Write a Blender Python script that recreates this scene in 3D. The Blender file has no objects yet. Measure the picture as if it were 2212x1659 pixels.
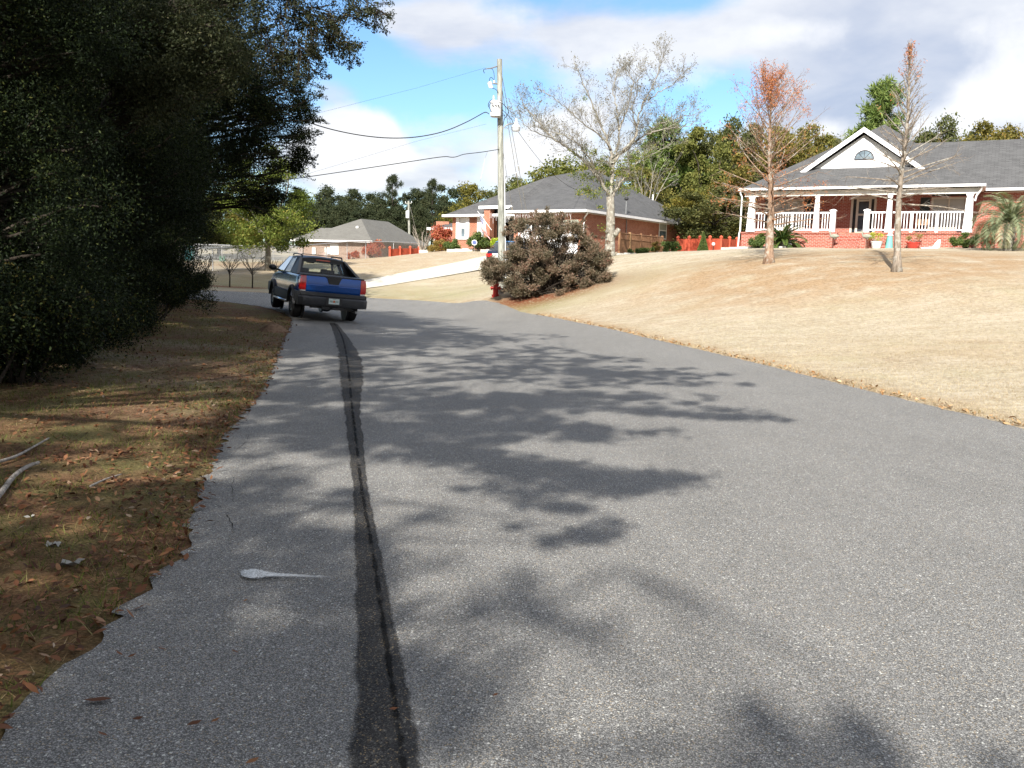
import bpy, math, random
import numpy as np
from mathutils import Vector, Matrix

scene = bpy.context.scene
COL = scene.collection
PI = math.pi
rnd = random.Random(7)
nrg = np.random.default_rng(11)

# ------------------------------------------------------------------ camera model
EYE = 1.6
FPX = 1900.0                       # focal length in units of a 2212 px wide picture
ROLL = 0.025
PITCH = math.atan((829.5 - 580.0) / FPX)
_f = Vector((0, math.cos(PITCH), -math.sin(PITCH)))
_r0 = Vector((1, 0, 0)); _u0 = Vector((0, math.sin(PITCH), math.cos(PITCH)))
_r = _r0 * math.cos(ROLL) + _u0 * math.sin(ROLL)
_u = -_r0 * math.sin(ROLL) + _u0 * math.cos(ROLL)
CAM = Vector((0, 0, EYE))

def ray(px, py):
    return _r * ((px - 1106.0) / FPX) + _u * ((829.5 - py) / FPX) + _f

def at(px, py, d):
    D = ray(px, py)
    return CAM + D * (d / D.y)

def ground(px, py, z=0.0):
    D = ray(px, py)
    return CAM + D * ((z - EYE) / D.z)

cam = bpy.data.cameras.new("camera")
camo = bpy.data.objects.new("camera", cam)
COL.objects.link(camo)
camo.matrix_world = Matrix(((_r.x, _u.x, -_f.x, 0), (_r.y, _u.y, -_f.y, 0), (_r.z, _u.z, -_f.z, EYE), (0, 0, 0, 1)))
cam.sensor_fit = 'HORIZONTAL'
cam.sensor_width = 36.0
cam.lens = 36.0 * FPX / 2212.0
cam.clip_end = 3000
cam.clip_start = 0.05
scene.camera = camo

# ------------------------------------------------------------------ node helpers
def new_mat(name):
    m = bpy.data.materials.new(name)
    m.use_nodes = True
    nt = m.node_tree
    nt.nodes.clear()
    out = nt.nodes.new('ShaderNodeOutputMaterial')
    return m, nt, out

class N:
    """small wrapper for building node trees"""
    def __init__(s, nt):
        s.nt = nt
    def n(s, typ, **kw):
        nd = s.nt.nodes.new(typ)
        for k, v in kw.items():
            if k.startswith('i_'):
                key = k[2:]
                key = int(key) if key.isdigit() else key.replace('_', ' ')
                s.set(nd.inputs[key], v)
            else:
                setattr(nd, k, v)
        return nd
    def set(s, sock, v):
        if isinstance(v, bpy.types.NodeSocket):
            s.nt.links.new(v, sock)
        elif isinstance(v, (tuple, list)) and len(v) == 3 and sock.type == 'RGBA':
            sock.default_value = (*v, 1)
        else:
            sock.default_value = v
    def math(s, op, a, b=None, c=None, clamp=False):
        nd = s.nt.nodes.new('ShaderNodeMath'); nd.operation = op; nd.use_clamp = clamp
        s.set(nd.inputs[0], a)
        if b is not None: s.set(nd.inputs[1], b)
        if c is not None: s.set(nd.inputs[2], c)
        return nd.outputs[0]
    def mix(s, f, a, b, blend='MIX'):
        nd = s.nt.nodes.new('ShaderNodeMix'); nd.data_type = 'RGBA'; nd.blend_type = blend
        s.set(nd.inputs[0], f); s.set(nd.inputs[6], a); s.set(nd.inputs[7], b)
        return nd.outputs[2]
    def noise(s, vec, scale, detail=3, rough=.55, dim='3D'):
        nd = s.n('ShaderNodeTexNoise', noise_dimensions=dim)
        if vec is not None: s.nt.links.new(vec, nd.inputs['Vector'])
        nd.inputs['Scale'].default_value = scale
        nd.inputs['Detail'].default_value = detail
        nd.inputs['Roughness'].default_value = rough
        return nd.outputs[0]
    def ramp(s, fac, stops, interp='LINEAR'):
        nd = s.nt.nodes.new('ShaderNodeValToRGB')
        cr = nd.color_ramp; cr.interpolation = interp
        while len(cr.elements) < len(stops): cr.elements.new(.5)
        for e, (p, c) in zip(cr.elements, stops):
            e.position = p; e.color = (*c, 1) if len(c) == 3 else c
        s.set(nd.inputs[0], fac)
        return nd.outputs[0]
    def smooth(s, x, a, b):
        nd = s.nt.nodes.new('ShaderNodeMapRange'); nd.interpolation_type = 'SMOOTHSTEP'
        s.set(nd.inputs[0], x); s.set(nd.inputs[1], a); s.set(nd.inputs[2], b)
        return nd.outputs[0]
    def obj(s):
        return s.n('ShaderNodeTexCoord').outputs['Object']
    def uv(s):
        return s.n('ShaderNodeTexCoord').outputs['UV']
    def attr(s, name):
        return s.n('ShaderNodeAttribute', attribute_name=name).outputs['Fac']
    def scalev(s, v, sc):
        nd = s.n('ShaderNodeMapping'); s.nt.links.new(v, nd.inputs[0]); nd.inputs['Scale'].default_value = sc
        return nd.outputs[0]
    def bump(s, h, strength=.3, dist=.02):
        nd = s.n('ShaderNodeBump'); s.set(nd.inputs['Height'], h)
        nd.inputs['Strength'].default_value = strength; nd.inputs['Distance'].default_value = dist
        return nd.outputs[0]
    def princ(s, color, rough=.6, metal=0., spec=.5, normal=None, **kw):
        nd = s.n('ShaderNodeBsdfPrincipled')
        s.set(nd.inputs['Base Color'], color); s.set(nd.inputs['Roughness'], rough)
        nd.inputs['Metallic'].default_value = metal
        nd.inputs['Specular IOR Level'].default_value = spec
        if normal is not None: s.nt.links.new(normal, nd.inputs['Normal'])
        for k, v in kw.items(): s.set(nd.inputs[k.replace('_', ' ')], v)
        return nd.outputs[0]

def simple(name, color, rough=.6, metal=0., spec=.5, var=.15, scale=6., bump=0., dark=None, **kw):
    """painted / plain material with gentle procedural variation (dirt, wear)"""
    m, nt, out = new_mat(name); n = N(nt)
    o = n.obj()
    no = n.noise(o, scale, 4)
    c2 = dark or tuple(c * (1 - var * 2) for c in color)
    col = n.mix(n.smooth(no, .35, .75), color, c2)
    nrm = n.bump(n.noise(o, scale * 8, 2), bump, .01) if bump else None
    nt.links.new(n.princ(col, rough, metal, spec, nrm, **kw), out.inputs[0])
    return m

# ------------------------------------------------------------------ mesh helpers
class MB:
    def __init__(s, origin=(0, 0, 0)):
        s.v = []; s.f = []; s.o = Vector(origin)
    def add(s, vs, fs):
        b = len(s.v)
        s.v.extend([tuple(p) for p in vs])
        s.f.extend([tuple(i + b for i in f) for f in fs])
        return s
    def poly(s, *pts):
        return s.add(pts, [tuple(range(len(pts)))])
    def box(s, c, size, rot=0., M=None):
        hx, hy, hz = size[0] / 2, size[1] / 2, size[2] / 2
        vs = [Vector((x, y, z)) for x in (-hx, hx) for y in (-hy, hy) for z in (-hz, hz)]
        if M is None: M = Matrix.Rotation(rot, 3, 'Z')
        c = Vector(c)
        vs = [c + M @ v for v in vs]
        return s.add(vs, [(0, 1, 3, 2), (4, 6, 7, 5), (0, 4, 5, 1), (2, 3, 7, 6), (0, 2, 6, 4), (1, 5, 7, 3)])
    def bb(s, x0, x1, y0, y1, z0, z1):
        return s.box(((x0 + x1) / 2, (y0 + y1) / 2, (z0 + z1) / 2), (abs(x1 - x0), abs(y1 - y0), abs(z1 - z0)))
    def rbox(s, x0, x1, y0, y1, z0, z1, r=.02):
        """box with chamfered vertical and horizontal edges"""
        X = [(x0, r), (x0 + r, 0), (x1 - r, 0), (x1, r)]
        def ring(z, ins):
            return [(x0 + ins + r, y0 + ins, z), (x1 - ins - r, y0 + ins, z), (x1 - ins, y0 + ins + r, z), (x1 - ins, y1 - ins - r, z),
                    (x1 - ins - r, y1 - ins, z), (x0 + ins + r, y1 - ins, z), (x0 + ins, y1 - ins - r, z), (x0 + ins, y0 + ins + r, z)]
        rings = [ring(z0, r), ring(z0 + r, 0), ring(z1 - r, 0), ring(z1, r)]
        return s.loft(rings)
    def loft(s, rings, cap=True, close=True):
        n = len(rings[0]); vs = [p for r in rings for p in r]; fs = []
        for i in range(len(rings) - 1):
            for j in range(n if close else n - 1):
                a = i * n + j; b = i * n + (j + 1) % n
                fs.append((a, b, b + n, a + n))
        if cap and close:
            fs.append(tuple(range(n - 1, -1, -1)))
            fs.append(tuple(range((len(rings) - 1) * n, len(rings) * n)))
        return s.add(vs, fs)
    def tube(s, pts, radii, n=8, cap=True):
        pts = [Vector(p) for p in pts]
        if not hasattr(radii, '__len__'): radii = [radii] * len(pts)
        rings = []
        ref = None
        for i, p in enumerate(pts):
            if i == 0: t = pts[1] - p
            elif i == len(pts) - 1: t = p - pts[i - 1]
            else: t = pts[i + 1] - pts[i - 1]
            if t.length < 1e-9: t = Vector((0, 0, 1))
            t.normalize()
            if ref is None:
                ref = Vector((0, 0, 1)) if abs(t.z) < .9 else Vector((1, 0, 0))
            a = (ref - t * ref.dot(t))
            if a.length < 1e-6: a = t.orthogonal()
            a.normalize(); b = t.cross(a); ref = a
            rings.append([p + (a * math.cos(2 * PI * k / n) + b * math.sin(2 * PI * k / n)) * radii[i] for k in range(n)])
        return s.loft(rings, cap)
    def lathe(s, prof, n=16, c=(0, 0, 0), M=None):
        c = Vector(c); rings = []
        for r, z in prof:
            ring = [Vector((r * math.cos(2 * PI * k / n), r * math.sin(2 * PI * k / n), z)) for k in range(n)]
            if M is not None: ring = [M @ p for p in ring]
            rings.append([c + p for p in ring])
        return s.loft(rings)
    def prism(s, poly, a, b, axis='z'):
        """extrude 2-D polygon between a and b; axis y: poly=(x,z), axis x: poly=(y,z)"""
        def P(u, v, w):
            return (u, v, w) if axis == 'z' else ((u, w, v) if axis == 'y' else (w, u, v))
        n = len(poly)
        return s.loft([[P(u, v, a) for u, v in poly], [P(u, v, b) for u, v in poly]])
    def sheet(s, pts, th=.02):
        """planar polygon with thickness along its normal (downwards/backwards)"""
        P = [Vector(p) for p in pts]
        nrm = (P[1] - P[0]).cross(P[2] - P[0]).normalized()
        return s.loft([[p - nrm * th for p in P], P])
    def build(s, name, mat=None, parent=None, smooth=False, uv=True, fix=True):
        me = bpy.data.meshes.new(name)
        V = np.array(s.v, dtype=np.float64) - np.array(s.o)
        me.from_pydata(V.tolist(), [], s.f)
        if fix and len(s.f) < 20000:
            import bmesh
            bm = bmesh.new(); bm.from_mesh(me)
            bmesh.ops.recalc_face_normals(bm, faces=bm.faces)
            bm.to_mesh(me); bm.free()
        if smooth:
            me.polygons.foreach_set('use_smooth', [True] * len(me.polygons))
            if smooth != True:
                me.set_sharp_from_angle(angle=smooth)
        if uv and len(s.f) < 60000:
            auto_uv(me)
        me.update()
        o = bpy.data.objects.new(name, me)
        COL.objects.link(o)
        if mat is not None: me.materials.append(mat)
        if parent is not None: o.parent = parent
        return o

def auto_uv(me):
    ul = me.uv_layers.new(name='UVMap')
    buf = np.zeros((len(me.loops), 2), dtype=np.float32)
    vs = me.vertices
    for p in me.polygons:
        nn = p.normal
        if abs(nn.z) > .985:
            t = Vector((1, 0, 0)); b = Vector((0, 1, 0))
        else:
            t = Vector((0, 0, 1)).cross(nn).normalized(); b = nn.cross(t)
        for li in p.loop_indices:
            co = vs[me.loops[li].vertex_index].co
            buf[li] = (co.dot(t), co.dot(b))
    ul.data.foreach_set('uv', buf.ravel())

def np_mesh(name, V, F, mat=None, parent=None, attrs=None, smooth=False):
    """fast mesh of equal-sized faces from numpy arrays"""
    me = bpy.data.meshes.new(name)
    V = np.asarray(V, dtype=np.float32); F = np.asarray(F, dtype=np.int32)
    k = F.shape[1]
    me.vertices.add(len(V)); me.vertices.foreach_set('co', V.ravel())
    me.loops.add(F.size); me.loops.foreach_set('vertex_index', F.ravel())
    me.polygons.add(len(F)); me.polygons.foreach_set('loop_start', np.arange(0, F.size, k, dtype=np.int32))
    if smooth: me.polygons.foreach_set('use_smooth', np.ones(len(F), dtype=bool))
    for an, arr in (attrs or {}).items():
        a = me.attributes.new(an, 'FLOAT', 'POINT')
        a.data.foreach_set('value', np.asarray(arr, dtype=np.float32))
    me.update(calc_edges=True)
    o = bpy.data.objects.new(name, me)
    COL.objects.link(o)
    if mat is not None: me.materials.append(mat)
    if parent is not None: o.parent = parent
    return o

def tag(o, label=None, cat=None, group=None, kind=None):
    if label: o['label'] = label
    if cat: o['category'] = cat
    if group: o['group'] = group
    if kind: o['kind'] = kind
    return o

def thing(name, label, cat, loc=(0, 0, 0), rotz=0., group=None, rot=None):
    o = bpy.data.objects.new(name, None)
    COL.objects.link(o)
    o.empty_display_size = .2
    o.location = loc
    o.rotation_euler = rot if rot is not None else (0, 0, rotz)
    return tag(o, label, cat, group)

def copy_tree(root, loc=None, rotz=None, scale=None, label=None, group=None):
    r = root.copy(); COL.objects.link(r)
    if loc is not None: r.location = loc
    if rotz is not None: r.rotation_euler = (0, 0, rotz)
    if scale is not None: r.scale = scale if hasattr(scale, '__len__') else (scale,) * 3
    if label: r['label'] = label
    if group: r['group'] = group
    for ch in list(root.children):
        c = ch.copy(); COL.objects.link(c); c.parent = r
        for g in list(ch.children):
            d = g.copy(); COL.objects.link(d); d.parent = c
    return r

class Frame:
    """local frame of a building: x along its front (left to right), y inward, z up"""
    def __init__(s, origin, ang):
        s.o = Vector(origin); s.ang = ang
        s.a = Vector((math.cos(ang), math.sin(ang), 0)); s.b = Vector((-math.sin(ang), math.cos(ang), 0))
    def loc(s, P):
        d = Vector(P) - s.o
        return Vector((d.dot(s.a), d.dot(s.b), d.z))
    def world(s, x, y, z):
        return s.o + s.a * x + s.b * y + Vector((0, 0, z))
    def onp(s, px, py, y):
        """local (x, z) where the line of sight through a photo point meets local plane y"""
        D = ray(px, py)
        t = (y - (CAM - s.o).dot(s.b)) / D.dot(s.b)
        L = s.loc(CAM + D * t)
        return L.x, L.z
    def onx(s, px, py, x):
        D = ray(px, py)
        t = (x - (CAM - s.o).dot(s.a)) / D.dot(s.a)
        L = s.loc(CAM + D * t)
        return L.y, L.z

SUN_AZ = math.radians(18)            # shadows run away from the camera and this much to the right
SUN_EL = math.radians(36)
TOSUN = Vector((-math.sin(SUN_AZ) * math.cos(SUN_EL), -math.cos(SUN_AZ) * math.cos(SUN_EL), math.sin(SUN_EL)))
SKY_STR = 0.085
CLOUD = 0.46
SUN_STR = 4.0
EXPO = 1.3
# ------------------------------------------------------------------ light and sky
world = bpy.data.worlds.new("World"); scene.world = world
world.use_nodes = True
wt = world.node_tree; wt.nodes.clear(); n = N(wt)
wout = wt.nodes.new('ShaderNodeOutputWorld')
sky = n.n('ShaderNodeTexSky', sky_type='NISHITA', sun_disc=False)
sky.sun_elevation = SUN_EL
sky.sun_rotation = PI + SUN_AZ
sky.altitude = 50; sky.air_density = 1.15; sky.dust_density = .25; sky.ozone_density = 2.2
tc = n.n('ShaderNodeTexCoord').outputs['Generated']
sep = n.n('ShaderNodeSeparateXYZ', i_0=tc)
dx, dy, dz = sep.outputs
# layered cloud coordinates: direction projected on a flat cloud deck
den = n.math('ADD', n.math('MAXIMUM', dz, 0.0), .22)
u = n.math('DIVIDE', dx, den); v = n.math('DIVIDE', dy, den)
cv = n.n('ShaderNodeCombineXYZ', i_0=u, i_1=v, i_2=0.0).outputs[0]
warp = n.n('ShaderNodeTexNoise'); wt.links.new(cv, warp.inputs['Vector']); warp.inputs['Scale'].default_value = 1.3
wv = n.n('ShaderNodeVectorMath', operation='MULTIPLY_ADD'); wt.links.new(warp.outputs['Color'], wv.inputs[0])
wv.inputs[1].default_value = (.35, .35, .35); wt.links.new(cv, wv.inputs[2])
big = n.noise(wv.outputs[0], 1.15, 7, .56)
fine = n.noise(tc, 9.0, 8, .6)
def lobe(px, py, rx, ry, amp, hard=.0):
    """broad cloud bank (or clearing) round one direction of the sky"""
    D = ray(px, py).normalized()
    rt = D.cross(Vector((0, 0, 1))).normalized(); up = rt.cross(D)
    def dot(vv, s_):
        nd = n.n('ShaderNodeVectorMath', operation='DOT_PRODUCT'); wt.links.new(tc, nd.inputs[0]); nd.inputs[1].default_value = vv
        return n.math('MULTIPLY', nd.outputs['Value'], s_)
    a = dot(rt, FPX / rx); b = dot(up, FPX / ry)
    r2 = n.math('ADD', n.math('MULTIPLY', a, a), n.math('MULTIPLY', b, b))
    front = n.n('ShaderNodeVectorMath', operation='DOT_PRODUCT'); wt.links.new(tc, front.inputs[0]); front.inputs[1].default_value = D
    g = n.math('EXPONENT', n.math('MULTIPLY', r2, -1.0))
    g = n.math('MULTIPLY', g, n.math('GREATER_THAN', front.outputs['Value'], 0.0))
    return n.math('MULTIPLY', g, amp)
def total(lst):
    s_ = lst[0]
    for x in lst[1:]: s_ = n.math('ADD', s_, x)
    return s_
# thin grey-white layer
layer = total([big, n.math('MULTIPLY', n.math('SUBTRACT', fine, .5), .25),
               lobe(1450, 60, 360, 110, .26), lobe(2100, 200, 360, 260, .30), lobe(900, 50, 120, 90, .14), lobe(1800, 90, 330, 110, .17),
               lobe(1180, 330, 380, 90, .16), lobe(730, 190, 60, 40, .20), lobe(800, 365, 240, 70, .2), lobe(1900, 250, 330, 90, .18), lobe(1350, 210, 120, 60, .1),
               lobe(950, 190, 170, 60, -.22), lobe(760, 110, 90, 60, -.18), lobe(1280, 10, 160, 30, -.12), lobe(1540, 215, 150, 60, -.30), lobe(1250, 150, 120, 60, -.12), lobe(1500, 5, 120, 40, -.18), lobe(1640, 130, 70, 40, -.10), lobe(1010, 70, 100, 60, .10),
               lobe(1150, 205, 80, 60, -.02)])
# unseen cloud added overhead and behind to make the ambient light more neutral
layer = n.math('ADD', layer, n.math('MULTIPLY', n.math('MAXIMUM', n.smooth(dz, .40, .62), n.smooth(dy, .62, .30)), .22))
lmask = n.smooth(layer, .47, .72)
# bright cumulus heaps
mid_n = n.noise(tc, 3.4, 6, .6)
cum = total([n.math('MULTIPLY', n.math('SUBTRACT', fine, .5), .9), n.math('MULTIPLY', n.math('SUBTRACT', mid_n, .5), 1.0), lobe(745, 300, 85, 58, 1.0), lobe(815, 310, 60, 48, .7), lobe(880, 345, 70, 34, .5), lobe(680, 345, 80, 60, .5),
             lobe(1190, 290, 75, 45, .75), lobe(1270, 250, 45, 30, .55), lobe(1120, 340, 90, 50, .6), lobe(1060, 385, 90, 40, .5), lobe(1330, 320, 90, 60, .4), lobe(800, 400, 120, 22, .4),
             lobe(2110, 230, 110, 55, .55), lobe(2190, 110, 80, 90, .5), lobe(2010, 285, 80, 30, .45), lobe(1770, 285, 60, 26, .5), lobe(1640, 75, 170, 50, .42), lobe(1350, 125, 110, 50, .40), lobe(1480, 180, 110, 40, .42), lobe(1130, 40, 130, 50, .42), lobe(900, 60, 80, 50, .36), lobe(2080, 60, 60, 40, .3)])
cmask = n.smooth(cum, .30, .72)
shade = n.noise(wv.outputs[0], 2.6, 5, .55)
dk = total([shade, lobe(1870, 190, 230, 120, .22), lobe(2150, 120, 200, 120, .12), lobe(1400, 30, 250, 60, .05), lobe(820, 385, 200, 40, .12)])
lcol = n.ramp(dk, [(.42, (.84, .85, .88)), (.60, (.66, .69, .77)), (.88, (.46, .52, .66))])
ccol = n.ramp(n.math('ADD', shade, n.math('MULTIPLY', cmask, .1)), [(.3, (1.05, 1.05, 1.05)), (.75, (.86, .89, .95))])
tint = n.mix(1.0, sky.outputs[0], (.60, .77, .94), 'MULTIPLY')
CL = CLOUD / SKY_STR
c1 = n.mix(n.math('MULTIPLY', lmask, .93), tint, n.mix(1.0, lcol, (CL, CL, CL), 'MULTIPLY'))
c2 = n.mix(cmask, c1, n.mix(1.0, ccol, (CL, CL, CL), 'MULTIPLY'))
bg = n.n('ShaderNodeBackground', i_0=c2, i_1=SKY_STR)
wt.links.new(bg.outputs[0], wout.inputs[0])

sd = bpy.data.lights.new("sun", 'SUN'); sd.energy = SUN_STR; sd.angle = math.radians(.53); sd.color = (1, .95, .87)
so = bpy.data.objects.new("sun", sd); COL.objects.link(so)
so.rotation_euler = (-TOSUN).to_track_quat('-Z', 'Y').to_euler()
so.location = (0, -20, 40)

scene.view_settings.view_transform = 'Standard'
scene.view_settings.look = 'None'
scene.view_settings.exposure = EXPO
scene.view_settings.gamma = 1
cy = scene.cycles
cy.max_bounces = 6; cy.diffuse_bounces = 3; cy.glossy_bounces = 3; cy.transmission_bounces = 4; cy.transparent_max_bounces = 12
cy.use_adaptive_sampling = True; cy.adaptive_threshold = .015
cy.sample_clamp_indirect = 6
cy.caustics_reflective = False; cy.caustics_refractive = False
# ------------------------------------------------------------------ ground heights
R_EDGE = [(2212, 925, 0), (1900, 850, 0), (1640, 785, 0), (1400, 730, 0), (1250, 697, 0), (1130, 672, 0), (1000, 655, .04), (900, 647, .08), (790, 642, .14), (590, 632, .3), (400, 626, .42)]
L_EDGE = [(0, 1565, 0), (120, 1455, 0), (235, 1345, 0), (280, 1300, 0), (345, 1245, 0), (400, 1185, 0), (415, 1120, 0), (435, 1060, 0), (470, 980, 0), (495, 930, 0), (545, 875, 0), (575, 835, 0),
          (600, 768, .03), (622, 715, .07), (632, 692, .09), (622, 680, .12), (583, 664, .18), (500, 653, .26), (415, 645, .34)]
def g3(l): return [ground(*p) for p in l]
RE = g3(R_EDGE); LE = g3(L_EDGE)
RE = [Vector((9.2, -14, 0)), Vector((7.6, 0, 0)), Vector((6.4, 6, 0))] + [p for p in RE]
LE = [Vector((-.4, -14, 0)), Vector((-1.1, 0, 0)), Vector((-1.55, 2, 0))] + [p for p in LE]
RE += [Vector((-24, RE[-1].y + .6, .55)), Vector((-60, RE[-1].y + 3, 1.0))]
LE += [Vector((-20, LE[-1].y + .2, .45)), Vector((-24, LE[-1].y + .2, .52)), Vector((-60, LE[-1].y + 2, .95))]

CTRL = []
def cp(px, py, d): CTRL.append(at(px, py, d))
for p in RE[::1] + LE[::1]: CTRL.append(Vector(p))
for a in [(1935, 593, 27), (1663, 568, 32), (1617, 537, 46.5), (2100, 535, 42.3), (1850, 538, 43.0), (1700, 539, 42.5), (2050, 541, 40.5), (1180, 640, 35), (1083, 632, 37.5),
          (783, 626, 43), (885, 611, 45), (1033, 586, 48), (783, 609, 45.5), (885, 588, 48.5), (1057, 554, 53), (1000, 541, 59.5), (1270, 549, 52),
          (1320, 553, 44), (1400, 552, 50), (1440, 549, 53), (1540, 546, 54), (496, 619, 41), (500, 585, 49), (578, 585, 49), (650, 581, 50), (758, 569, 57), (842, 556, 58.5), (910, 547, 60)]:
    cp(*a)
for p in [(-16, 80, 1.5), (-8, 88, 1.7), (-25, 75, 1.6), (-32, 60, 1.5), (-40, 80, 2.0), (-6, 72, 2.3), (8, 70, 2.9), (18, 62, 3.0), (30, 60, 3.3), (28, 44, 3.2), (36, 40, 3.3),
          (14, 18, .75), (20, 26, 1.9), (24, 34, 2.7), (18, 8, .9), (26, 14, 1.9), (12, -8, .5), (20, -10, .9), (40, 0, 2.2), (40, 20, 2.6),
          (-6.2, 9, .10), (-8.6, 16, .16), (-10, 10, .2), (-12, 22, .3), (-10, 27, .22), (-16, 28.5, .36), (-16, 14, .35), (-22, 22, .5), (-5, 4, .10), (-10, 0, .25), (-6, -6, .1), (-20, 4, .4), (-20, -10, .3),
          (-70, 60, 2.2), (-70, 20, 1.0), (-60, -20, .6), (60, -20, 2.0), (70, 40, 3.6), (0, -40, .3), (0, 100, 3), (40, 90, 4), (-40, 110, 3), (0, 150, 4.5), (-60, 160, 5), (80, 120, 5)]:
    CTRL.append(Vector(p))
_K = np.array([[p.x, p.y] for p in CTRL]) / 20.0
_Z = np.array([p.z for p in CTRL])
def _phi(r2): return .5 * r2 * np.log(np.maximum(r2, 1e-12))
_n = len(_K)
_d2 = ((_K[:, None, :] - _K[None, :, :]) ** 2).sum(-1)
_A = np.zeros((_n + 3, _n + 3)); _A[:_n, :_n] = _phi(_d2) + np.eye(_n) * .004
_A[:_n, _n] = 1; _A[:_n, _n + 1:] = _K; _A[_n, :_n] = 1; _A[_n + 1:, :_n] = _K.T
_w = np.linalg.solve(_A, np.concatenate([_Z, np.zeros(3)]))
def heights(x, y):
    """ground height (numpy arrays)"""
    x = np.asarray(x, float); y = np.asarray(y, float); sh = x.shape
    xf = np.clip(x.ravel(), -75, 90); yf = np.clip(y.ravel(), -40, 165)
    Q = np.stack([xf, yf], 1) / 20.0
    out = np.empty(len(Q))
    for i in range(0, len(Q), 20000):
        q = Q[i:i + 20000]
        d2 = ((q[:, None, :] - _K[None]) ** 2).sum(-1)
        out[i:i + 20000] = _phi(d2) @ _w[:_n] + _w[_n] + q @ _w[_n + 1:]
    return out.reshape(sh)
def H(x, y): return float(heights(np.array([x]), np.array([y]))[0])

def resample(P, step):
    out = [P[0]]
    for a, b in zip(P[:-1], P[1:]):
        k = max(1, int((b - a).length / step))
        for i in range(1, k + 1): out.append(a.lerp(b, i / k))
    return out
def chaikin(P, it=2):
    for _ in range(it):
        Q = [P[0]]
        for a, b in zip(P[:-1], P[1:]):
            Q += [a.lerp(b, .25), a.lerp(b, .75)]
        Q.append(P[-1]); P = Q
    return P
REs = chaikin(RE, 2); LEs = chaikin(LE, 1)
ROADPOLY = np.array([(p.x, p.y) for p in LEs] + [(p.x, p.y) for p in reversed(REs)])
LP = np.array([(p.x, p.y) for p in LEs]); RP = np.array([(p.x, p.y) for p in REs])
def polydist(x, y, P):
    x = np.asarray(x, float).ravel(); y = np.asarray(y, float).ravel()
    best = np.full(len(x), 1e9)
    for (ax, ay), (bx, by) in zip(P[:-1], P[1:]):
        ex, ey = bx - ax, by - ay; l2 = ex * ex + ey * ey + 1e-12
        t = np.clip(((x - ax) * ex + (y - ay) * ey) / l2, 0, 1)
        best = np.minimum(best, (x - ax - t * ex) ** 2 + (y - ay - t * ey) ** 2)
    return np.sqrt(best)
def inside(x, y, P):
    x = np.asarray(x, float).ravel(); y = np.asarray(y, float).ravel()
    r = np.zeros(len(x), bool); m = len(P)
    for i in range(m):
        ax, ay = P[i]; bx, by = P[(i + 1) % m]
        if ay == by: continue
        c = ((ay > y) != (by > y)) & (x < (bx - ax) * (y - ay) / (by - ay) + ax)
        r ^= c
    return r

def axis_pts(segs):
    out = []
    for a, b, st in segs:
        out += list(np.arange(a, b, st))
    return np.array(out + [segs[-1][1]])
gx = axis_pts([(-400, -80, 40), (-80, -30, 2.5), (-30, -14, .8), (-14, 14, .25), (14, 34, .5), (34, 90, 3), (90, 420, 40)])
gy = axis_pts([(-60, -8, 4), (-8, 0, .8), (0, 34, .3), (34, 66, .5), (66, 170, 3.5), (170, 900, 60)])
GX, GY = np.meshgrid(gx, gy)
shp = GX.shape
Zg = heights(GX, GY)
inr = inside(GX, GY, ROADPOLY).reshape(shp)
dl = polydist(GX, GY, LP).reshape(shp); dr = polydist(GX, GY, RP).reshape(shp); dd = np.minimum(dl, dr)
def sstep(x): x = np.clip(x, 0, 1); return x * x * (3 - 2 * x)
Zg = Zg - np.where(inr, .015 + .10 * sstep(dd / .6), -.012 * sstep(dd / .5))
# small unevenness away from the road
def vnoise(x, y, s, seed=0):
    g = np.random.default_rng(seed).random((64, 64))
    u = (x / s) % 64; v = (y / s) % 64
    i = np.floor(u).astype(int) % 64; j = np.floor(v).astype(int) % 64
    fu = sstep(u - np.floor(u)); fv = sstep(v - np.floor(v)); i1 = (i + 1) % 64; j1 = (j + 1) % 64
    return (g[i, j] * (1 - fu) + g[i1, j] * fu) * (1 - fv) + (g[i, j1] * (1 - fu) + g[i1, j1] * fu) * fv
bumps = (vnoise(GX, GY, 1.3, 3) - .5) * .05 + (vnoise(GX, GY, 4.5, 4) - .5) * .10
out_w = np.where(inr, 0, sstep(dd / 2.0))
Zg = Zg + bumps * out_w
# what grows where
leftside = (dl < dr) & (GY < 34.5)
litter = np.where(leftside, 1.0, 0.0)
edge_thatch = np.where(~inr & ~leftside, np.exp(-(dr / .5) ** 2), 0)
def blob(px, py, d, rx, ry):
    P = at(px, py, d)
    return np.exp(-(((GX - P.x) / rx) ** 2 + ((GY - P.y) / ry) ** 2))
brown = np.clip(blob(1663, 575, 31.5, 5.0, 4.2) * 1.1 + blob(1935, 585, 29, 5.2, 5.5) * 1.0 + blob(2150, 570, 33, 5, 5) * .6 + edge_thatch * .8
                + blob(2150, 780, 16.5, 3.0, 1.6) * .45 + blob(1650, 640, 26, 4, 2) * .35 + blob(800, 580, 52, 7, 4) * .35 + blob(500, 600, 45, 9, 4) * .6 + blob(560, 570, 58, 12, 7) * .9, 0, 1)
green = np.clip(blob(1090, 650, 34, 3.2, 2.0) * .7 + blob(1260, 640, 35, 5.0, 2.0) * .4 + blob(1360, 562, 46.5, 3.5, 2.5) * .9 + blob(950, 640, 41, 5, 2.2) * .5 + blob(600, 610, 44, 8, 4) * .45 + blob(450, 640, 41, 5, 2) * .5
                + np.where(leftside, blob(400, 860, 11.5, 1.3, 2.6) * .8 + blob(470, 780, 15, 1.5, 3) * .55 + blob(330, 940, 9.4, .9, 1.6) * .6 + blob(250, 1080, 7.0, .7, 1.2) * .55 + blob(150, 1250, 5.2, .5, .8) * .4, 0) + np.where(GY > 60, .25, 0), 0, 1)
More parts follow.
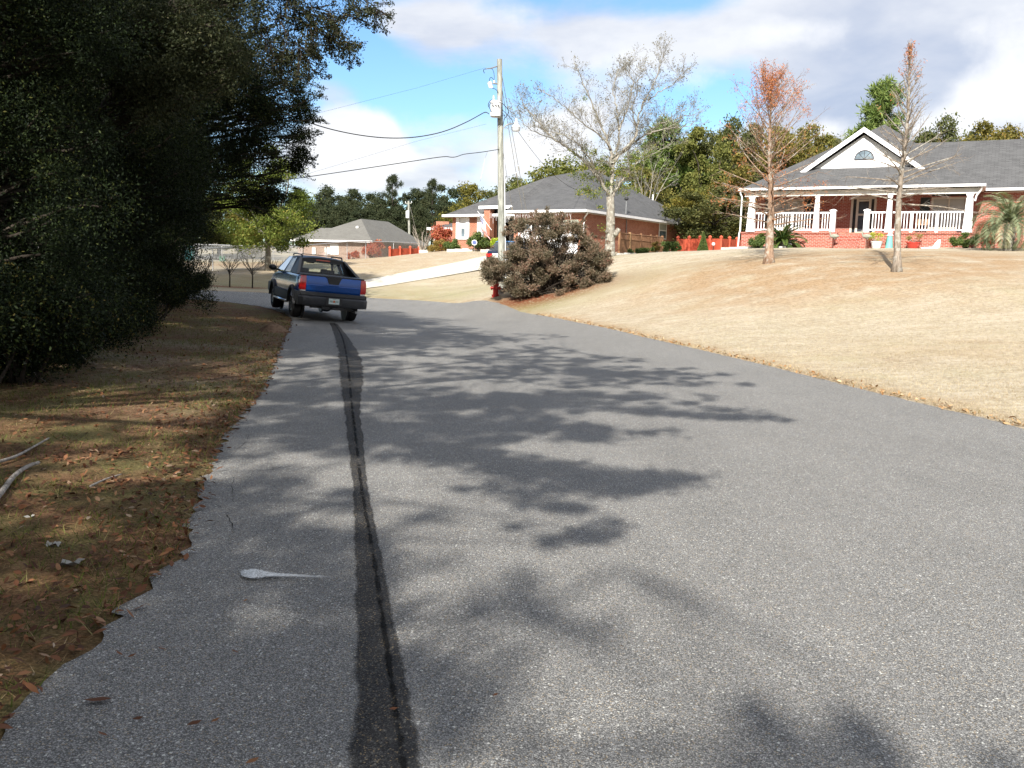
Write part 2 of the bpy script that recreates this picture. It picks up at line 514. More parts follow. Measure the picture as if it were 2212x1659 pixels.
mulch = np.clip(blob(1175, 640, 35.3, 2.6, 1.2) * 1.3 + blob(496, 621, 41, .7, .5) + blob(545, 621, 41, .8, .5) + blob(444, 621, 41, .7, .5), 0, 1)
bare = np.clip(np.where(leftside, vnoise(GX, GY, 1.1, 9) * blob(330, 800, 14, 3.4, 4.5) * .8, 0) + blob(480, 588, 47.5, 3.0, .8) * .9, 0, 1)

def grid_faces(r, c):
    i = np.arange(r - 1)[:, None] * c + np.arange(c - 1)[None]
    i = i.ravel()
    return np.stack([i, i + 1, i + c + 1, i + c], 1)

m, nt, out = new_mat("grass_ground"); n = N(nt)
o = n.obj()
n1 = n.noise(o, 1.1, 5, .6); n2 = n.noise(o, 9, 4, .65); n3 = n.noise(o, 55, 3, .7)
n4 = n.noise(n.scalev(o, (1, 3.2, 1)), .55, 4, .6)
tan = n.ramp(n.math('ADD', n.math('MULTIPLY', n2, .55), n.math('MULTIPLY', n3, .45)), [(.36, (.235, .195, .135)), (.5, (.390, .335, .245)), (.64, (.505, .447, .34))])
tan = n.mix(n.math('MULTIPLY', n.smooth(n4, .45, .75), .55), tan, (.54, .475, .385))
tan = n.mix(n.math('MULTIPLY', n.smooth(n1, .52, .78), .4), tan, (.27, .185, .095))
tan = n.mix(n.math('MULTIPLY', n.smooth(n.noise(o, .45, 5, .65), .5, .72), .30), tan, (.33, .315, .165))
brn = n.ramp(n.math('ADD', n.math('MULTIPLY', n2, .5), n.math('MULTIPLY', n3, .5)), [(.35, (.20, .13, .07)), (.6, (.40, .285, .17))])
col = n.mix(n.math('MULTIPLY', n.attr('brown'), n.smooth(n1, .2, .6)), tan, brn)
grn = n.ramp(n3, [(.35, (.085, .098, .030)), (.65, (.26, .25, .09))])
col = n.mix(n.math('MULTIPLY', n.attr('green'), n.smooth(n2, .25, .65)), col, grn)
lit = n.ramp(n.math('ADD', n.math('MULTIPLY', n2, .5), n.math('MULTIPLY', n3, .5)), [(.36, (.045, .026, .014)), (.5, (.125, .066, .032)), (.64, (.23, .135, .072))])
lit = n.mix(n.math('MULTIPLY', n.smooth(n1, .40, .68), .75), lit, n.ramp(n3, [(.35, (.06, .066, .020)), (.65, (.20, .185, .07))]))
col = n.mix(n.attr('litter'), col, lit)
col = n.mix(n.math('MULTIPLY', n.attr('bare'), n.smooth(n2, .3, .6)), col, n.ramp(n3, [(.3, (.20, .17, .14)), (.7, (.36, .32, .28))]))
col = n.mix(n.math('MULTIPLY', n.attr('mulch'), n.smooth(n2, .3, .5)), col, n.ramp(n3, [(.3, (.10, .028, .014)), (.7, (.24, .085, .042))]))
nrm = n.bump(n.math('ADD', n.math('MULTIPLY', n2, .5), n3), .55, .05)
nt.links.new(n.princ(col, .9, 0, .15, nrm), out.inputs[0])
M_GROUND = m
go = np_mesh("ground", np.stack([GX.ravel(), GY.ravel(), Zg.ravel()], 1), grid_faces(*shp), M_GROUND, smooth=True,
             attrs={'brown': brown.ravel(), 'green': green.ravel(), 'litter': litter.ravel(), 'mulch': mulch.ravel(), 'bare': bare.ravel()})
tag(go, kind='structure')

# ------------------------------------------------------------------ asphalt
def asphalt_mat(name, lo, mid, hi, contrast=1.0, lift=0., alpha=None):
    m, nt, out = new_mat(name); n = N(nt)
    o = n.obj()
    vor = n.n('ShaderNodeTexVoronoi', feature='F1'); nt.links.new(o, vor.inputs['Vector']); vor.inputs['Scale'].default_value = 165
    vor2 = n.n('ShaderNodeTexVoronoi', feature='F1'); nt.links.new(o, vor2.inputs['Vector']); vor2.inputs['Scale'].default_value = 380
    sp = n.n('ShaderNodeSeparateColor'); nt.links.new(vor.outputs['Color'], sp.inputs[0])
    sp2 = n.n('ShaderNodeSeparateColor'); nt.links.new(vor2.outputs['Color'], sp2.inputs[0])
    g = n.math('ADD', n.math('MULTIPLY', sp.outputs[0], .62), n.math('MULTIPLY', sp2.outputs[0], .38))
    stone = n.ramp(g, [(.12, lo), (.5, mid), (.86, hi), (.93, (min(hi[0] * 1.55, .7), min(hi[1] * 1.45, .66), min(hi[2] * 1.25, .6)))])
    # warm and reddish pebbles
    stone = n.mix(n.math('MULTIPLY', n.math('GREATER_THAN', sp.outputs[1], .93), .5), stone, (.42, .31, .17))
    vor3 = n.n('ShaderNodeTexVoronoi', feature='F1'); nt.links.new(o, vor3.inputs['Vector']); vor3.inputs['Scale'].default_value = 62
    sp3 = n.n('ShaderNodeSeparateColor'); nt.links.new(vor3.outputs['Color'], sp3.inputs[0])
    pale = n.math('MULTIPLY', n.math('GREATER_THAN', sp3.outputs[0], .84), n.smooth(vor3.outputs['Distance'], .42, .30))
    stone = n.mix(n.math('MULTIPLY', pale, .95), stone, n.mix(sp3.outputs[1], (hi[0] * 1.2, hi[1] * 1.2, hi[2] * 1.25), (min(.66, hi[0] * 2.1), min(.66, hi[1] * 2.05), min(.6, hi[2] * 1.9))))
    gap = n.smooth(vor.outputs['Distance'], .35, .75)
    stone = n.mix(n.math('MULTIPLY', gap, .8), stone, tuple(x * .6 for x in lo))
    w1 = n.noise(o, .8, 5, .6); w2 = n.noise(n.scalev(o, (1, .25, 1)), 1.6, 4, .55); w3 = n.noise(o, 12, 4, .6)
    tone = n.math('ADD', n.math('ADD', n.math('MULTIPLY', w1, .30), n.math('MULTIPLY', w2, .32)), n.math('MULTIPLY', w3, .26))
    tone = n.math('ADD', n.math('MULTIPLY', tone, .9), .62)
    col = n.mix(1.0, stone, n.n('ShaderNodeCombineXYZ', i_0=tone, i_1=tone, i_2=tone).outputs[0], 'MULTIPLY')
    # old oil drips
    blot = n.smooth(n.noise(o, 3.1, 3, .5), .74, .80)
    col = n.mix(n.math('MULTIPLY', blot, .45), col, (.03, .03, .03))
    h = n.math('SUBTRACT', 1.0, vor.outputs['Distance'])
    nrm = n.bump(h, .55, .006)
    sh = n.princ(col, .82, 0, .35, nrm)
    if alpha:
        tr = n.n('ShaderNodeBsdfTransparent')
        mx = n.n('ShaderNodeMixShader'); n.set(mx.inputs[0], alpha(n, o)); nt.links.new(tr.outputs[0], mx.inputs[1]); nt.links.new(sh, mx.inputs[2])
        sh = mx.outputs[0]
    nt.links.new(sh, out.inputs[0])
    return m
M_ROAD = asphalt_mat("asphalt", (.088, .087, .083), (.222, .219, .210), (.355, .352, .340))

# road sheet: strips between left and right edge, paired by arc parameter
def arcparam(P):
    d = [0]
    for a, b in zip(P[:-1], P[1:]): d.append(d[-1] + (b - a).length)
    return d
def sample(P, d, t):
    L = t * d[-1]
    import bisect
    i = min(max(bisect.bisect_right(d, L) - 1, 0), len(P) - 2)
    return P[i].lerp(P[i + 1], (L - d[i]) / max(d[i + 1] - d[i], 1e-9))
# pair up by anchors so that cross sections stay square to the road
def nearest_idx(P, q): return min(range(len(P)), key=lambda i: (P[i] - q).length)
Lr = resample(LEs, .12); Rr = resample(REs, .12)
anchL = [0, nearest_idx(Lr, LE[2]), nearest_idx(Lr, ground(470, 980)), nearest_idx(Lr, ground(600, 768, .03)), nearest_idx(Lr, ground(632, 692, .09)), nearest_idx(Lr, ground(415, 645, .34)), len(Lr) - 1]
anchR = [0, nearest_idx(Rr, RE[2]), nearest_idx(Rr, ground(1900, 850)), nearest_idx(Rr, ground(1400, 730)), nearest_idx(Rr, ground(1130, 672)), nearest_idx(Rr, ground(590, 632, .3)), len(Rr) - 1]
counts = [30, 60, 110, 80, 60, 40]
rows = []
for k, cnt in enumerate(counts):
    for i in range(cnt):
        t = i / cnt
        a = anchL[k] + t * (anchL[k + 1] - anchL[k]); b = anchR[k] + t * (anchR[k + 1] - anchR[k])
        pa = Lr[int(a)].lerp(Lr[min(int(a) + 1, len(Lr) - 1)], a - int(a)); pb = Rr[int(b)].lerp(Rr[min(int(b) + 1, len(Rr) - 1)], b - int(b))
        rows.append((pa, pb))
rows.append((Lr[-1], Rr[-1]))
NX = 48
RV = []
rj = np.random.default_rng(5)
for i, (pa, pb) in enumerate(rows):
    jl = (rj.random() - .5) * .12; jr = (rj.random() - .5) * .07
    for j in range(NX + 1):
        p = pa.lerp(pb, j / NX)
        if j == 0: p = pa + (pb - pa).normalized() * jl
        if j == NX: p = pb + (pb - pa).normalized() * jr
        RV.append((p.x, p.y))
RV = np.array(RV)
rz = heights(RV[:, 0], RV[:, 1])
road = np_mesh("road", np.column_stack([RV, rz]), grid_faces(len(rows), NX + 1), M_ROAD, smooth=True)
tag(road, kind='structure')
def road_z(x, y): return H(x, y)

# ---- dark tar and oil streak along the left lane
S_L = [(768, 1700), (772, 1500), (775, 1400), (771, 1200), (765, 1050), (750, 930), (745, 880), (735, 800), (733, 760), (724, 725), (712, 700)]
S_R = [(915, 1700), (880, 1500), (862, 1400), (824, 1200), (792, 1050), (782, 930), (774, 880), (784, 800), (776, 768), (752, 730), (728, 702)]
S_C = [(880, 1700), (850, 1500), (836, 1400), (808, 1200), (779, 1050), (767, 930), (760, 880), (753, 800), (747, 760), (738, 725), (721, 700)]
def strip(L, R, name, mat, lift, sub=10, lat=8, wid=1.0, z=0.0):
    V = []; A = []; U = []
    LG = [ground(a, b, z) for a, b in L]; RG = [ground(a, b, z) for a, b in R]
    LG = chaikin(LG, 2); RG = chaikin(RG, 2)
    nn = min(len(LG), len(RG))
    LGr = []; RGr = []
    for i in range(nn - 1):
        for k in range(sub):
            LGr.append(LG[i].lerp(LG[i + 1], k / sub)); RGr.append(RG[i].lerp(RG[i + 1], k / sub))
    for a, b in zip(LGr, RGr):
        c = (a + b) / 2; hw = (b - a) / 2 * wid
        for j in range(lat + 1):
            tt = -1 + 2 * j / lat
            p = c + hw * tt * 1.5
            V.append((p.x, p.y)); A.append(tt * 1.5)
    V = np.array(V); zz = heights(V[:, 0], V[:, 1]) + lift
    return np_mesh(name, np.column_stack([V, zz]), grid_faces(len(LGr), lat + 1), mat, attrs={'lat': A}, smooth=True)
def alpha_stain(n, o):
    a = n.math('ABSOLUTE', n.attr('lat'))
    w = n.math('ADD', n.math('MULTIPLY', n.noise(o, 2.6, 6, .7), 1.15), n.math('MULTIPLY', n.noise(o, 40, 3, .7), .4))
    k = n.math('ADD', n.math('MULTIPLY', n.smooth(n.attr('lat'), .0, .5), .12), .86)
    br = n.smooth(n.noise(n.scalev(o, (1, .35, 1)), 2.2, 4, .6), .22, .42)
    return n.math('MULTIPLY', n.math('MULTIPLY', n.smooth(n.math('ADD', a, w), 2.0, 1.66), k), n.math('ADD', n.math('MULTIPLY', br, .35), .65))
M_STAIN = asphalt_mat("oil_stained_asphalt", (.010, .010, .011), (.024, .024, .025), (.085, .083, .078), alpha=alpha_stain)
tag(strip(S_L, S_R, "road_oil_streak", M_STAIN, .004), kind='structure')
def alpha_tar(n, o):
    a = n.math('ABSOLUTE', n.attr('lat'))
    return n.math('MULTIPLY', n.smooth(n.math('ADD', a, n.math('MULTIPLY', n.noise(o, 9, 5, .7), 2.2)), 1.95, 1.25), n.smooth(n.noise(o, 3.0, 5, .7), .38, .56))
m, nt, out = new_mat("tar"); n = N(nt)
tr = n.n('ShaderNodeBsdfTransparent'); mx = n.n('ShaderNodeMixShader')
oo = n.obj(); n.set(mx.inputs[0], alpha_tar(n, oo)); nt.links.new(tr.outputs[0], mx.inputs[1])
nt.links.new(n.princ((.008, .008, .008), .9, 0, .12, n.bump(n.noise(oo, 60, 2), .4, .01)), mx.inputs[2]); nt.links.new(mx.outputs[0], out.inputs[0])
M_TAR = m
tag(strip([(x - 2 - (y - 700) * .009, y) for x, y in S_C], [(x + 2.5 + (y - 700) * .013, y) for x, y in S_C], "road_tar_seam", M_TAR, .008, lat=6), kind='structure')

def thin_line(pts, w, name, mat, lift=.004):
    P = chaikin([ground(*p) for p in pts], 2)
    V = []; A = []
    for i, p in enumerate(P):
        t = (P[min(i + 1, len(P) - 1)] - P[max(i - 1, 0)]).normalized(); s_ = Vector((-t.y, t.x, 0))
        ww = w * (.5 + rnd.random()); p = p + s_ * rnd.uniform(-.012, .012)
        for tt in (-1.5, -.5, .5, 1.5):
            q = p + s_ * ww * tt; V.append((q.x, q.y)); A.append(tt)
    V = np.array(V)
    return tag(np_mesh(name, np.column_stack([V, heights(V[:, 0], V[:, 1]) + lift]), grid_faces(len(P), 4), mat, attrs={'lat': A}), kind='structure')
for pts in [[(480, 1000), (500, 985), (520, 962), (540, 945), (530, 930), (512, 925)], [(470, 1090), (492, 1110), (500, 1135), (503, 1150)], [(460, 1170), (480, 1178), (490, 1185)],
            [(1180, 955), (1300, 953), (1400, 946), (1480, 948)], [(620, 800), (650, 812), (690, 806)], 
            [(505, 1030), (497, 1060), (508, 1085)]]:
    thin_line(pts, .0035, "road_crack", M_TAR)
# white paint splash
m, nt, out = new_mat("road_paint"); n = N(nt); oo = n.obj()
a = n.math('ABSOLUTE', n.attr('lat'))
w = n.noise(oo, 40, 3, .7)
al = n.smooth(n.math('ADD', a, n.math('MULTIPLY', w, .9)), 1.6, 1.1)
al = n.math('MULTIPLY', al, n.attr('fade'))
al = n.math('MULTIPLY', al, n.smooth(n.noise(oo, 130, 2, .6), .30, .48))
tr = n.n('ShaderNodeBsdfTransparent'); mx = n.n('ShaderNodeMixShader'); n.set(mx.inputs[0], al); nt.links.new(tr.outputs[0], mx.inputs[1])
nt.links.new(n.princ(n.ramp(n.noise(oo, 90, 2), [(.3, (.38, .40, .40)), (.7, (.72, .74, .74))]), .7, 0, .3), mx.inputs[2]); nt.links.new(mx.outputs[0], out.inputs[0])
V = []; A = []; Fd = []
prof = [(520, 5, .7), (530, 9, 1), (545, 11, 1), (560, 10, 1), (572, 7, 1), (590, 4.5, .9), (610, 3.5, .8), (640, 3, .65), (670, 2.5, .45), (700, 2, .25), (725, 2, 0)]
for px, hw, fd in prof:
    pyc = 1239 + (px - 520) * .045
    for tt in (-1.5, -1, -.5, 0, .5, 1, 1.5):
        q = ground(px, pyc + hw * tt); V.append((q.x, q.y, q.z + .004)); A.append(tt); Fd.append(fd)
tag(np_mesh("road_paint_mark", V, grid_faces(len(prof), 7), m, attrs={'lat': A, 'fade': Fd}), kind='structure')

# ------------------------------------------------------------------ driveway
m, nt, out = new_mat("concrete_drive"); n = N(nt); oo = n.obj()
c = n.ramp(n.noise(oo, 2.5, 6, .65), [(.3, (.42, .39, .33)), (.7, (.54, .51, .44))])
c = n.mix(n.math('MULTIPLY', n.smooth(n.noise(oo, .7, 3), .55, .75), .35), c, (.42, .39, .33))
nt.links.new(n.princ(c, .85, 0, .2, n.bump(n.noise(oo, 60, 3), .3, .005)), out.inputs[0]); M_CONC = m
up = [at(700, 628, 42.6), at(740, 618, 44), at(783, 609, 45.5), at(885, 588, 48.5), at(1057, 554, 53), at(1100, 548, 54.5)]
lo = [at(690, 640, 40.6), at(745, 634, 41.6), at(783, 626, 43), at(885, 611, 45), at(1033, 586, 48), at(1200, 558, 50.5)]
U = chaikin(up, 2); L = chaikin(lo, 2); V = []
for a, b in zip(U, L):
    for j in range(7):
        p = b.lerp(a, j / 6); V.append((p.x, p.y))
V = np.array(V)
tag(np_mesh("driveway", np.column_stack([V, heights(V[:, 0], V[:, 1]) + .075]), grid_faces(len(U), 7), M_CONC, smooth=True), kind='structure')
# far lane beyond the chain link fence
V = np.array([(x, y) for y in (82, 86) for x in np.linspace(-60, -26, 30)])
tag(np_mesh("far_road", np.column_stack([V, heights(V[:, 0], V[:, 1]) + .25]), grid_faces(2, 30), M_ROAD, smooth=True), kind='structure')
# ------------------------------------------------------------------ vegetation helpers
def leaf_mat(name, stops, trans=.25, rough=.55, spec=.3, objvar=0., hue=(.5, .5, .5)):
    m, nt, out = new_mat(name); n = N(nt)
    col = n.ramp(n.attr('tint'), stops)
    if objvar:
        rn = n.n('ShaderNodeObjectInfo').outputs['Random']
        col = n.mix(n.math('MULTIPLY', rn, objvar), col, hue, 'MULTIPLY')
    p = n.princ(col, rough, 0, spec)
    t = n.n('ShaderNodeBsdfTranslucent'); n.set(t.inputs[0], n.mix(1.0, col, (1.1, 1.2, .6), 'MULTIPLY'))
    mx = n.n('ShaderNodeMixShader'); mx.inputs[0].default_value = trans
    nt.links.new(p, mx.inputs[1]); nt.links.new(t.outputs[0], mx.inputs[2]); nt.links.new(mx.outputs[0], out.inputs[0])
    return m

def bark_mat(name, a, b, scale=14, stretch=.25, rough=.9, lichen=None):
    m, nt, out = new_mat(name); n = N(nt)
    o = n.obj(); s_ = n.scalev(o, (1, 1, stretch))
    w = n.noise(s_, scale, 5, .65)
    c = n.ramp(w, [(.35, a), (.65, b)])
    if lichen: c = n.mix(n.math('MULTIPLY', n.smooth(n.noise(o, 5, 4, .6), .5, .62), .8), c, lichen)
    nt.links.new(n.princ(c, rough, 0, .2, n.bump(w, .8, .03)), out.inputs[0])
    return m

def rand_dirs(k, g, up=0.):
    d = g.normal(size=(k, 3)); d[:, 2] += up
    return d / np.linalg.norm(d, axis=1, keepdims=True)

def leaves(name, P, size, mat, parent=None, g=nrg, aspect=.45, jit=.35, up=0., dirs=None, origin=None, tint=None, droop=0.):
    """many single leaves: a folded diamond each"""
    P = np.asarray(P, float); k = len(P)
    d = rand_dirs(k, g) if dirs is None else dirs
    if droop: d[:, 2] -= droop; d /= np.linalg.norm(d, axis=1, keepdims=True)
    nn = rand_dirs(k, g, up)
    w = np.cross(d, nn); w /= np.linalg.norm(w, axis=1, keepdims=True) + 1e-9
    nv = np.cross(w, d)
    L = (size * (1 + jit * g.uniform(-1, 1, k)))[:, None]
    W = L * aspect
    mid = P + nv * W * .22
    V = np.stack([P - d * L * .5, mid + w * W * .5, P + d * L * .5, mid - w * W * .5], 1)
    if origin is not None: V = V - np.array(origin)[None, None]
    V = V.reshape(-1, 3)
    F = np.arange(k * 4).reshape(k, 4)
    t = g.random(k) if tint is None else tint
    return np_mesh(name, V, F, mat, parent, attrs={'tint': np.repeat(t, 4)})

def clump_points(C, R, per, g, flat=.75, shell=.45):
    C = np.asarray(C, float); R = np.asarray(R, float)
    per = np.broadcast_to(per, len(C)).astype(int)
    idx = np.repeat(np.arange(len(C)), per)
    d = rand_dirs(len(idx), g)
    rr = R[idx] * (shell + (1 - shell) * g.random(len(idx)) ** .6)
    # ragged clump outline
    rr *= .7 + .75 * g.random(len(idx)) ** 3
    P = C[idx] + d * rr[:, None] * np.array([1, 1, flat])
    return P, idx

def limb(mb, p, q, r0, r1, bend=.12, seg=6, n=6, g=rnd):
    """a crooked limb from p to q"""
    p = Vector(p); q = Vector(q); L = (q - p).length
    pts = []; rad = []
    off = Vector((0, 0, 0))
    a = Vector([g.uniform(-1, 1) for _ in range(3)]) * L * bend
    b = Vector([g.uniform(-1, 1) for _ in range(3)]) * L * bend
    for i in range(seg + 1):
        t = i / seg
        pts.append(p.lerp(q, t) + a * math.sin(PI * t) * .6 + b * math.sin(2 * PI * t) * .35)
        rad.append(r0 + (r1 - r0) * t ** .8)
    mb.tube(pts, rad, n)
    return pts

def twig_tree(mb, p, d, L, r, depth, prm, tips, g):
    """recursive branching"""
    seg = prm.get('seg', 4)
    pts = [Vector(p)]; rad = [r]; d = Vector(d).normalized()
    for i in range(seg):
        d = (d + Vector((g.uniform(-1, 1), g.uniform(-1, 1), g.uniform(-1, 1))) * prm['wig'] + Vector((0, 0, prm['up']))).normalized()
        pts.append(pts[-1] + d * L / seg); rad.append(r * (1 - .62 * (i + 1) / seg))
    mb.tube(pts, rad, 3 if r < .02 else (5 if r < .06 else 8), cap=False)
    tips.append((pts[-1], d, depth))
    if depth <= 0: return
    k = prm['kids'][min(depth, len(prm['kids']) - 1)]
    for c in range(k):
        t = prm.get('start', .25) + (1 - prm.get('start', .25)) * (c + g.random()) / k
        i = min(int(t * seg), seg - 1); q = pts[i].lerp(pts[i + 1], t * seg - i)
        dd = (pts[i + 1] - pts[i]).normalized()
        side = Vector((g.uniform(-1, 1), g.uniform(-1, 1), g.uniform(-1, 1))); side = (side - dd * side.dot(dd)).normalized()
        ang = prm['ang'] * g.uniform(.7, 1.3)
        nd = dd * math.cos(ang) + side * math.sin(ang)
        twig_tree(mb, q, nd, L * prm['len'] * g.uniform(.7, 1.2) * (1.15 - .5 * t), max(rad[i] * prm['rad'], prm.get('rmin', .004)), depth - 1, prm, tips, g)

M_BARK_DARK = bark_mat("bark_dark", (.016, .012, .009), (.058, .047, .037))
M_BARK_GREY = bark_mat("bark_grey", (.13, .115, .095), (.33, .30, .25), lichen=(.38, .38, .33))
M_BARK_PALE = bark_mat("bark_pale_twigs", (.20, .17, .14), (.46, .41, .35))
M_BARK_CYP = bark_mat("bark_cypress", (.14, .085, .055), (.34, .235, .165), lichen=(.36, .34, .29))
M_LEAF_FOREST = leaf_mat("leaf_evergreen_dark", [(0, (.005, .008, .004)), (.55, (.010, .017, .007)), (.85, (.024, .037, .011)), (.95, (.065, .075, .02)), (1, (.10, .07, .02))], .14, .6, .12)  # the few palest greens are sunlit glints put into the leaf colour
M_LEAF_OAKG = leaf_mat("leaf_oak_grey_green", [(0, (.016, .021, .010)), (.6, (.036, .044, .020)), (.9, (.075, .078, .038)), (1, (.13, .10, .05))], .2, .6, .15)
M_LEAF_YG = leaf_mat("leaf_yellow_green", [(0, (.06, .085, .018)), (.5, (.145, .19, .042)), (.85, (.25, .28, .065)), (1, (.32, .22, .06))], .35, .6, .15)

# ---------------------------------------------------------------- distant tree prototypes (10 m tall, about 7 m wide)
def proto_broad(name, seed, lm, nclump=34, leaf=.21, per=470, wide=3.5, zc=5.0, rz=4.7, barkm=M_BARK_DARK):
    g = np.random.default_rng(seed); r = random.Random(seed)
    root = thing(name, None, 'tree')
    C_ = []; R_ = []
    for i in range(nclump):
        d = rand_dirs(1, g)[0]
        t = g.random() ** .45
        x = d * t * np.array([wide, wide, rz]); 
        if x[2] < -rz * .8: x[2] *= .8
        C_.append(x + [0, 0, zc]); R_.append(g.uniform(.75, 1.45) * (1.1 - .25 * t))
    P, idx = clump_points(C_, R_, per, g, .72)
    tint = np.clip(g.random(len(P)) * .75 + g.random(nclump)[idx] * .25, 0, 1)
    mb = MB()
    mb.tube([(0, 0, -.4), (.08, .02, 1.5), (-.05, .1, 3.5), (.1, 0, 6.2)], [.24, .19, .15, .07], 7)
    for c in C_[::3]: limb(mb, (0, .05, r.uniform(2.2, 4.5)), c, .09, .03, g=r, n=5)
    mb.build('trunk', barkm, root, smooth=True)
    leaves('crown', P, leaf, lm, root, g, .6, up=.6, tint=tint)
    return root
def proto_pine(name, seed, lm, tufts=30, base=.45, wide=2.3):
    g = np.random.default_rng(seed); r = random.Random(seed)
    root = thing(name, None, 'tree'); mb = MB()
    mb.tube([(0, 0, -.4), (.05, 0, 4), (-.05, .05, 7), (0, 0, 9.6)], [.2, .16, .11, .04], 7)
    C_ = []; R_ = []
    for i in range(tufts):
        t = base + (1 - base) * i / (tufts - 1); a = i * 2.4 + r.uniform(-.4, .4)
        L = wide * (1.05 - t) / (1 - base) * r.uniform(.55, 1.1) + .25
        p = Vector((0, 0, 10 * t - .5)); q = p + Vector((math.cos(a) * L, math.sin(a) * L, .5 * L + r.uniform(-.1, .5)))
        limb(mb, p, q, .06, .02, .08, 4, 4, r)
        for k in range(2):
            C_.append(np.array(p.lerp(q, 1 - .38 * k)) + g.normal(size=3) * .1); R_.append(r.uniform(.45, .75))
    mb.build('trunk', M_BARK_DARK, root, smooth=True)
    P, idx = clump_points(C_, R_, 150, g, .8, .1)
    d = P - np.array(C_)[idx]; d /= np.linalg.norm(d, axis=1, keepdims=True) + 1e-9; d = d + g.normal(size=d.shape) * .45; d[:, 2] += .25; d /= np.linalg.norm(d, axis=1, keepdims=True)
    leaves('crown', P, .42, lm, root, g, .16, dirs=d)
    return root
def proto_bare(name, seed, bm, h=10, leafm=None):
    r = random.Random(seed); g = np.random.default_rng(seed)
    root = thing(name, None, 'tree'); mb = MB(); tips = []
    mb.tube([(0, 0, -.4), (.06, .03, h * .25), (-.04, .02, h * .45)], [.17, .13, .1], 7)
    for k in range(6):
        a = k * 1.05 + r.uniform(-.3, .3)
        twig_tree(mb, (-.02, .02, h * (.25 + .035 * k)), (math.cos(a) * .6, math.sin(a) * .6, 1), h * .5, .07, 3, dict(wig=.16, up=.06, kids=[0, 3, 4, 4], ang=.65, len=.52, rad=.55, rmin=.012), tips, r)
    mb.build('trunk', bm, root, smooth=True)
    return root

LM1 = leaf_mat("leaf_bg_green", [(0, (.06, .07, .020)), (.5, (.14, .155, .042)), (.85, (.22, .22, .065)), (1, (.26, .19, .06))], .3, .65, .12, objvar=.7, hue=(1.25, .95, .62))
LM2 = leaf_mat("leaf_bg_dark", [(0, (.036, .048, .020)), (.5, (.085, .100, .038)), (.9, (.14, .15, .056)), (1, (.16, .13, .05))], .25, .65, .12, objvar=.5, hue=(1.1, .9, .8))
LM3 = leaf_mat("leaf_bg_autumn", [(0, (.07, .074, .022)), (.5, (.155, .155, .042)), (.85, (.24, .21, .06)), (1, (.30, .16, .06))], .3, .65, .12, objvar=.6, hue=(1.1, .8, .65))
LM4 = leaf_mat("leaf_pine", [(0, (.06, .10, .024)), (.6, (.15, .21, .05)), (1, (.25, .30, .09))], .2, objvar=.4, hue=(.8, .85, .8))
LM5 = leaf_mat("leaf_far_wood", [(0, (.026, .038, .022)), (.6, (.052, .066, .036)), (1, (.095, .105, .055))], .25, .7, .08, objvar=.5, hue=(1.2, 1.0, .8))
PROTO = {
    'g': proto_broad("broadleaf_tree", 21, LM1), 'g2': proto_broad("broadleaf_tree", 22, LM1, 32, wide=3.2, rz=4.6),
    'd': proto_broad("evergreen_tree", 23, LM2), 'd2': proto_broad("evergreen_tree", 24, LM2, 40, zc=5.2, rz=4.6),
    'a': proto_broad("autumn_tree", 25, LM3), 'a2': proto_broad("autumn_tree", 26, LM3, 28, zc=5.4),
    'p': proto_pine("pine_tree", 27, LM4),
    'b': proto_bare("bare_tree", 29, M_BARK_GREY),
    'f': proto_broad("evergreen_tree", 31, LM5, 34, .26, 380, 3.3, 4.9, 4.8), 'f2': proto_broad("evergreen_tree", 32, LM5, 30, .26, 380, 3.1, 5.0, 4.7), 'fp': proto_pine("pine_tree", 33, LM5, 15, .5, 2.6),
}
_used = set()
def place_tree(kind, px, pytop, d, wpx, label, group=None, turn=None):
    T = at(px, pytop, d); z0 = H(T.x, T.y) - .15
    h = (T.z - z0) / 9.75
    w = wpx * d / FPX / (5.9 if kind not in ('p', 'p2', 'fp') else 4.2)
    pr = PROTO[kind]
    rz_ = rnd.uniform(0, 6.28) if turn is None else turn
    if kind not in _used:
        _used.add(kind); o = pr
        o.location = (T.x, T.y, z0); o.rotation_euler = (0, 0, rz_); o.scale = (w, w, h)
        o['label'] = label
        if group: o['group'] = group
    else:
        o = copy_tree(pr, (T.x, T.y, z0), rz_, (w, w, h), label, None)
        if group: o['group'] = group
        elif 'group' in o: del o['group']
    return o
GB = 'trees standing behind the houses'
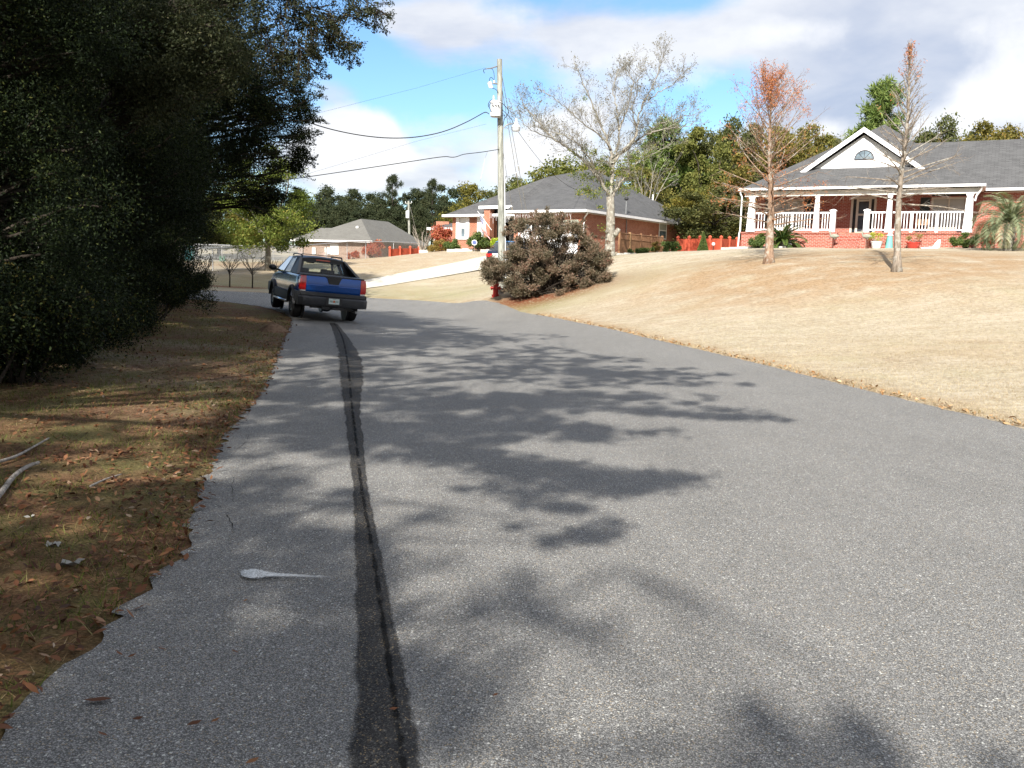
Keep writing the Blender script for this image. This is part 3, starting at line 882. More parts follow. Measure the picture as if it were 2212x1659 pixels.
BG = [
 # kind, px, top py, depth, width px, label
 ('g', 1010, 388, 84, 100, 'round yellow-green tree rising behind the left end of the garage house roof'),
 ('d', 1085, 362, 92, 90, 'dark green tree peeking out left of the utility pole'),
 ('g2', 1190, 305, 86, 190, 'broad olive-green oak rising over the garage house roof, right of the utility pole'),
 ('a', 1285, 345, 80, 110, 'olive and gold tree behind the trunk line of the big bare tree'),
 ('p', 1437, 270, 84, 140, 'bright green pine right of the big bare tree'),
 ('b', 1408, 322, 70, 105, 'slender grey bare tree between the garage house and the dense woods'),
 ('a2', 1385, 355, 76, 120, 'low yellow tree behind the right slope of the garage house roof'),
 ('g', 1520, 290, 80, 150, 'mixed green tree filling the gap between the two houses'),
 ('d2', 1590, 232, 84, 120, 'tall dark green tree behind the orange cypress'),
 ('a', 1585, 330, 68, 130, 'rusty green tree half hidden by the orange cypress branches'),
 ('d', 1545, 375, 62, 170, 'dense dark evergreen standing over the red fence'),
 ('g2', 1480, 385, 66, 110, 'bright green shrubby tree behind the red fence'),
 ('a2', 1720, 250, 82, 120, 'golden green tree left of the porch house gable'),
 ('d', 1792, 262, 80, 62, 'small dark conical tree left of the white gable'),
 ('b', 1855, 285, 78, 90, 'thin grey twiggy tree behind the porch house roof'),
 ('g', 1850, 312, 76, 100, 'low green tree just over the left roof slope behind the gable'),
 ('p', 1910, 190, 84, 125, 'tall green pine behind the peak of the porch house'),
 ('d2', 2045, 232, 78, 130, 'round dark green oak behind the right part of the porch house roof'),
 ('a', 2150, 255, 76, 150, 'olive brown tree at the far right above the long grey roof'),
 ('g2', 2235, 235, 80, 150, 'green tree cut by the right picture edge above the roof'),
 ('a2', 1985, 285, 88, 110, 'low brownish tree between the pine and the round oak'),
 ('d', 1640, 300, 96, 140, 'dark tree filling in behind the orange cypress trunk'),
 ('g2', 1345, 372, 92, 130, 'far green tree seen through the bare tree over the roof peak'),
]
for k_, px, py, d, w, lab in BG: place_tree(k_, px, py, d, w, lab, GB)
for i, (k_, px, py, d, w) in enumerate([('g2', 1480, 275, 90, 130), ('g', 1540, 262, 86, 150), ('a', 1655, 258, 88, 140), ('g2', 1715, 262, 92, 120), ('g', 1810, 282, 96, 130), ('g', 1450, 300, 94, 130), ('g', 1690, 275, 88, 140), ('d2', 1560, 265, 92, 130), ('g2', 1500, 315, 88, 120), ('a', 1770, 290, 92, 120), ('g', 1830, 300, 92, 110), ('d', 2000, 262, 90, 130), ('g2', 2095, 258, 88, 130), ('a2', 2190, 262, 86, 120), ('d', 1620, 262, 90, 110), ('g', 1390, 330, 90, 110), ('d2', 1300, 330, 96, 130), ('d2', 1120, 372, 110, 110), ('d', 1250, 362, 104, 140), ('d2', 1460, 335, 100, 150), ('d', 1740, 320, 104, 160), ('d2', 1950, 300, 104, 170), ('d', 2120, 290, 104, 170), ('d2', 2250, 280, 104, 160), ('d', 1030, 420, 110, 90), ('d2', 1575, 395, 74, 140), ('d', 1510, 420, 72, 110), ('d2', 1640, 400, 74, 120), ('d', 1430, 405, 78, 110)]):
    place_tree(k_, px, py, d, w, 'dark filler tree deep in the woods behind the houses, mostly covered by nearer trees', 'woods behind the houses')
# the far wooded rise on the left
far = [(600, 418), (640, 414), (668, 408), (697, 404), (725, 402), (755, 406), (782, 410), (806, 414), (826, 418), (866, 420), (884, 412), (905, 402), (925, 408), (962, 394), (985, 402)]
for i, (px, py) in enumerate(far):
    place_tree(['f', 'f2'][i % 2], px, py, 150 + (i % 3) * 6, 66 + (i * 7) % 20, 'dark green tree in the solid row of far woods behind the grey-roofed house', 'far woods on the left')
place_tree('fp', 848, 382, 146, 46, 'tall thin pine standing clear of the far woods left of the small pole', 'far woods on the left')
place_tree('fp', 934, 391, 140, 40, 'feathery pine top right of the small far pole', 'far woods on the left')
for i in range(17):
    px = 580 + i * 26
    place_tree(['f', 'f2'][i % 2], px, 438 + (i * 5) % 14, 128 + (i * 11) % 12, 62, 'dark green tree in the solid row of far woods behind the grey-roofed house', 'far woods on the left')
for i, (px, py, d, w, k_) in enumerate([(470, 395, 96, 120, 'g2'), (540, 430, 92, 100, 'a'), (420, 410, 90, 130, 'd2'), (350, 380, 84, 140, 'd'), (260, 360, 78, 160, 'd2'), (160, 350, 74, 170, 'd'), (60, 340, 70, 180, 'd2'), (515, 455, 104, 70, 'g'), (600, 470, 110, 60, 'd')]):
    place_tree(k_, px, py, d, w, 'green tree beyond the chain-link fence, seen under the dark roadside woods', 'trees beyond the chain-link fence')

# ---------------------------------------------------------------- roadside woods on the left
def in_poly(px, py, poly): return bool(inside(np.array([px]), np.array([py]), np.array(poly, float))[0])
def sample_poly(poly, k, g):
    xs = [p[0] for p in poly]; ys = [p[1] for p in poly]; out = []
    while len(out) < k:
        x, y = g.uniform(min(xs), max(xs)), g.uniform(min(ys), max(ys))
        if in_poly(x, y, poly): out.append((x, y))
    return out
def wood_tree(name, label, base, poly, nclump, dr, rr, per, leafm, seed, size=.085, extra=(), sprays=(), more=None, trunk_r=.2, barkm=M_BARK_DARK, group=None, fork=.35):
    """tree whose crown fills a region of space between two distances"""
    g = np.random.default_rng(seed); r = random.Random(seed)
    root = thing(name, label, 'tree', (base[0], base[1], H(*base)), group=group)
    o = Vector(root.location)
    C_ = []; R_ = []
    for px, py in sample_poly(poly, nclump, r):
        c = at(px, py, r.uniform(*dr)); gz = H(c.x, c.y)
        if c.z < gz + .15: c.z = gz + r.uniform(.15, .5)
        C_.append(c); R_.append(r.uniform(*rr))
    for px, py in (sample_poly(more[0], more[1], r) if more else []):
        C_.append(at(px, py, r.uniform(*more[2]))); R_.append(r.uniform(*rr))
    for px, py, d, rad in extra:
        C_.append(at(px, py, d)); R_.append(rad)
    mb = MB(o)
    top = Vector((sum(c.x for c in C_) / len(C_), sum(c.y for c in C_) / len(C_), max(c.z for c in C_) * .75))
    tr = limb(mb, o - Vector((0, 0, .3)), top, trunk_r, trunk_r * .3, .06, 10, 9, r)
    order = sorted(C_, key=lambda c: c.z)
    for c in order:
        # join at a trunk point lower than the clump
        cand = [q for q in tr if q.z < c.z - .1] or [tr[0] + Vector((0, 0, .3))]
        q = min(cand, key=lambda q_: (q_ - c).length)
        limb(mb, q, c, .05, .012, .10, 6, 4, r)
    SP = []
    for x0, y0, x1, y1, d in sprays:
        for _ in range(2):
            a = at(x0 + r.uniform(-8, 8), y0 + r.uniform(-8, 8), d + r.uniform(-.4, .4)); b = at(x1 + r.uniform(-7, 7), y1 + r.uniform(-7, 7), d + r.uniform(-.6, .6))
            pts = limb(mb, a, b, .010, .003, .07, 7, 4, r); L_ = (b - a).length
            for k in range(int(L_ * 95)):
                t = r.random() ** .7; i = min(int(t * 7), 6); q = pts[i].lerp(pts[i + 1], t * 7 - i); w_ = .10 * (1.15 - t)
                SP.append((q.x + r.gauss(0, w_), q.y + r.gauss(0, w_), q.z + r.gauss(0, w_ * .8)))
    mb.build('trunk', barkm, root, smooth=True, uv=False)
    P, idx = clump_points([tuple(c) for c in C_], R_, per, g, .8, .25)
    dirs = P - np.array([tuple(c) for c in C_])[idx]; dirs /= np.linalg.norm(dirs, axis=1, keepdims=True) + 1e-9
    dirs = dirs + g.normal(size=dirs.shape) * .8; dirs /= np.linalg.norm(dirs, axis=1, keepdims=True)
    tint = np.clip(g.random(len(P)) * .8 + g.random(len(C_))[idx] * .2, 0, 1)
    if SP:
        SP = np.array(SP); P = np.concatenate([P, SP]); dirs = np.concatenate([dirs, rand_dirs(len(SP), g)]); tint = np.concatenate([tint, g.random(len(SP))])
    leaves('crown', P, size, leafm, root, g, .42, dirs=dirs, origin=o, tint=tint)
    return root
GW = 'roadside woods on the left'
HANG = []; _r5 = random.Random(55)
for limb_ in ([(500, -70), (600, -30), (680, 20), (740, 45), (800, 22)], [(590, -40), (650, 20), (690, 70), (735, 100)], [(560, -30), (610, 50), (650, 110), (676, 170)], [(640, -80), (730, -30), (790, 0), (826, 34)], [(540, 0), (570, 70), (600, 120), (640, 170)], [(640, 10), (662, 60), (668, 120)], [(700, 30), (722, 70), (752, 112)]):
    for (x0, y0), (x1, y1) in zip(limb_[:-1], limb_[1:]):
        dd_ = 14.2 + _r5.uniform(-.5, .5); HANG.append((x0, y0, x1, y1, dd_))
        for _ in range(6):
            t = _r5.random(); x = x0 + (x1 - x0) * t; y = y0 + (y1 - y0) * t; a = math.atan2(y1 - y0, x1 - x0) + _r5.choice((-1, 1)) * _r5.uniform(.3, 1.1); L = _r5.uniform(22, 58)
            HANG.append((x, y, x + math.cos(a) * L, y + math.sin(a) * L + 10, dd_))
FRINGE = []
for _ in range(150):
    y0 = _r5.uniform(70, 450); xe = 600 - max(0, y0 - 330) * .75 - max(0, 110 - y0) * .6; x0 = xe + _r5.uniform(-110, 30); L = _r5.uniform(45, 100); a = _r5.uniform(-.55, .5)
    FRINGE.append((x0, y0, min(x0 + math.cos(a) * L, 712), y0 + math.sin(a) * L, _r5.uniform(19.8, 22.5)))
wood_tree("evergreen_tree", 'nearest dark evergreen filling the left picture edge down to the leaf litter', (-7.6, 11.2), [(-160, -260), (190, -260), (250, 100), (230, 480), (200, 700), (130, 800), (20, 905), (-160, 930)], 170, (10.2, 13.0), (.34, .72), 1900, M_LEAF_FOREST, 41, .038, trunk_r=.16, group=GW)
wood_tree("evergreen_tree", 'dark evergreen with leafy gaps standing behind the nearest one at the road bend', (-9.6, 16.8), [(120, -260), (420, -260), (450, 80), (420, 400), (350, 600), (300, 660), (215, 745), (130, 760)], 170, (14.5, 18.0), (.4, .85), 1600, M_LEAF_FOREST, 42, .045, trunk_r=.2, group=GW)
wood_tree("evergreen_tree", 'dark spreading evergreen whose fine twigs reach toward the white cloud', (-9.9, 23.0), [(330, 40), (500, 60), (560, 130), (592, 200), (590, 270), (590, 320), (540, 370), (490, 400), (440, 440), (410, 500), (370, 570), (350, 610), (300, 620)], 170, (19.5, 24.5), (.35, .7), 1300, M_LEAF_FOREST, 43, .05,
          extra=[(650, 225, 21, .3), (655, 250, 21, .35), (650, 330, 21.5, .3), (640, 360, 21.5, .28), (645, 290, 21, .35), (640, 190, 21, .3), (540, 430, 22, .45), (580, 420, 22, .4), (600, 430, 22, .35), (565, 450, 22, .3)], sprays=FRINGE, trunk_r=.22, group=GW)
wood_tree("oak_tree", 'grey-green oak whose long branch hangs over the road against the blue sky', (-9.0, 14.2), [(420, -240), (600, -240), (640, -90), (590, 0), (500, 50), (430, 40)], 45, (13.0, 16.0), (.25, .5), 620, M_LEAF_OAKG, 44, .045,
          extra=[], sprays=HANG, more=([(200, 20), (430, -10), (520, 30), (540, 120), (480, 190), (400, 240), (260, 260)], 70, (12.4, 13.6)), trunk_r=.24, group=GW)
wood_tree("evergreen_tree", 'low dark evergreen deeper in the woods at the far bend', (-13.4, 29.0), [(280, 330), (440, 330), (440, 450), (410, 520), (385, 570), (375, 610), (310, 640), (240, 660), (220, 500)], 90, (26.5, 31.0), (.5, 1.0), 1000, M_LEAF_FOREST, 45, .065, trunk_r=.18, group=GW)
# trees further back in the same woods close the gaps
PW = proto_broad("evergreen_tree", 46, M_LEAF_FOREST, 60, .13, 700, 3.6, 5.2, 4.9)
for i, (x, y, s_) in enumerate([(-14.5, 12, 1.1), (-17, 19, 1.25), (-16.5, 28.5, 1.6), (-19.8, 29.2, 1.65), (-12.5, 6.5, 1.2), (-19, 11, 1.2), (-24, 19, 1.3), (-11.5, 20.5, .95), (-22, 4, 1.2), (-27, 28.5, 1.1)]):
    lab = 'dark evergreen deeper in the roadside woods, seen only through gaps in the nearer crowns'
    loc = (x, y, H(x, y) - .2)
    if i == 0:
        PW.location = loc; PW.scale = (s_,) * 3; PW['label'] = lab; PW['group'] = 'inner trees of the roadside woods'
    else: copy_tree(PW, loc, i * 1.3, s_, lab, 'inner trees of the roadside woods')
# undergrowth shrubs along the edge of the woods
def shrub(name, label, px, py, d, w, h, per, leafm, seed, size=.06, group=None, nclump=16, cat='shrub', stems=7, barkm=M_BARK_DARK, aspect=.45):
    g = np.random.default_rng(seed); r = random.Random(seed)
    b = at(px, py, d); z = H(b.x, b.y)
    root = thing(name, label, cat, (b.x, b.y, z), group=group)
    C_ = []; R_ = []
    for i in range(nclump):
        dv = rand_dirs(1, g)[0]; t = g.random() ** .5
        C_.append((dv[0] * t * w * .5, dv[1] * t * w * .5, max(h * .5 + dv[2] * t * h * .42, h * .12))); R_.append(min(w, h) * g.uniform(.16, .3))
    mb = MB()
    for i in range(stems):
        c = C_[i % nclump]; limb(mb, (r.uniform(-.1, .1) * w, r.uniform(-.1, .1) * w, -.05), c, .018 + .008 * h, .006, .12, 5, 4, r)
    mb.build('stems', barkm, root, uv=False)
    P, idx = clump_points(C_, R_, per, g, .9, .2)
    leaves('foliage', P, size, leafm, root, g, aspect)
    return root
for i, (px, py, d, w, h) in enumerate([(150, 800, 12.2, 2.0, 1.5), (60, 870, 10.4, 1.8, 1.6), (255, 735, 16.5, 2.4, 1.6), (330, 690, 20, 2.6, 1.7), (375, 655, 26, 2.2, 1.5), (-40, 900, 9.6, 1.7, 1.8), (405, 642, 30, 1.6, 1.1), (200, 770, 14.2, 1.6, 1.1)]):
    shrub("undergrowth_shrub", ['dark leafy shrub at the edge of the woods under the bare grey twigs', 'dark shrub low at the left picture edge above the fallen sticks', 'dark shrub where the woods meet the bare sandy patch',
                                'dark shrub halfway along the woods edge toward the bend', 'dark shrub at the woods edge by the far lane of the bend', 'dark shrub cut off by the left picture edge', 'small leafy shrub last before the road turns behind the woods', 'low dark shrub between two taller ones at the woods edge'][i],
          px, py, d, w, h, 1100, M_LEAF_FOREST, 60 + i, .042, 'undergrowth along the woods', 18)
# ------------------------------------------------------------------ building materials
def brick_mat(name, a, b, mortar, dirt=.3, msize=.011):
    m, nt, out = new_mat(name); n = N(nt)
    uv = n.uv(); o = n.obj()
    bt = n.n('ShaderNodeTexBrick'); nt.links.new(uv, bt.inputs['Vector'])
    bt.inputs['Color1'].default_value = (*a, 1); bt.inputs['Color2'].default_value = (*b, 1); bt.inputs['Mortar'].default_value = (*mortar, 1)
    bt.inputs['Scale'].default_value = 1.0; bt.inputs['Mortar Size'].default_value = msize; bt.inputs['Mortar Smooth'].default_value = .2
    bt.inputs['Brick Width'].default_value = .21; bt.inputs['Row Height'].default_value = .075; bt.inputs['Bias'].default_value = -.1
    c = n.mix(n.math('MULTIPLY', n.smooth(n.noise(o, 3, 5, .65), .4, .75), dirt), bt.outputs[0], tuple(x * .55 for x in a))
    c = n.mix(n.math('MULTIPLY', n.smooth(n.noise(o, 14, 3, .6), .55, .75), .35), c, tuple(min(1, x * 1.35) for x in b))
    nt.links.new(n.princ(c, .85, 0, .2, n.bump(bt.outputs['Fac'], -.5, .008)), out.inputs[0])
    return m
M_BRICK1 = brick_mat("red_brick", (.30, .088, .048), (.39, .135, .075), (.42, .29, .22))
M_BRICK2 = brick_mat("dark_red_brick", (.27, .058, .038), (.36, .10, .065), (.42, .30, .25))
M_BRICK3 = brick_mat("pinkish_brick", (.24, .155, .115), (.33, .235, .185), (.36, .30, .25))
def shingle_mat(name, a, b, c3):
    m, nt, out = new_mat(name); n = N(nt)
    uv = n.uv(); o = n.obj()
    bt = n.n('ShaderNodeTexBrick'); nt.links.new(uv, bt.inputs['Vector'])
    bt.inputs['Color1'].default_value = (*a, 1); bt.inputs['Color2'].default_value = (*b, 1); bt.inputs['Mortar'].default_value = (*[x * .5 for x in a], 1)
    bt.inputs['Scale'].default_value = 1.0; bt.inputs['Mortar Size'].default_value = .012; bt.inputs['Brick Width'].default_value = .32; bt.inputs['Row Height'].default_value = .145
    bt.inputs['Bias'].default_value = 0.
    c = n.mix(n.math('MULTIPLY', n.smooth(n.noise(o, 1.2, 5, .6), .35, .75), .5), bt.outputs[0], c3)
    c = n.mix(n.math('MULTIPLY', n.noise(o, 90, 2), .45), c, tuple(x * 1.5 for x in b))
    nt.links.new(n.princ(c, .88, 0, .25, n.bump(bt.outputs['Fac'], -.6, .01)), out.inputs[0])
    return m
M_SHING = shingle_mat("roof_shingle_grey", (.054, .054, .055), (.094, .094, .095), (.11, .11, .111))
M_SHING3 = shingle_mat("roof_shingle_warm", (.105, .100, .090), (.150, .145, .130), (.16, .155, .14))
M_WHITE = simple("white_paint", (.80, .80, .80), .5, 0, .4, .05, 3)
M_WHITE2 = simple("white_vinyl", (.86, .86, .87), .38, 0, .45, .03, 2)
M_SOFFIT = simple("soffit", (.62, .61, .57), .6, 0, .3, .06, 2)
M_CREAM = simple("cream_frame", (.56, .53, .45), .5, 0, .4, .06, 3)
M_DKGREEN = simple("dark_shutter", (.022, .032, .030), .5, 0, .4, .1, 3)
M_DECK = simple("porch_floor", (.36, .17, .12), .8, 0, .2, .15, 6)
def glass_mat(name, tint=(.03, .035, .04), rough=.04):
    m, nt, out = new_mat(name); n = N(nt)
    o = n.obj()
    c = n.mix(n.smooth(n.noise(o, 1.3, 3), .4, .7), tint, tuple(x * 2.2 for x in tint))
    nt.links.new(n.princ(c, rough, 0, .8), out.inputs[0]); return m
M_GLASS = glass_mat("window_glass_dark")
M_GLASSB = glass_mat("window_glass_blue", (.10, .13, .15))
def blind_mat():
    m, nt, out = new_mat("window_blinds"); n = N(nt); uv = n.uv()
    sy = n.n('ShaderNodeSeparateXYZ'); nt.links.new(uv, sy.inputs[0])
    f = n.math('FRACT', n.math('MULTIPLY', sy.outputs[1], 16.0))
    c = n.ramp(f, [(0, (.30, .31, .28)), (.3, (.40, .41, .37)), (.9, (.44, .45, .41)), (1, (.22, .23, .21))])
    nt.links.new(n.princ(c, .25, 0, .6), out.inputs[0]); return m
M_BLIND = blind_mat()

def extr_wall(mb, x0, x1, y0, y1, z0, z1, holes=()):
    """wall slab along x with rectangular openings [(xa, xb, za, zb)]"""
    xs = sorted({x0, x1, *[h[0] for h in holes], *[h[1] for h in holes]}); 
    for a, b in zip(xs[:-1], xs[1:]):
        hs = sorted([(h[2], h[3]) for h in holes if h[0] <= a + 1e-6 and h[1] >= b - 1e-6]); z = z0
        for ha, hb in hs:
            if ha > z + 1e-6: mb.bb(a, b, y0, y1, z, ha)
            z = hb
        if z < z1 - 1e-6: mb.bb(a, b, y0, y1, z, z1)

def window(root, x0, x1, z0, z1, y, glassm, framem, nx=2, nz=1, name='window', fw=.06, depth=.06, sill=True):
    """a framed window standing on plane y (outside is -y)"""
    fr = MB()
    fr.bb(x0, x1, y - .02, y + depth, z0, z0 + fw); fr.bb(x0, x1, y - .02, y + depth, z1 - fw, z1)
    for k in range(nx + 1):
        xc = x0 + fw / 2 + (x1 - x0 - fw) * k / nx; w = fw if k in (0, nx) else fw * .8
        fr.bb(xc - w / 2, xc + w / 2, y - .018, y + depth - .004, z0 + fw, z1 - fw)
    for k in range(1, nz):
        zc = z0 + (z1 - z0) * k / nz
        for q in range(nx):
            xa = x0 + fw / 2 + (x1 - x0 - fw) * q / nx + fw / 2; xb = x0 + fw / 2 + (x1 - x0 - fw) * (q + 1) / nx - fw / 2
            fr.bb(xa, xb, y - .014, y + depth - .01, zc - .02, zc + .02)
    w = fr.build(name, framem, root)
    MB().bb(x0 + fw * .5, x1 - fw * .5, y + depth * .3, y + depth * .7, z0 + fw * .5, z1 - fw * .5).build('pane', glassm, w)
    if sill: MB().bb(x0 - .05, x1 + .05, y - .09, y - .022, z0 - .07, z0).build('sill', framem, w)
    return w

def gutter(mb, pts, h=.14, w=.12):
    """fascia board with gutter lip along a polyline (outer top edge)"""
    for a, b in zip(pts[:-1], pts[1:]):
        a = Vector(a); b = Vector(b); d = (b - a); L = d.length; d.normalize(); s_ = Vector((d.y, -d.x, 0))
        mb.box((a + b) / 2 + Vector((0, 0, -h / 2)), (w, L + w * .9, h), M=Matrix((s_, d, Vector((0, 0, 1)))).transposed())

# ================================================================== porch house on the right
ang = math.atan2(at(2125, 398, 42).y - at(1600, 408, 47.3).y, at(2125, 398, 42).x - at(1600, 408, 47.3).x)
E1 = at(1600, 408, 47.3); G2 = 3.05
F2 = Frame((E1.x, E1.y, G2), ang)
W2 = F2.loc(at(2125, 398, 42)).x
EZ = E1.z - G2                                # eave height above the lawn
DZ = (F2.onp(1617, 503, .3)[1] + F2.onp(2090, 500, .3)[1]) / 2
hs = thing('brick_house', 'red brick house with white front porch, railing and white gable on the rise at right', 'house', F2.o, ang)
YW = 2.3                                      # recessed front wall
gx0, gz0 = F2.onp(1736, 370, 2.0); gx1, _ = F2.onp(1993, 362, 2.0); gxa, gza = F2.onp(1868, 278.5, 2.0)
wx0, _ = F2.onp(1674, 420, YW); wx1, _ = F2.onp(1738, 420, YW)
dxa, _ = F2.onp(1838, 450, YW); dxb, _ = F2.onp(1892, 450, YW)
vx0, _ = F2.onp(2011, 450, YW); vx1, _ = F2.onp(2088, 450, YW)
DT = F2.onp(1866, 424, YW)[1]; VT = F2.onp(2050, 426, YW)[1]; VB = DZ + .35
XR = W2 - .35
# walls
mb = MB()
holes = [(wx0, wx1, VB, VT), (dxa, dxb, DZ, DT), (vx0, vx1, VB, VT)]
extr_wall(mb, .35, XR, YW, YW + .2, DZ, EZ - .02, holes)
mb.bb(.35, .55, YW + .2, 13.6, -.3, EZ - .02); 
mb.bb(XR - .2, XR, .75, YW, DZ, EZ - .02) if False else None
mb.bb(XR - .003, XR + 12, 2.9, 3.1, -.3, EZ - .02); mb.bb(XR - .2, XR - .004, YW + .2, 3.1, -.3, EZ - .02)
mb.bb(.55, XR + 12, 13.4, 13.6, -.3, EZ - .02)
mb.build('wall', M_BRICK2, hs)
# porch base with brick cap course, floor
mb = MB(); sx0, _ = F2.onp(1795, 520, .2); sx1, _ = F2.onp(1879, 520, .2)
mb.bb(.12, sx0, .2, .4, -.3, DZ - .09); mb.bb(sx1, XR + .25, .2, .4, -.3, DZ - .09); mb.bb(.12, .32, .4, YW, -.3, DZ - .09); mb.bb(XR + .05, XR + .25, .4, YW + .6, -.3, DZ - .09)
mb.build('porch_base', M_BRICK2, hs)
for xa, xb in ((.08, sx0 - .02), (sx1 + .02, XR + .3)):
    mb = MB(); x = xa; mb.bb(xa, xb, .2, .41, DZ - .085, DZ - .012)
    while x < xb - .06:
        mb.bb(x, x + .062, .16, .199, DZ - .087, DZ + .0); x += .074
    mb.build('cap_course', M_BRICK2, hs)
MB().bb(.13, XR + .24, .421, YW - .002, DZ - .12, DZ - .01).build('porch_floor', M_DECK, hs)
# brick steps with sloping side walls
mb = MB(); ns = 5
for i in range(ns):
    mb.bb(sx0 + .32, sx1 - .32, .42 - .30 * (i + 1), .42 - .30 * i - .003, -.3, DZ - .01 - (DZ) / ns * (i + .6))
mb.build('steps', M_BRICK2, hs)
mb = MB()
for xa in (sx0, sx1 - .3):
    mb.prism([(.42, -.3), (.42, DZ - .02), (.2, DZ - .02), (-1.0, .38), (-1.45, .38), (-1.45, -.3)], xa, xa + .3, 'x')
mb.build('stair_wall', M_BRICK2, hs)
# ceiling/soffit and beam
MB().poly((-.02, .02, EZ - .15), (W2 + .02, .02, EZ - .15), (W2 + .02, YW, EZ - .15), (-.02, YW, EZ - .15)).build('porch_ceiling', M_SOFFIT, hs)
MB().bb(.18, XR + .2, .22, .42, EZ - .40, EZ - .155).build('porch_beam', M_SOFFIT, hs)
# columns: square, widening to a box foot
cols = [F2.onp(1624.6, 455, .33)[0], F2.onp(1765, 455, .33)[0], F2.onp(1921.5, 455, .33)[0], F2.onp(2093, 455, .33)[0]]
for i, cx in enumerate(cols):
    hw = .125 if i in (0, 3) else .09
    mb = MB()
    def sq(h, z): return [(cx - h, .32 - h, z), (cx + h, .32 - h, z), (cx + h, .32 + h, z), (cx - h, .32 + h, z)]
    mb.loft([sq(hw * 1.75, DZ + .002), sq(hw * 1.65, DZ + .14), sq(hw * 1.32, DZ + 1.05), sq(hw * 1.12, DZ + 1.6), sq(hw, EZ - .62), sq(hw, EZ - .5)])
    mb.loft([sq(hw * 1.25, EZ - .498), sq(hw * 1.25, EZ - .402)])
    mb.build('column', M_WHITE2, hs)
# railings
def railing(xa, xb):
    mb = MB(); y = .32
    mb.bb(xa, xb, y - .035, y + .035, DZ + .93, DZ + 1.01); mb.bb(xa, xb, y - .03, y + .03, DZ + .08, DZ + .15)
    nb = max(3, round((xb - xa) / .135))
    for i in range(1, nb):
        xc = xa + (xb - xa) * i / nb
        mb.bb(xc - .021, xc + .021, y - .02, y + .02, DZ + .151, DZ + .929)
    mb.build('railing', M_WHITE2, hs)
def post(xc, h=.075, cap=True):
    if h < .1:
        MB().bb(xc - h, xc + h, .32 - h, .32 + h, DZ + .002, DZ + 1.012).build('railing_post', M_WHITE2, hs); return
    mb = MB(); mb.bb(xc - h, xc + h, .32 - h, .32 + h, DZ + .002, DZ + 1.05)
    mb.loft([[(xc - a, .32 - a, z), (xc + a, .32 - a, z), (xc + a, .32 + a, z), (xc - a, .32 + a, z)] for a, z in [(h * 1.3, DZ + 1.051), (h * 1.3, DZ + 1.09), (h * .3, DZ + 1.15)]])
    mb.build('railing_post', M_WHITE2, hs)
n0 = F2.onp(1799, 480, .32)[0]; n1 = F2.onp(1872, 480, .32)[0]
post(n0, .13); post(n1, .13)
p1 = F2.onp(1660, 480, .32)[0]; p2 = F2.onp(1711, 480, .32)[0]; p3 = F2.onp(1969, 480, .32)[0]; p4 = F2.onp(2024, 480, .32)[0]
for p_ in (p1, p2, p3, p4): post(p_, .07)
seq = [(cols[0] + .22, p1 - .07), (p1 + .07, p2 - .07), (p2 + .07, cols[1] - .17), (cols[1] + .17, n0 - .13), (n1 + .13, cols[2] - .17), (cols[2] + .17, p3 - .07), (p3 + .07, p4 - .07), (p4 + .07, cols[3] - .22)]
for a, b in seq: railing(a, b)
# side railing at the left end
mb = MB(); mb.bb(.30, .36, .5, YW, DZ + .93, DZ + 1.01); mb.bb(.30, .36, .5, YW, DZ + .08, DZ + .15)
for i in range(1, 13): mb.bb(.315, .345, .5 + i * .135, .54 + i * .135, DZ + .151, DZ + .929)
mb.build('railing', M_WHITE2, hs)
# openings
window(hs, wx0, wx1, VB, VT, YW + .02, M_BLIND, M_CREAM, 2, 1, fw=.09)
w = window(hs, vx0, vx1, VB, VT, YW + .02, M_BLIND, M_CREAM, 2, 1, fw=.09)
# dark arched panel over the right window
xc = (vx0 + vx1) / 2; hw_ = (vx1 - vx0) / 2
arc = [(xc + hw_ * math.cos(PI * i / 14), VT + .06 + .42 * math.sin(PI * i / 14)) for i in range(15)]
MB().prism(arc, YW - .03, YW - .002, 'y').build('arched_panel', M_DKGREEN, hs)
for a, b in [(wx1 + .04, wx1 + .48), (wx0 - .48, wx0 - .04), (vx0 - .5, vx0 - .05)]:
    sh = MB(); sh.bb(a, b, YW - .035, YW - .002, VB, VT)
    for k in range(22): sh.bb(a + .05, b - .05, YW - .05, YW - .036, VB + .08 + k * (VT - VB - .16) / 22, VB + .08 + (k + .6) * (VT - VB - .16) / 22)
    sh.build('shutter', M_DKGREEN, hs)
# entrance: door between sidelights
mb = MB(); f = .09; t1 = dxa + (dxb - dxa) * .26; t2 = dxb - (dxb - dxa) * .24
mb.bb(dxa, dxb, YW - .02, YW + .12, DT - .14, DT)
for a in (dxa, t1 - .05, t2 - .05, dxb - f): mb.bb(a, a + f + .02, YW - .018, YW + .118, DZ, DT - .14)
df = mb.build('door_frame', M_CREAM, hs)
MB().bb(dxa + f + .02, t1 - .05, YW + .06, YW + .09, DZ + .06, DT - .14).build('sidelight', M_GLASS, df)
MB().bb(t2 + f - .03, dxb - f, YW + .06, YW + .09, DZ + .06, DT - .14).build('sidelight', M_GLASS, df)
mb = MB(); mb.bb(t1 + f - .03, t2 - .05, YW + .05, YW + .09, DZ + .02, DT - .14)
dr_ = mb.build('door', simple("door_storm", (.045, .05, .06), .25, 0, .7), hs)
mb = MB(); a, b = t1 + f - .03, t2 - .05
for z in (DZ + .02, DZ + .95, DT - .26): mb.bb(a, b, YW + .03, YW + .049, z, z + .1)
mb.build('door_rail', M_CREAM, dr_)
MB().tube([(b - .12, YW - .02, DZ + 1.0), (b - .12, YW - .02, DZ + 1.15)], .015, 6).build('handle', simple("brass", (.5, .36, .12), .3, 1.), dr_)
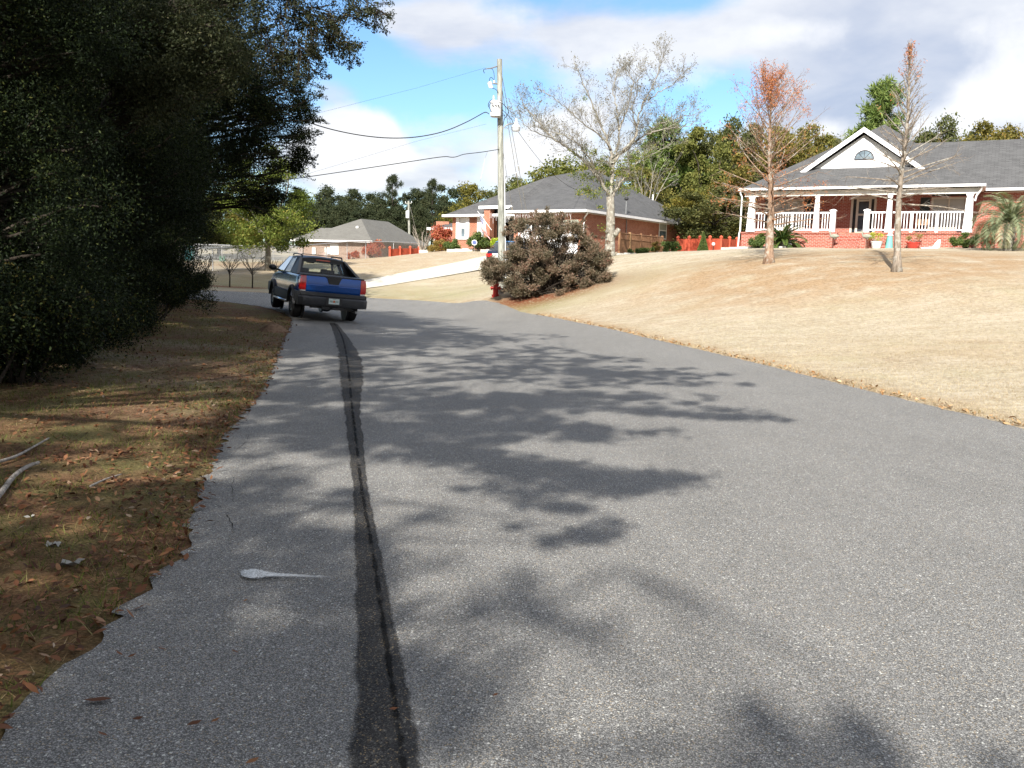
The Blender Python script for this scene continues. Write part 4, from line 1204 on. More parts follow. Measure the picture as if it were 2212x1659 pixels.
# roof
AY = 7.3; ax, az = F2.onp(1911, 268.6, AY)
SL = (az - EZ) / AY
mb = MB()
FL = (0, 0, EZ); FR = (W2, 0, EZ); BR = (W2, 14.2, EZ); BL = (0, 14.2, EZ); AP = (ax, AY, az); AP2 = (ax, AY + .6, az)
mb.poly(FL, FR, AP); mb.poly(FR, BR, AP2, AP); mb.poly(BR, BL, AP2); mb.poly(BL, FL, AP, AP2)
# long right wing
_, wz = F2.onp(2212, 300, AY + .4); ye = 2.35; RX = W2 + 12
mb.poly((W2 - 3.2, ye, EZ - .003), (RX, ye, EZ - .003), (RX, AY + .4, wz), (ax + .5, AY + .4, wz)); mb.poly((RX, ye, EZ - .003), (RX, 13, EZ - .003), (RX, AY + .4, wz)); mb.poly((RX, 13, EZ - .003), (W2 - 3.2, 13, EZ - .003), (ax + .5, AY + .4, wz), (RX, AY + .4, wz))
# gable roof planes running back into the hip
gy0 = 1.75; gy1 = (gza - EZ) / SL + .3
mb.poly((gx0 - .1, gy0, gz0), (gxa, gy0, gza + .05), (gxa, gy1, gza + .05), (gx0 - .1, (gz0 - EZ) / SL + .25, gz0))
mb.poly((gx1 + .1, gy0, gz0), (gx1 + .1, (gz0 - EZ) / SL + .25, gz0), (gxa, gy1, gza + .05), (gxa, gy0, gza + .05))
mb.build('roof', M_SHING, hs)
mb = MB(); gutter(mb, [(-.04, 13.8, EZ + .02), (-.04, -.05, EZ + .02), (W2 + .04, -.05, EZ + .02), (W2 + .04, ye - .08, EZ + .02)], .12); gutter(mb, [(W2 + .12, ye - .05, EZ + .013), (RX, ye - .05, EZ + .013)], .12)
mb.build('gutter', M_WHITE, hs)
MB().poly((W2 + .05, ye, EZ - .16), (RX, ye, EZ - .16), (RX, 2.9, EZ - .16), (W2 + .05, 2.9, EZ - .16)).build('soffit', M_SOFFIT, hs)
# downspouts
mb = MB(); mb.tube([(.0, -.02, EZ - .1), (.0, .02, EZ - .25), (.07, .1, EZ - .42), (.07, .1, DZ + .05), (.03, .1, DZ - .08), (.0, .12, -.1)], .042, 6); mb.build('downspout', M_WHITE, hs)
mb = MB(); mb.tube([(W2 - .05, .0, EZ - .1), (W2 - .08, .1, EZ - .25), (cols[3] + .26, .2, EZ - .52), (cols[3] + .22, .24, EZ - .75)], .045, 6); mb.build('downspout', M_WHITE, hs)
# gable face, rake boards, half-round window
gy = 2.05
zb = EZ + SL * gy - .05
fx0, _ = F2.onp(1771, 361, gy); fx1, _ = F2.onp(1944.6, 357, gy); _, fza = F2.onp(1868, 297, gy)
hcx, hz = F2.onp(1866.5, 344.2, gy); hr = (F2.onp(1887, 344, gy)[0] - F2.onp(1846, 344, gy)[0]) / 2; hh = F2.onp(1866, 325, gy)[1] - hz
mb = MB()
mb.prism([(gx0 + .25, zb - .1), (gx1 - .25, zb - .1), (gxa, gza - .28)], gy + .06, gy + .14, 'y')
gf = mb.build('gable_wall', M_SOFFIT, hs)
MB().prism([(fx0, zb + .0), (fx1, zb + .0), (gxa, fza)], gy, gy + .058, 'y').build('gable_panel', M_WHITE2, hs)
mb = MB()
for xa, xb in ((gx0 - .12, gxa), (gx1 + .12, gxa)):
    a = Vector((xa, gy0 - .01, gz0 - .04)); b = Vector((xb, gy0 - .01, gza + .06))
    d = (b - a).normalized(); up_ = Vector((-d.z, 0, d.x)); up_ = up_ if up_.z > 0 else -up_
    th = .2
    mb.loft([[a + Vector((0, -.02, 0)), a + Vector((0, .03, 0)), a + Vector((0, .03, 0)) - up_ * th, a + Vector((0, -.02, 0)) - up_ * th], [b + Vector((0, -.02, 0)), b + Vector((0, .03, 0)), b + Vector((0, .03, 0)) - up_ * th, b + Vector((0, -.02, 0)) - up_ * th]])
mb.build('rake_board', M_WHITE2, hs)
mb = MB(); half = [(hcx + hr * math.cos(PI * i / 16), hz + hh * math.sin(PI * i / 16)) for i in range(17)]
mb.prism(half, gy - .03, gy - .002, 'y'); hw2 = mb.build('half_round_window', M_GLASSB, hs)
mb = MB()
mb.tube([(x, gy - .03, z) for x, z in half], .028, 5); mb.tube([(half[0][0], gy - .03, hz), (half[-1][0], gy - .03, hz)], .028, 5)
for t in (.28, .5, .72): mb.tube([(hcx, gy - .031, hz), (hcx + hr * math.cos(PI * t), gy - .031, hz + hh * math.sin(PI * t))], .014, 4)
mb.build('frame', simple("dark_frame", (.07, .07, .08), .4), hw2)

# ================================================================== garage house in the middle
G1 = 2.55
P1 = at(1265, 452.8, 52); ANG1 = -math.radians(33)
F1 = Frame((P1.x, P1.y, G1), ANG1)
E = P1.z - G1
h1 = thing('brick_house', 'orange-red brick house with hipped grey roof and a garage, behind the brown bush', 'house', F1.o, ANG1)
YE = F1.onx(1527.7, 485, 0)[0]                 # length of the right side
XG, _ = F1.onp(1091, 452.8, 0)                 # left end of the garage eave
yl = F1.loc(at(1000, 463.8, 60)).y
XL, _ = F1.onp(959, 463.8, yl)
oh = .42                                       # eave overhang
mb = MB()
gxa1, _ = F1.onp(1123, 500, oh); gxb1, _ = F1.onp(1246, 500, oh); GT = F1.onp(1200, 481, oh)[1]
extr_wall(mb, XG + oh, -oh, oh, oh + .2, -.6, E - .02, [(gxa1, gxb1, -.1, GT)])
mb.bb(-oh - .2, -oh, oh + .2, YE - oh, -1.2, E - .02)
mb.bb(XG + oh, XG + oh + .2, oh + .2, yl + 2.2, -.6, E - .02)
wa = [F1.onp(1000, 490, yl + oh)[0] - .26, F1.onp(1000, 490, yl + oh)[0] + .26]; wb = [F1.onp(1046, 490, yl + oh)[0] - .26, F1.onp(1046, 490, yl + oh)[0] + .26]
WT = F1.onp(1000, 470, yl + oh)[1]; WB = F1.onp(1000, 515, yl + oh)[1]
xe = F1.onp(1056, 490, yl + oh)[0]
extr_wall(mb, XL + oh, xe + .5, yl + oh, yl + oh + .2, -.6, E - .02, [(*wa, WB, WT), (*wb, WB, WT)])
mb.bb(XL + oh, XL + oh + .2, yl + oh + .2, YE - oh, -1.2, E - .02)
mb.bb(xe + .504, XG + oh, yl + 2.2, yl + 2.4, -.3, E - .02)
mb.bb(XL + oh + .2, -oh - .2, YE - oh - .2, YE - oh, -1.2, E - .02)
mb.build('wall', M_BRICK1, h1)
# roof
r0 = F1.loc(at(1183, 382, 61.5)); r1 = F1.loc(at(1229, 381, 62.5)); r2 = F1.loc(at(1279, 364.8, 66))
mb = MB(); z = E
gl = (XG, 0, z); g0 = (0, 0, z); er = (0, YE, z); bl = (XL, YE, z); el = (XL, yl, z); em = (XG, yl, z)
mb.poly(gl, g0, r1, r0); mb.poly(em, gl, r0); mb.poly(el, em, r0)
mb.poly(g0, er, r2); mb.poly(g0, r2, r1); mb.poly(er, bl, r2); mb.poly(bl, el, r0); mb.poly(bl, r0, r2); mb.poly(r0, r1, r2)
mb.build('roof', M_SHING, h1)
mb = MB()
gutter(mb, [(XL - .04, YE, z + .02), (XL - .04, yl - .05, z + .02), (XG - .1, yl - .05, z + .02)], .15); gutter(mb, [(XG - .04, yl - .1, z + .02), (XG - .04, -.05, z + .02), (.04, -.05, z + .02), (.04, YE + .05, z + .02)], .15)
mb.build('gutter', M_WHITE, h1)
mb = MB()
mb.poly((XG, .0, z - .16), (0, 0, z - .16), (0, oh, z - .16), (XG, oh, z - .16)); mb.poly((-oh, oh, z - .16), (0, oh, z - .16), (0, YE, z - .16), (-oh, YE, z - .16)); mb.poly((XL, yl, z - .16), (XG, yl, z - .16), (XG, yl + oh + 2, z - .16), (XL, yl + oh + 2, z - .16))
mb.build('soffit', M_SOFFIT, h1)
# portico: taller white-edged roof on a brick pillar
py_ = yl - .5
ptx0, ptz = F1.onp(1034, 444.7, py_); ptx1, _ = F1.onp(1119, 444, py_)
mb = MB(); mb.bb(ptx0, ptx1, py_, py_ + .1, ptz - .2, ptz); mb.bb(ptx0, ptx0 + .1, py_ + .1, py_ + 3, ptz - .2, ptz); mb.bb(ptx1 - .1, ptx1, py_ + .1, py_ + 3, ptz - .2, ptz)
mb.build('portico_fascia', M_WHITE, h1)
MB().poly((ptx0, py_ + .1, ptz - .15), (ptx1, py_ + .1, ptz - .15), (ptx1, py_ + 3, ptz - .15), (ptx0, py_ + 3, ptz - .15)).build('portico_ceiling', M_SOFFIT, h1)
mb = MB(); pr = Vector(((ptx0 + ptx1) / 2, py_ + 4.2, ptz + 1.5))
mb.poly((ptx0, py_, ptz + .004), (ptx1, py_, ptz + .004), pr); mb.poly((ptx0, py_ + 4.4, ptz + .004), (ptx0, py_, ptz + .004), pr); mb.poly((ptx1, py_, ptz + .004), (ptx1, py_ + 4.4, ptz + .004), pr)
mb.build('portico_roof', M_SHING, h1)
pxc, _ = F1.onp(1056, 480, py_ + .35)
MB().bb(pxc - .24, pxc + .24, py_ + .12, py_ + .6, -.3, ptz - .2).build('portico_pillar', M_BRICK1, h1)
MB().bb(pxc - .5, XG + oh - .05, py_ - .2, yl + 2.19, -.6, .02).build('entry_step', M_BRICK1, h1)
# entrance glass
ex0 = xe + .55; ex1 = XG + oh - .05; yy = yl + 2.15
ent = MB()
for a, b, c_, d_ in ((ex0, ex1, 2.05, 2.15), (ex0, ex0 + .1, 0, 2.05), (ex1 - .1, ex1, 0, 2.05), ((ex0 + ex1) / 2 - .5, (ex0 + ex1) / 2 - .4, 0, 2.05), ((ex0 + ex1) / 2 + .45, (ex0 + ex1) / 2 + .55, 0, 2.05)): ent.bb(a, b, yy - .06, yy, .05 + c_, .05 + d_)
en = ent.build('door_frame', M_WHITE, h1)
MB().bb((ex0 + ex1) / 2 - .399, (ex0 + ex1) / 2 + .449, yy - .04, yy, .05, 2.1).build('door', M_WHITE, h1)
MB().bb(ex0 + .1, (ex0 + ex1) / 2 - .5, yy - .035, yy - .01, .05, 2.1).build('sidelight', M_GLASSB, en)
MB().bb(ex0 + .02, ex1 - .02, yy - .035, yy - .01, 2.2, E - .2).build('transom', M_GLASSB, en)
# shuttered windows
for (a, b) in (wa, wb):
    w = window(h1, a, b, WB, WT, yl + oh + .01, M_WHITE, M_WHITE, 1, 2, fw=.07)
    MB().bb(a + .12, b - .12, yl + oh + .005, yl + oh + .02, WB + .12, WB + (WT - WB) * .48).build('screen', M_GLASSB, w)
    for s0, s1 in ((a - .29, a - .02), (b + .02, b + .29)):
        MB().bb(s0, s1, yl + oh - .05, yl + oh - .003, WB - .06, WT + .04).build('shutter', M_WHITE2, h1)
# garage door
mb = MB(); npan = 4
for r_ in range(4):
    zz0 = -.1 + (GT + .1) * r_ / 4; zz1 = -.1 + (GT + .1) * (r_ + 1) / 4
    mb.bb(gxa1 + .02, gxb1 - .02, oh + .08, oh + .12, zz0 + .008, zz1 - .008)
gd = mb.build('garage_door', M_WHITE2, h1)
for k in range(6):
    xa = gxa1 + .2 + (gxb1 - gxa1 - .3) * k / 6; xb = xa + (gxb1 - gxa1) / 6 - .22
    MB().bb(xa, xb, oh + .06, oh + .078, GT - .40, GT - .12).build('door_window', M_GLASS, gd)
MB().bb(gxa1 - .12, gxb1 + .12, oh - .05, oh - .002, GT + .0, GT + .16).build('door_header', simple("sage_trim", (.33, .36, .29), .6), h1)
MB().bb(gxa1 - .1, gxa1, oh - .03, oh - .002, -.1, GT).build('door_jamb', M_WHITE, h1); MB().bb(gxb1, gxb1 + .1, oh - .03, oh - .002, -.1, GT).build('door_jamb', M_WHITE, h1)
# side window, conduit with meter, downspouts, icicle lights, vents
ya, zt = F1.onx(1424, 478, -oh); yb, _ = F1.onx(1440, 481, -oh); zb_ = F1.onx(1430, 517, -oh)[1]
mb = MB(); mb.bb(-oh + .003, -oh + .04, ya, ya + .08, zb_, zt); mb.bb(-oh + .003, -oh + .04, yb - .08, yb, zb_, zt); mb.bb(-oh + .003, -oh + .04, ya + .08, yb - .08, zt - .08, zt); mb.bb(-oh + .003, -oh + .04, ya + .08, yb - .08, zb_, zb_ + .08); mb.bb(-oh + .003, -oh + .035, ya + .08, yb - .08, (zt + zb_) / 2 - .03, (zt + zb_) / 2 + .03)
w = mb.build('window', M_WHITE, h1)
MB().bb(-oh + .002, -oh + .02, ya + .05, yb - .05, (zt + zb_) / 2, zt - .05).build('pane', M_BLIND, w); MB().bb(-oh + .002, -oh + .02, ya + .05, yb - .05, zb_ + .05, (zt + zb_) / 2 - .002).build('pane', M_GLASSB, w)
M_GREYMET = simple("grey_metal", (.35, .36, .36), .5, .6, .5)
yc, _ = F1.onx(1352, 490, -oh)
MB().tube([(-oh + .04, yc, .9), (-oh + .04, yc, E - .17)], .03, 6).build('conduit', M_GREYMET, h1)
MB().bb(-oh + .005, -oh + .15, yc - .22, yc + .22, .45, .92).build('meter_box', M_GREYMET, h1)
mb = MB(); mb.tube([(.02, .25, E - .1), (-.05, .28, E - .25), (-oh + .06, oh + .1, E - .45), (-oh + .06, oh + .1, -.2)], .045, 6); mb.build('downspout', M_WHITE, h1)
mb = MB(); mb.tube([(.02, YE - .1, E - .1), (-.05, YE - .15, E - .25), (-oh + .06, YE - oh - .1, E - .45), (-oh + .06, YE - oh - .1, -.2)], .055, 6); mb.build('downspout', M_WHITE, h1)
mb = MB(); x = XG + .15
while x < -.9:
    L = rnd.uniform(.12, .42); 
    for q in range(int(L / .055)):
        mb.box((x + rnd.uniform(-.01, .01), .03, E - .17 - q * .055), (.016, .016, .034))
    mb.tube([(x, .03, E - .14), (x, .03, E - .16 - L)], .004, 3); x += rnd.uniform(.09, .16)
for k in range(14):
    x = ptx0 + .9 + k * .12; L = rnd.uniform(.2, .7)
    for q in range(int(L / .06)): mb.box((x, yl - .45, E + .0 - q * .06), (.018, .018, .036))
mb.build('icicle_lights', M_WHITE2, h1)
# vent pipes and a turbine stub on the right slope
rp = F1.loc(at(1288, 441, 57)); 
def on_right(px, py):
    # meet the right roof plane through g0, er, r2
    A = Vector(g0); B = Vector(er) - A; Cc = Vector(r2) - A; nn = B.cross(Cc)
    D = ray(px, py); Dl = Vector((D.dot(F1.a), D.dot(F1.b), D.z)); Ol = F1.loc(CAM)
    t = (A - Ol).dot(nn) / Dl.dot(nn); return Ol + Dl * t
q = on_right(1352, 462); MB().tube([q - Vector((0, 0, .1)), q + Vector((0, 0, .85))], .035, 6).build('vent_pipe', M_GREYMET, h1)
MB().lathe([(.0, 0), (.11, .02), (.14, .1), (.1, .2), (.0, .24)], 10, q + Vector((0, 0, .84))).build('vent_cap', simple("black_plastic", (.02, .02, .022), .5), h1)
q = on_right(1410, 432); MB().tube([q - Vector((0, 0, .1)), q + Vector((0, 0, .4))], .06, 8).build('vent_pipe', M_WHITE, h1)
a_ = on_right(1256, 413); b_ = on_right(1276, 417)
MB().tube([a_ + Vector((0, 0, .12)), b_ + Vector((0, 0, .12))], .07, 6).build('roof_bar', simple("black_bar", (.02, .02, .022), .6), h1)  # plain dark bar lying along the roof slope
# flag on a slanted staff at the portico
def stripes_mat():
    m, nt, out = new_mat("flag_cloth"); n = N(nt); uv = n.n('ShaderNodeUVMap', uv_map='flag').outputs[0]
    sp = n.n('ShaderNodeSeparateXYZ'); nt.links.new(uv, sp.inputs[0])
    st = n.math('GREATER_THAN', n.math('FRACT', n.math('MULTIPLY', sp.outputs[1], 6.5)), .5)
    c = n.mix(st, (.55, .04, .05), (.8, .8, .8))
    can = n.math('MULTIPLY', n.math('LESS_THAN', sp.outputs[0], .42), n.math('GREATER_THAN', sp.outputs[1], .46))
    dots = n.n('ShaderNodeTexVoronoi'); nt.links.new(n.scalev(uv, (18, 12, 1)), dots.inputs[0]); dots.inputs['Scale'].default_value = 1; dots.inputs['Randomness'].default_value = .15
    blue = n.mix(n.math('LESS_THAN', dots.outputs['Distance'], .28), (.02, .035, .14), (.8, .8, .8))
    nt.links.new(n.princ(n.mix(can, c, blue), .8, 0, .2), out.inputs[0]); return m
fa = at(1033, 438 + 177 * .0 + 0, 57.2)
S0 = at(1062, 497, 56.6); S1 = at(1031.5, 456, 56.6)
fl = thing('flag', 'striped flag drooping from a slanted staff on the brick portico pillar', 'flag', S0)
MB(S0).tube([S0, S1], .018, 6).build('staff', M_WHITE, fl)
V = []; UVs = []; NU, NV = 14, 8
ds = (S1 - S0)
for i in range(NU + 1):
    for j in range(NV + 1):
        u_ = i / NU; v_ = j / NV
        hang = S1.lerp(S0, .05 + .55 * v_)
        drop = Vector((.30 * u_ + .06 * math.sin(5 * u_ + 3 * v_), .10 * math.sin(7 * u_ + 2 * v_), -1.15 * u_ - .1 * math.sin(PI * u_)))
        V.append(tuple(hang + drop - S0)); UVs.append((u_, 1 - v_))
me_f = grid_faces(NU + 1, NV + 1)
fo = np_mesh('cloth', V, me_f, stripes_mat(), fl, smooth=True)
ul = fo.data.uv_layers.new(name='flag')
ul.data.foreach_set('uv', np.array([UVs[l.vertex_index] for l in fo.data.loops], dtype=np.float32).ravel())

# ================================================================== grey-roofed house far left
C3 = at(803, 520.6, 80); G3 = H(C3.x, C3.y) - .2
F3 = Frame((C3.x, C3.y, G3), -math.radians(14)); E3 = C3.z - G3
h3 = thing('brick_house', 'low pinkish brick house with a plain grey hipped roof beyond the chain-link fence', 'house', F3.o, F3.ang)
Y3 = 15.8; X3 = F3.onp(630, 518, 0)[0]
mb = MB(); wx3, wz3 = F3.onp(713, 524, .4); _, wzb = F3.onp(713, 548, .4)
wx3b, _ = F3.onp(731, 524, .4)
extr_wall(mb, X3 + .4, -.4, .4, .6, -.6, E3 - .02, [(wx3, wx3b, max(wzb, .3), E3 - .35)])
mb.bb(-.6, -.4, .6, Y3 - .4, -.6, E3 - .02); mb.bb(X3 + .4, X3 + .6, .6, 9, -.6, E3 - .02)
mb.build('wall', M_BRICK3, h3)
ra = F3.loc(at(780, 472.6, 86.5)); rb = F3.loc(at(838.5, 479, 94)); rc = F3.loc(at(716, 492.6, 84.5)); rd = F3.loc(at(694, 492, 85))
mb = MB(); e = E3
A0 = (0, 0, e); B0 = (0, Y3, e); L0 = (X3, 0, e); LB = (X3, 9, e)
mb.poly(L0, (rc.x - .5, 0, e), rc, rd); mb.poly((rc.x - .5, 0, e), A0, ra, rc); mb.poly(A0, B0, rb, ra); mb.poly(B0, (X3, Y3, e), rc, ra, rb); mb.poly(L0, rd, LB); mb.poly(LB, rd, rc, (X3, Y3, e))
mb.build('roof', M_SHING3, h3)
mb = MB(); gutter(mb, [(X3, -.05, e + .02), (.04, -.05, e + .02)], .16); mb.build('fascia', M_WHITE, h3)
mb = MB(); gutter(mb, [(.04, 0, e + .015), (.04, Y3, e + .015)], .14); mb.build('fascia', simple("shaded_fascia", (.22, .20, .17), .6), h3)  # side fascia in a darker colour, its shade put into the paint
window(h3, wx3, wx3b, max(wzb, .3), E3 - .35, .42, M_WHITE, M_WHITE, 1, 2)
q3 = F3.loc(at(772, 496, 84)); MB().lathe([(.16, -.1), (.16, .25), (.2, .28), (.0, .34)], 10, q3).build('vent_cap', M_WHITE, h3)
ac, _ = F3.onp(685, 555, 0)
t = thing('ac_unit', 'grey air conditioner standing by the pinkish brick wall', 'air conditioner', F3.world(ac, -.2, 0), F3.ang)
mb = MB(); mb.rbox(-.42, .42, -.42, .42, .05, .85, .04); mb.build('cabinet', M_GREYMET, t)
mb = MB()
for k in range(9): mb.bb(-.38, .38, -.435, -.421, .12 + k * .075, .155 + k * .075)
mb.build('louvres', simple("louvre_dark", (.12, .13, .13), .5), t)
MB().lathe([(.36, .852), (.36, .875), (.3, .89), (.0, .89)], 16).build('fan_grille', simple("fan_dark", (.08, .08, .08), .5), t)
for px, w_, lab in ((679, .35, 'tall white meter box'), (708, .5, 'wide white meter box')):
    mx_, mz_ = F3.onp(px, 542, .4); MB().bb(mx_ - w_ / 2, mx_ + w_ / 2, .28, .397, mz_ - .3, mz_ + .3).build('meter_box', M_WHITE, h3)
dxh, dzh = F3.onp(701, 553, -.6)
t = thing('satellite_dish', 'small round brownish dish on a post before the pinkish brick wall', 'dish', F3.world(dxh, -.6, 0), F3.ang)
MB().tube([(0, 0, -.4), (0, 0, dzh)], .03, 6).build('post', M_GREYMET, t)
MB().lathe([(.0, .1), (.2, .06), (.36, 0), (.37, .015), (.2, .085), (.0, .13)], 18, (0, -.06, dzh), Matrix.Rotation(math.radians(80), 3, 'X')).build('reflector', simple("dish_brown", (.34, .24, .20), .5), t)

# small slate-roofed building between them
B4 = at(925, 491.7, 74); F4 = Frame((B4.x, B4.y, H(B4.x, B4.y) - .3), -math.radians(8)); e4 = B4.z - F4.o.z
h4 = thing('brick_building', 'low red brick building with white gutter half hidden behind the red-leaved shrub', 'building', F4.o, F4.ang)
MB().bb(.4, 7, .4, 7, -.4, e4 - .02).build('wall', M_BRICK2, h4)
mb = MB(); pk = (4, 4, e4 + 1.2); c4 = [(0, 0, e4), (8, 0, e4), (8, 8, e4), (0, 8, e4)]
for i in range(4): mb.poly(c4[i], c4[(i + 1) % 4], pk)
mb.build('roof', M_SHING, h4)
mb = MB(); gutter(mb, [(-.04, 8, e4 + .02), (-.04, -.05, e4 + .02), (8, -.05, e4 + .02)], .2); mb.build('gutter', M_WHITE, h4)
mb = MB(); mb.tube([(.05, .05, e4 - .15), (.45, .3, e4 - .45), (.45, .3, 0)], .07, 6); mb.build('downspout', M_WHITE, h4)
cxx, cz_ = F4.onp(958, 488, 1.6); MB().bb(cxx - .55, cxx + .55, 1.2, 2.0, 1, cz_ + .35).build('chimney', M_BRICK1, h4)
# ------------------------------------------------------------------ blue pickup truck
def car_paint(name, c, flake=.25, rough=.16):
    m, nt, out = new_mat(name); n = N(nt); o = n.obj()
    w = n.noise(o, 2.5, 4, .6)
    col = n.mix(n.math('MULTIPLY', n.smooth(w, .45, .75), .25), c, tuple(x * .75 + .02 for x in c))
    r_ = n.math('ADD', n.math('MULTIPLY', w, .12), rough - .04)
    nt.links.new(n.princ(col, r_, .35, .5, Coat_Weight=.5, Coat_Roughness=.08), out.inputs[0]); return m
def clear_glass(name, tint=(.75, .82, .8)):
    m, nt, out = new_mat(name); n = N(nt)
    t = n.n('ShaderNodeBsdfTransparent', i_0=tint); g_ = n.n('ShaderNodeBsdfGlossy'); g_.inputs['Roughness'].default_value = .03
    fr = n.n('ShaderNodeFresnel'); fr.inputs[0].default_value = 1.5
    mx = n.n('ShaderNodeMixShader'); nt.links.new(fr.outputs[0], mx.inputs[0]); nt.links.new(t.outputs[0], mx.inputs[1]); nt.links.new(g_.outputs[0], mx.inputs[2])
    nt.links.new(mx.outputs[0], out.inputs[0]); return m
M_BLUE = car_paint("paint_blue", (.003, .062, .28))
M_CLAD = simple("grey_cladding", (.040, .042, .047), .55, 0, .4, .12, 5, bump=.1)
M_BLACKP = simple("black_trim", (.012, .012, .014), .42, 0, .45, .1, 4)
M_TYRE = simple("tyre_rubber", (.016, .016, .017), .85, 0, .25, .15, 12)
M_RIM = simple("alloy_rim", (.42, .43, .45), .3, .9, .5)
M_CHROME = simple("chrome_step", (.62, .63, .65), .18, 1., .5, .04)
M_TAIL = simple("red_lens", (.50, .012, .012), .12, 0, .7, .12, 14, Coat_Weight=.6)
M_CLEARL = simple("clear_lens", (.66, .66, .64), .15, 0, .7)
M_CGLASS = clear_glass("car_glass")
M_TGLASS = clear_glass("car_glass_tinted", (.30, .34, .36))
M_SEAT = simple("seat_fabric", (.10, .10, .105), .9, 0, .1)
TH = math.radians(24)
fw = Vector((-math.sin(TH), math.cos(TH), .028)).normalized()
rt0 = Vector((math.cos(TH), math.sin(TH), 0))
rollT = math.radians(4.3)
rt = (rt0 * math.cos(rollT) - Vector((0, 0, 1)) * math.sin(rollT)); rt = (rt - fw * rt.dot(fw)).normalized()
upv = rt.cross(fw)
cR = ground(755, 693, 0.0)
org = cR - rt * .78
truck = thing('pickup_truck', 'blue pickup truck with dark grey cladding parked at the left road edge, seen from behind', 'pickup truck', org)
truck.scale = (.93, .98, .98)
truck.rotation_euler = Matrix((rt, fw, upv)).transposed().to_euler()
S = math.radians(35)
# body shell: rings along the length
def ring(y, w, zb, zt, wt, crown=.02):
    return [(-w * .96, y, zb), (-w, y, zb + .10), (-w * 1.0, y, (zb + zt) * .5 + .08), (-(w + wt) * .5 - .012, y, zt - .09), (-wt, y, zt - .02), (-wt + .05, y, zt), (0, y, zt + crown),
            (wt - .05, y, zt), (wt, y, zt - .02), ((w + wt) * .5 + .012, y, zt - .09), (w, y, (zb + zt) * .5 + .08), (w, y, zb + .10), (w * .96, y, zb)]
mb = MB()
mb.loft([ring(-1.10, .93, .70, 1.22, .91), ring(-.95, .965, .56, 1.235, .93), ring(-.45, .975, .52, 1.24, .935), ring(.5, .975, .50, 1.24, .93), ring(1.6, .975, .48, 1.235, .93), ring(2.6, .97, .48, 1.21, .925),
         ring(3.0, .97, .5, 1.18, .91, .05), ring(3.7, .96, .52, 1.12, .88, .07), ring(4.15, .93, .55, 1.04, .82, .07), ring(4.3, .87, .6, .95, .75, .03)])
mb.build('body', M_BLUE, truck, smooth=S)
# tailgate panel with fold line
mb = MB()
def tg(z, dy): return [(-.79, -1.115 - dy, z), (.79, -1.115 - dy, z), (.79, -1.09, z), (-.79, -1.09, z)]
mb.loft([tg(.80, .005), tg(.85, .028), tg(.985, .036), tg(1.0, .022), tg(1.15, .022), tg(1.215, .012), tg(1.235, -.005)])
tgate = mb.build('tailgate', M_BLUE, truck, smooth=math.radians(20))
mb = MB(); mb.prism([(-.20, 1.20), (.20, 1.20), (.135, 1.045), (-.135, 1.045)], -1.165, -1.135, 'y'); mb.prism([(-.24, 1.245), (.24, 1.245), (.20, 1.201), (-.20, 1.201)], -1.17, -1.09, 'y'); mb.build('handle', M_BLACKP, tgate)
# tonneau cover and raised rail caps
mb = MB(); mb.rbox(-.90, .90, -1.12, .42, 1.222, 1.27, .015); mb.build('bed_cover', M_BLACKP, truck, smooth=S)
# lower cladding, flares, bumper
mb = MB(); mb.rbox(-.955, .955, -1.16, -.95, .68, .805, .03); 
for sx in (-1, 1):
    mb.rbox(min(sx * .96, sx * 1.005), max(sx * .96, sx * 1.005), .44, 2.86, .44, .70, .02); mb.rbox(min(sx * .95, sx * 1.0), max(sx * .95, sx * 1.0), -1.14, -.46, .5, .80, .02); mb.rbox(min(sx * .93, sx * .985), max(sx * .93, sx * .985), 3.76, 4.28, .5, .8, .02)
mb.build('cladding', M_CLAD, truck, smooth=S)
for yw in (0, 3.3):
    for sx in (-1, 1):
        mb = MB(); rings = []
        for k in range(13):
            a = PI * k / 12; c_, s_ = math.cos(a), math.sin(a)
            rings.append([(sx * .955, yw + c_ * .43, .40 + s_ * .43), (sx * 1.025, yw + c_ * .44, .40 + s_ * .44), (sx * 1.025, yw + c_ * .50, .40 + s_ * .50), (sx * .955, yw + c_ * .53, .40 + s_ * .53)])
        mb.loft(rings); mb.build('wheel_arch', M_CLAD, truck, smooth=S)
        mb = MB(); mb.lathe([(.0, -.16), (.43, -.16), (.43, -.10), (.0, -.10)], 20, (sx * .80, yw, .40), Matrix.Rotation(sx * PI / 2, 3, 'Y')); mb.build('wheel_well', M_BLACKP, truck)
mb = MB()
prof = [(-1.0, .70), (-1.27, .685), (-1.31, .65), (-1.31, .50), (-1.27, .44), (-1.0, .42)]
mb.loft([[(x, y + (.10 if abs(x) > .9 else 0) , z) for y, z in prof] for x in (-1.0, -.88, -.3, .3, .88, 1.0)])
bump = mb.build('bumper', M_CLAD, truck, smooth=S)
MB().bb(-.24, .24, -1.325, -1.312, .47, .68).build('plate_recess', M_BLACKP, bump)
MB().bb(-.62, .62, -1.02, -.98, .36, .44).build('valance', M_BLACKP, bump)
pl = MB().bb(-.1525, .1525, -1.335, -1.327, .515, .667).build('license_plate', simple("plate_white", (.62, .70, .68), .4, 0, .4, .04), truck)
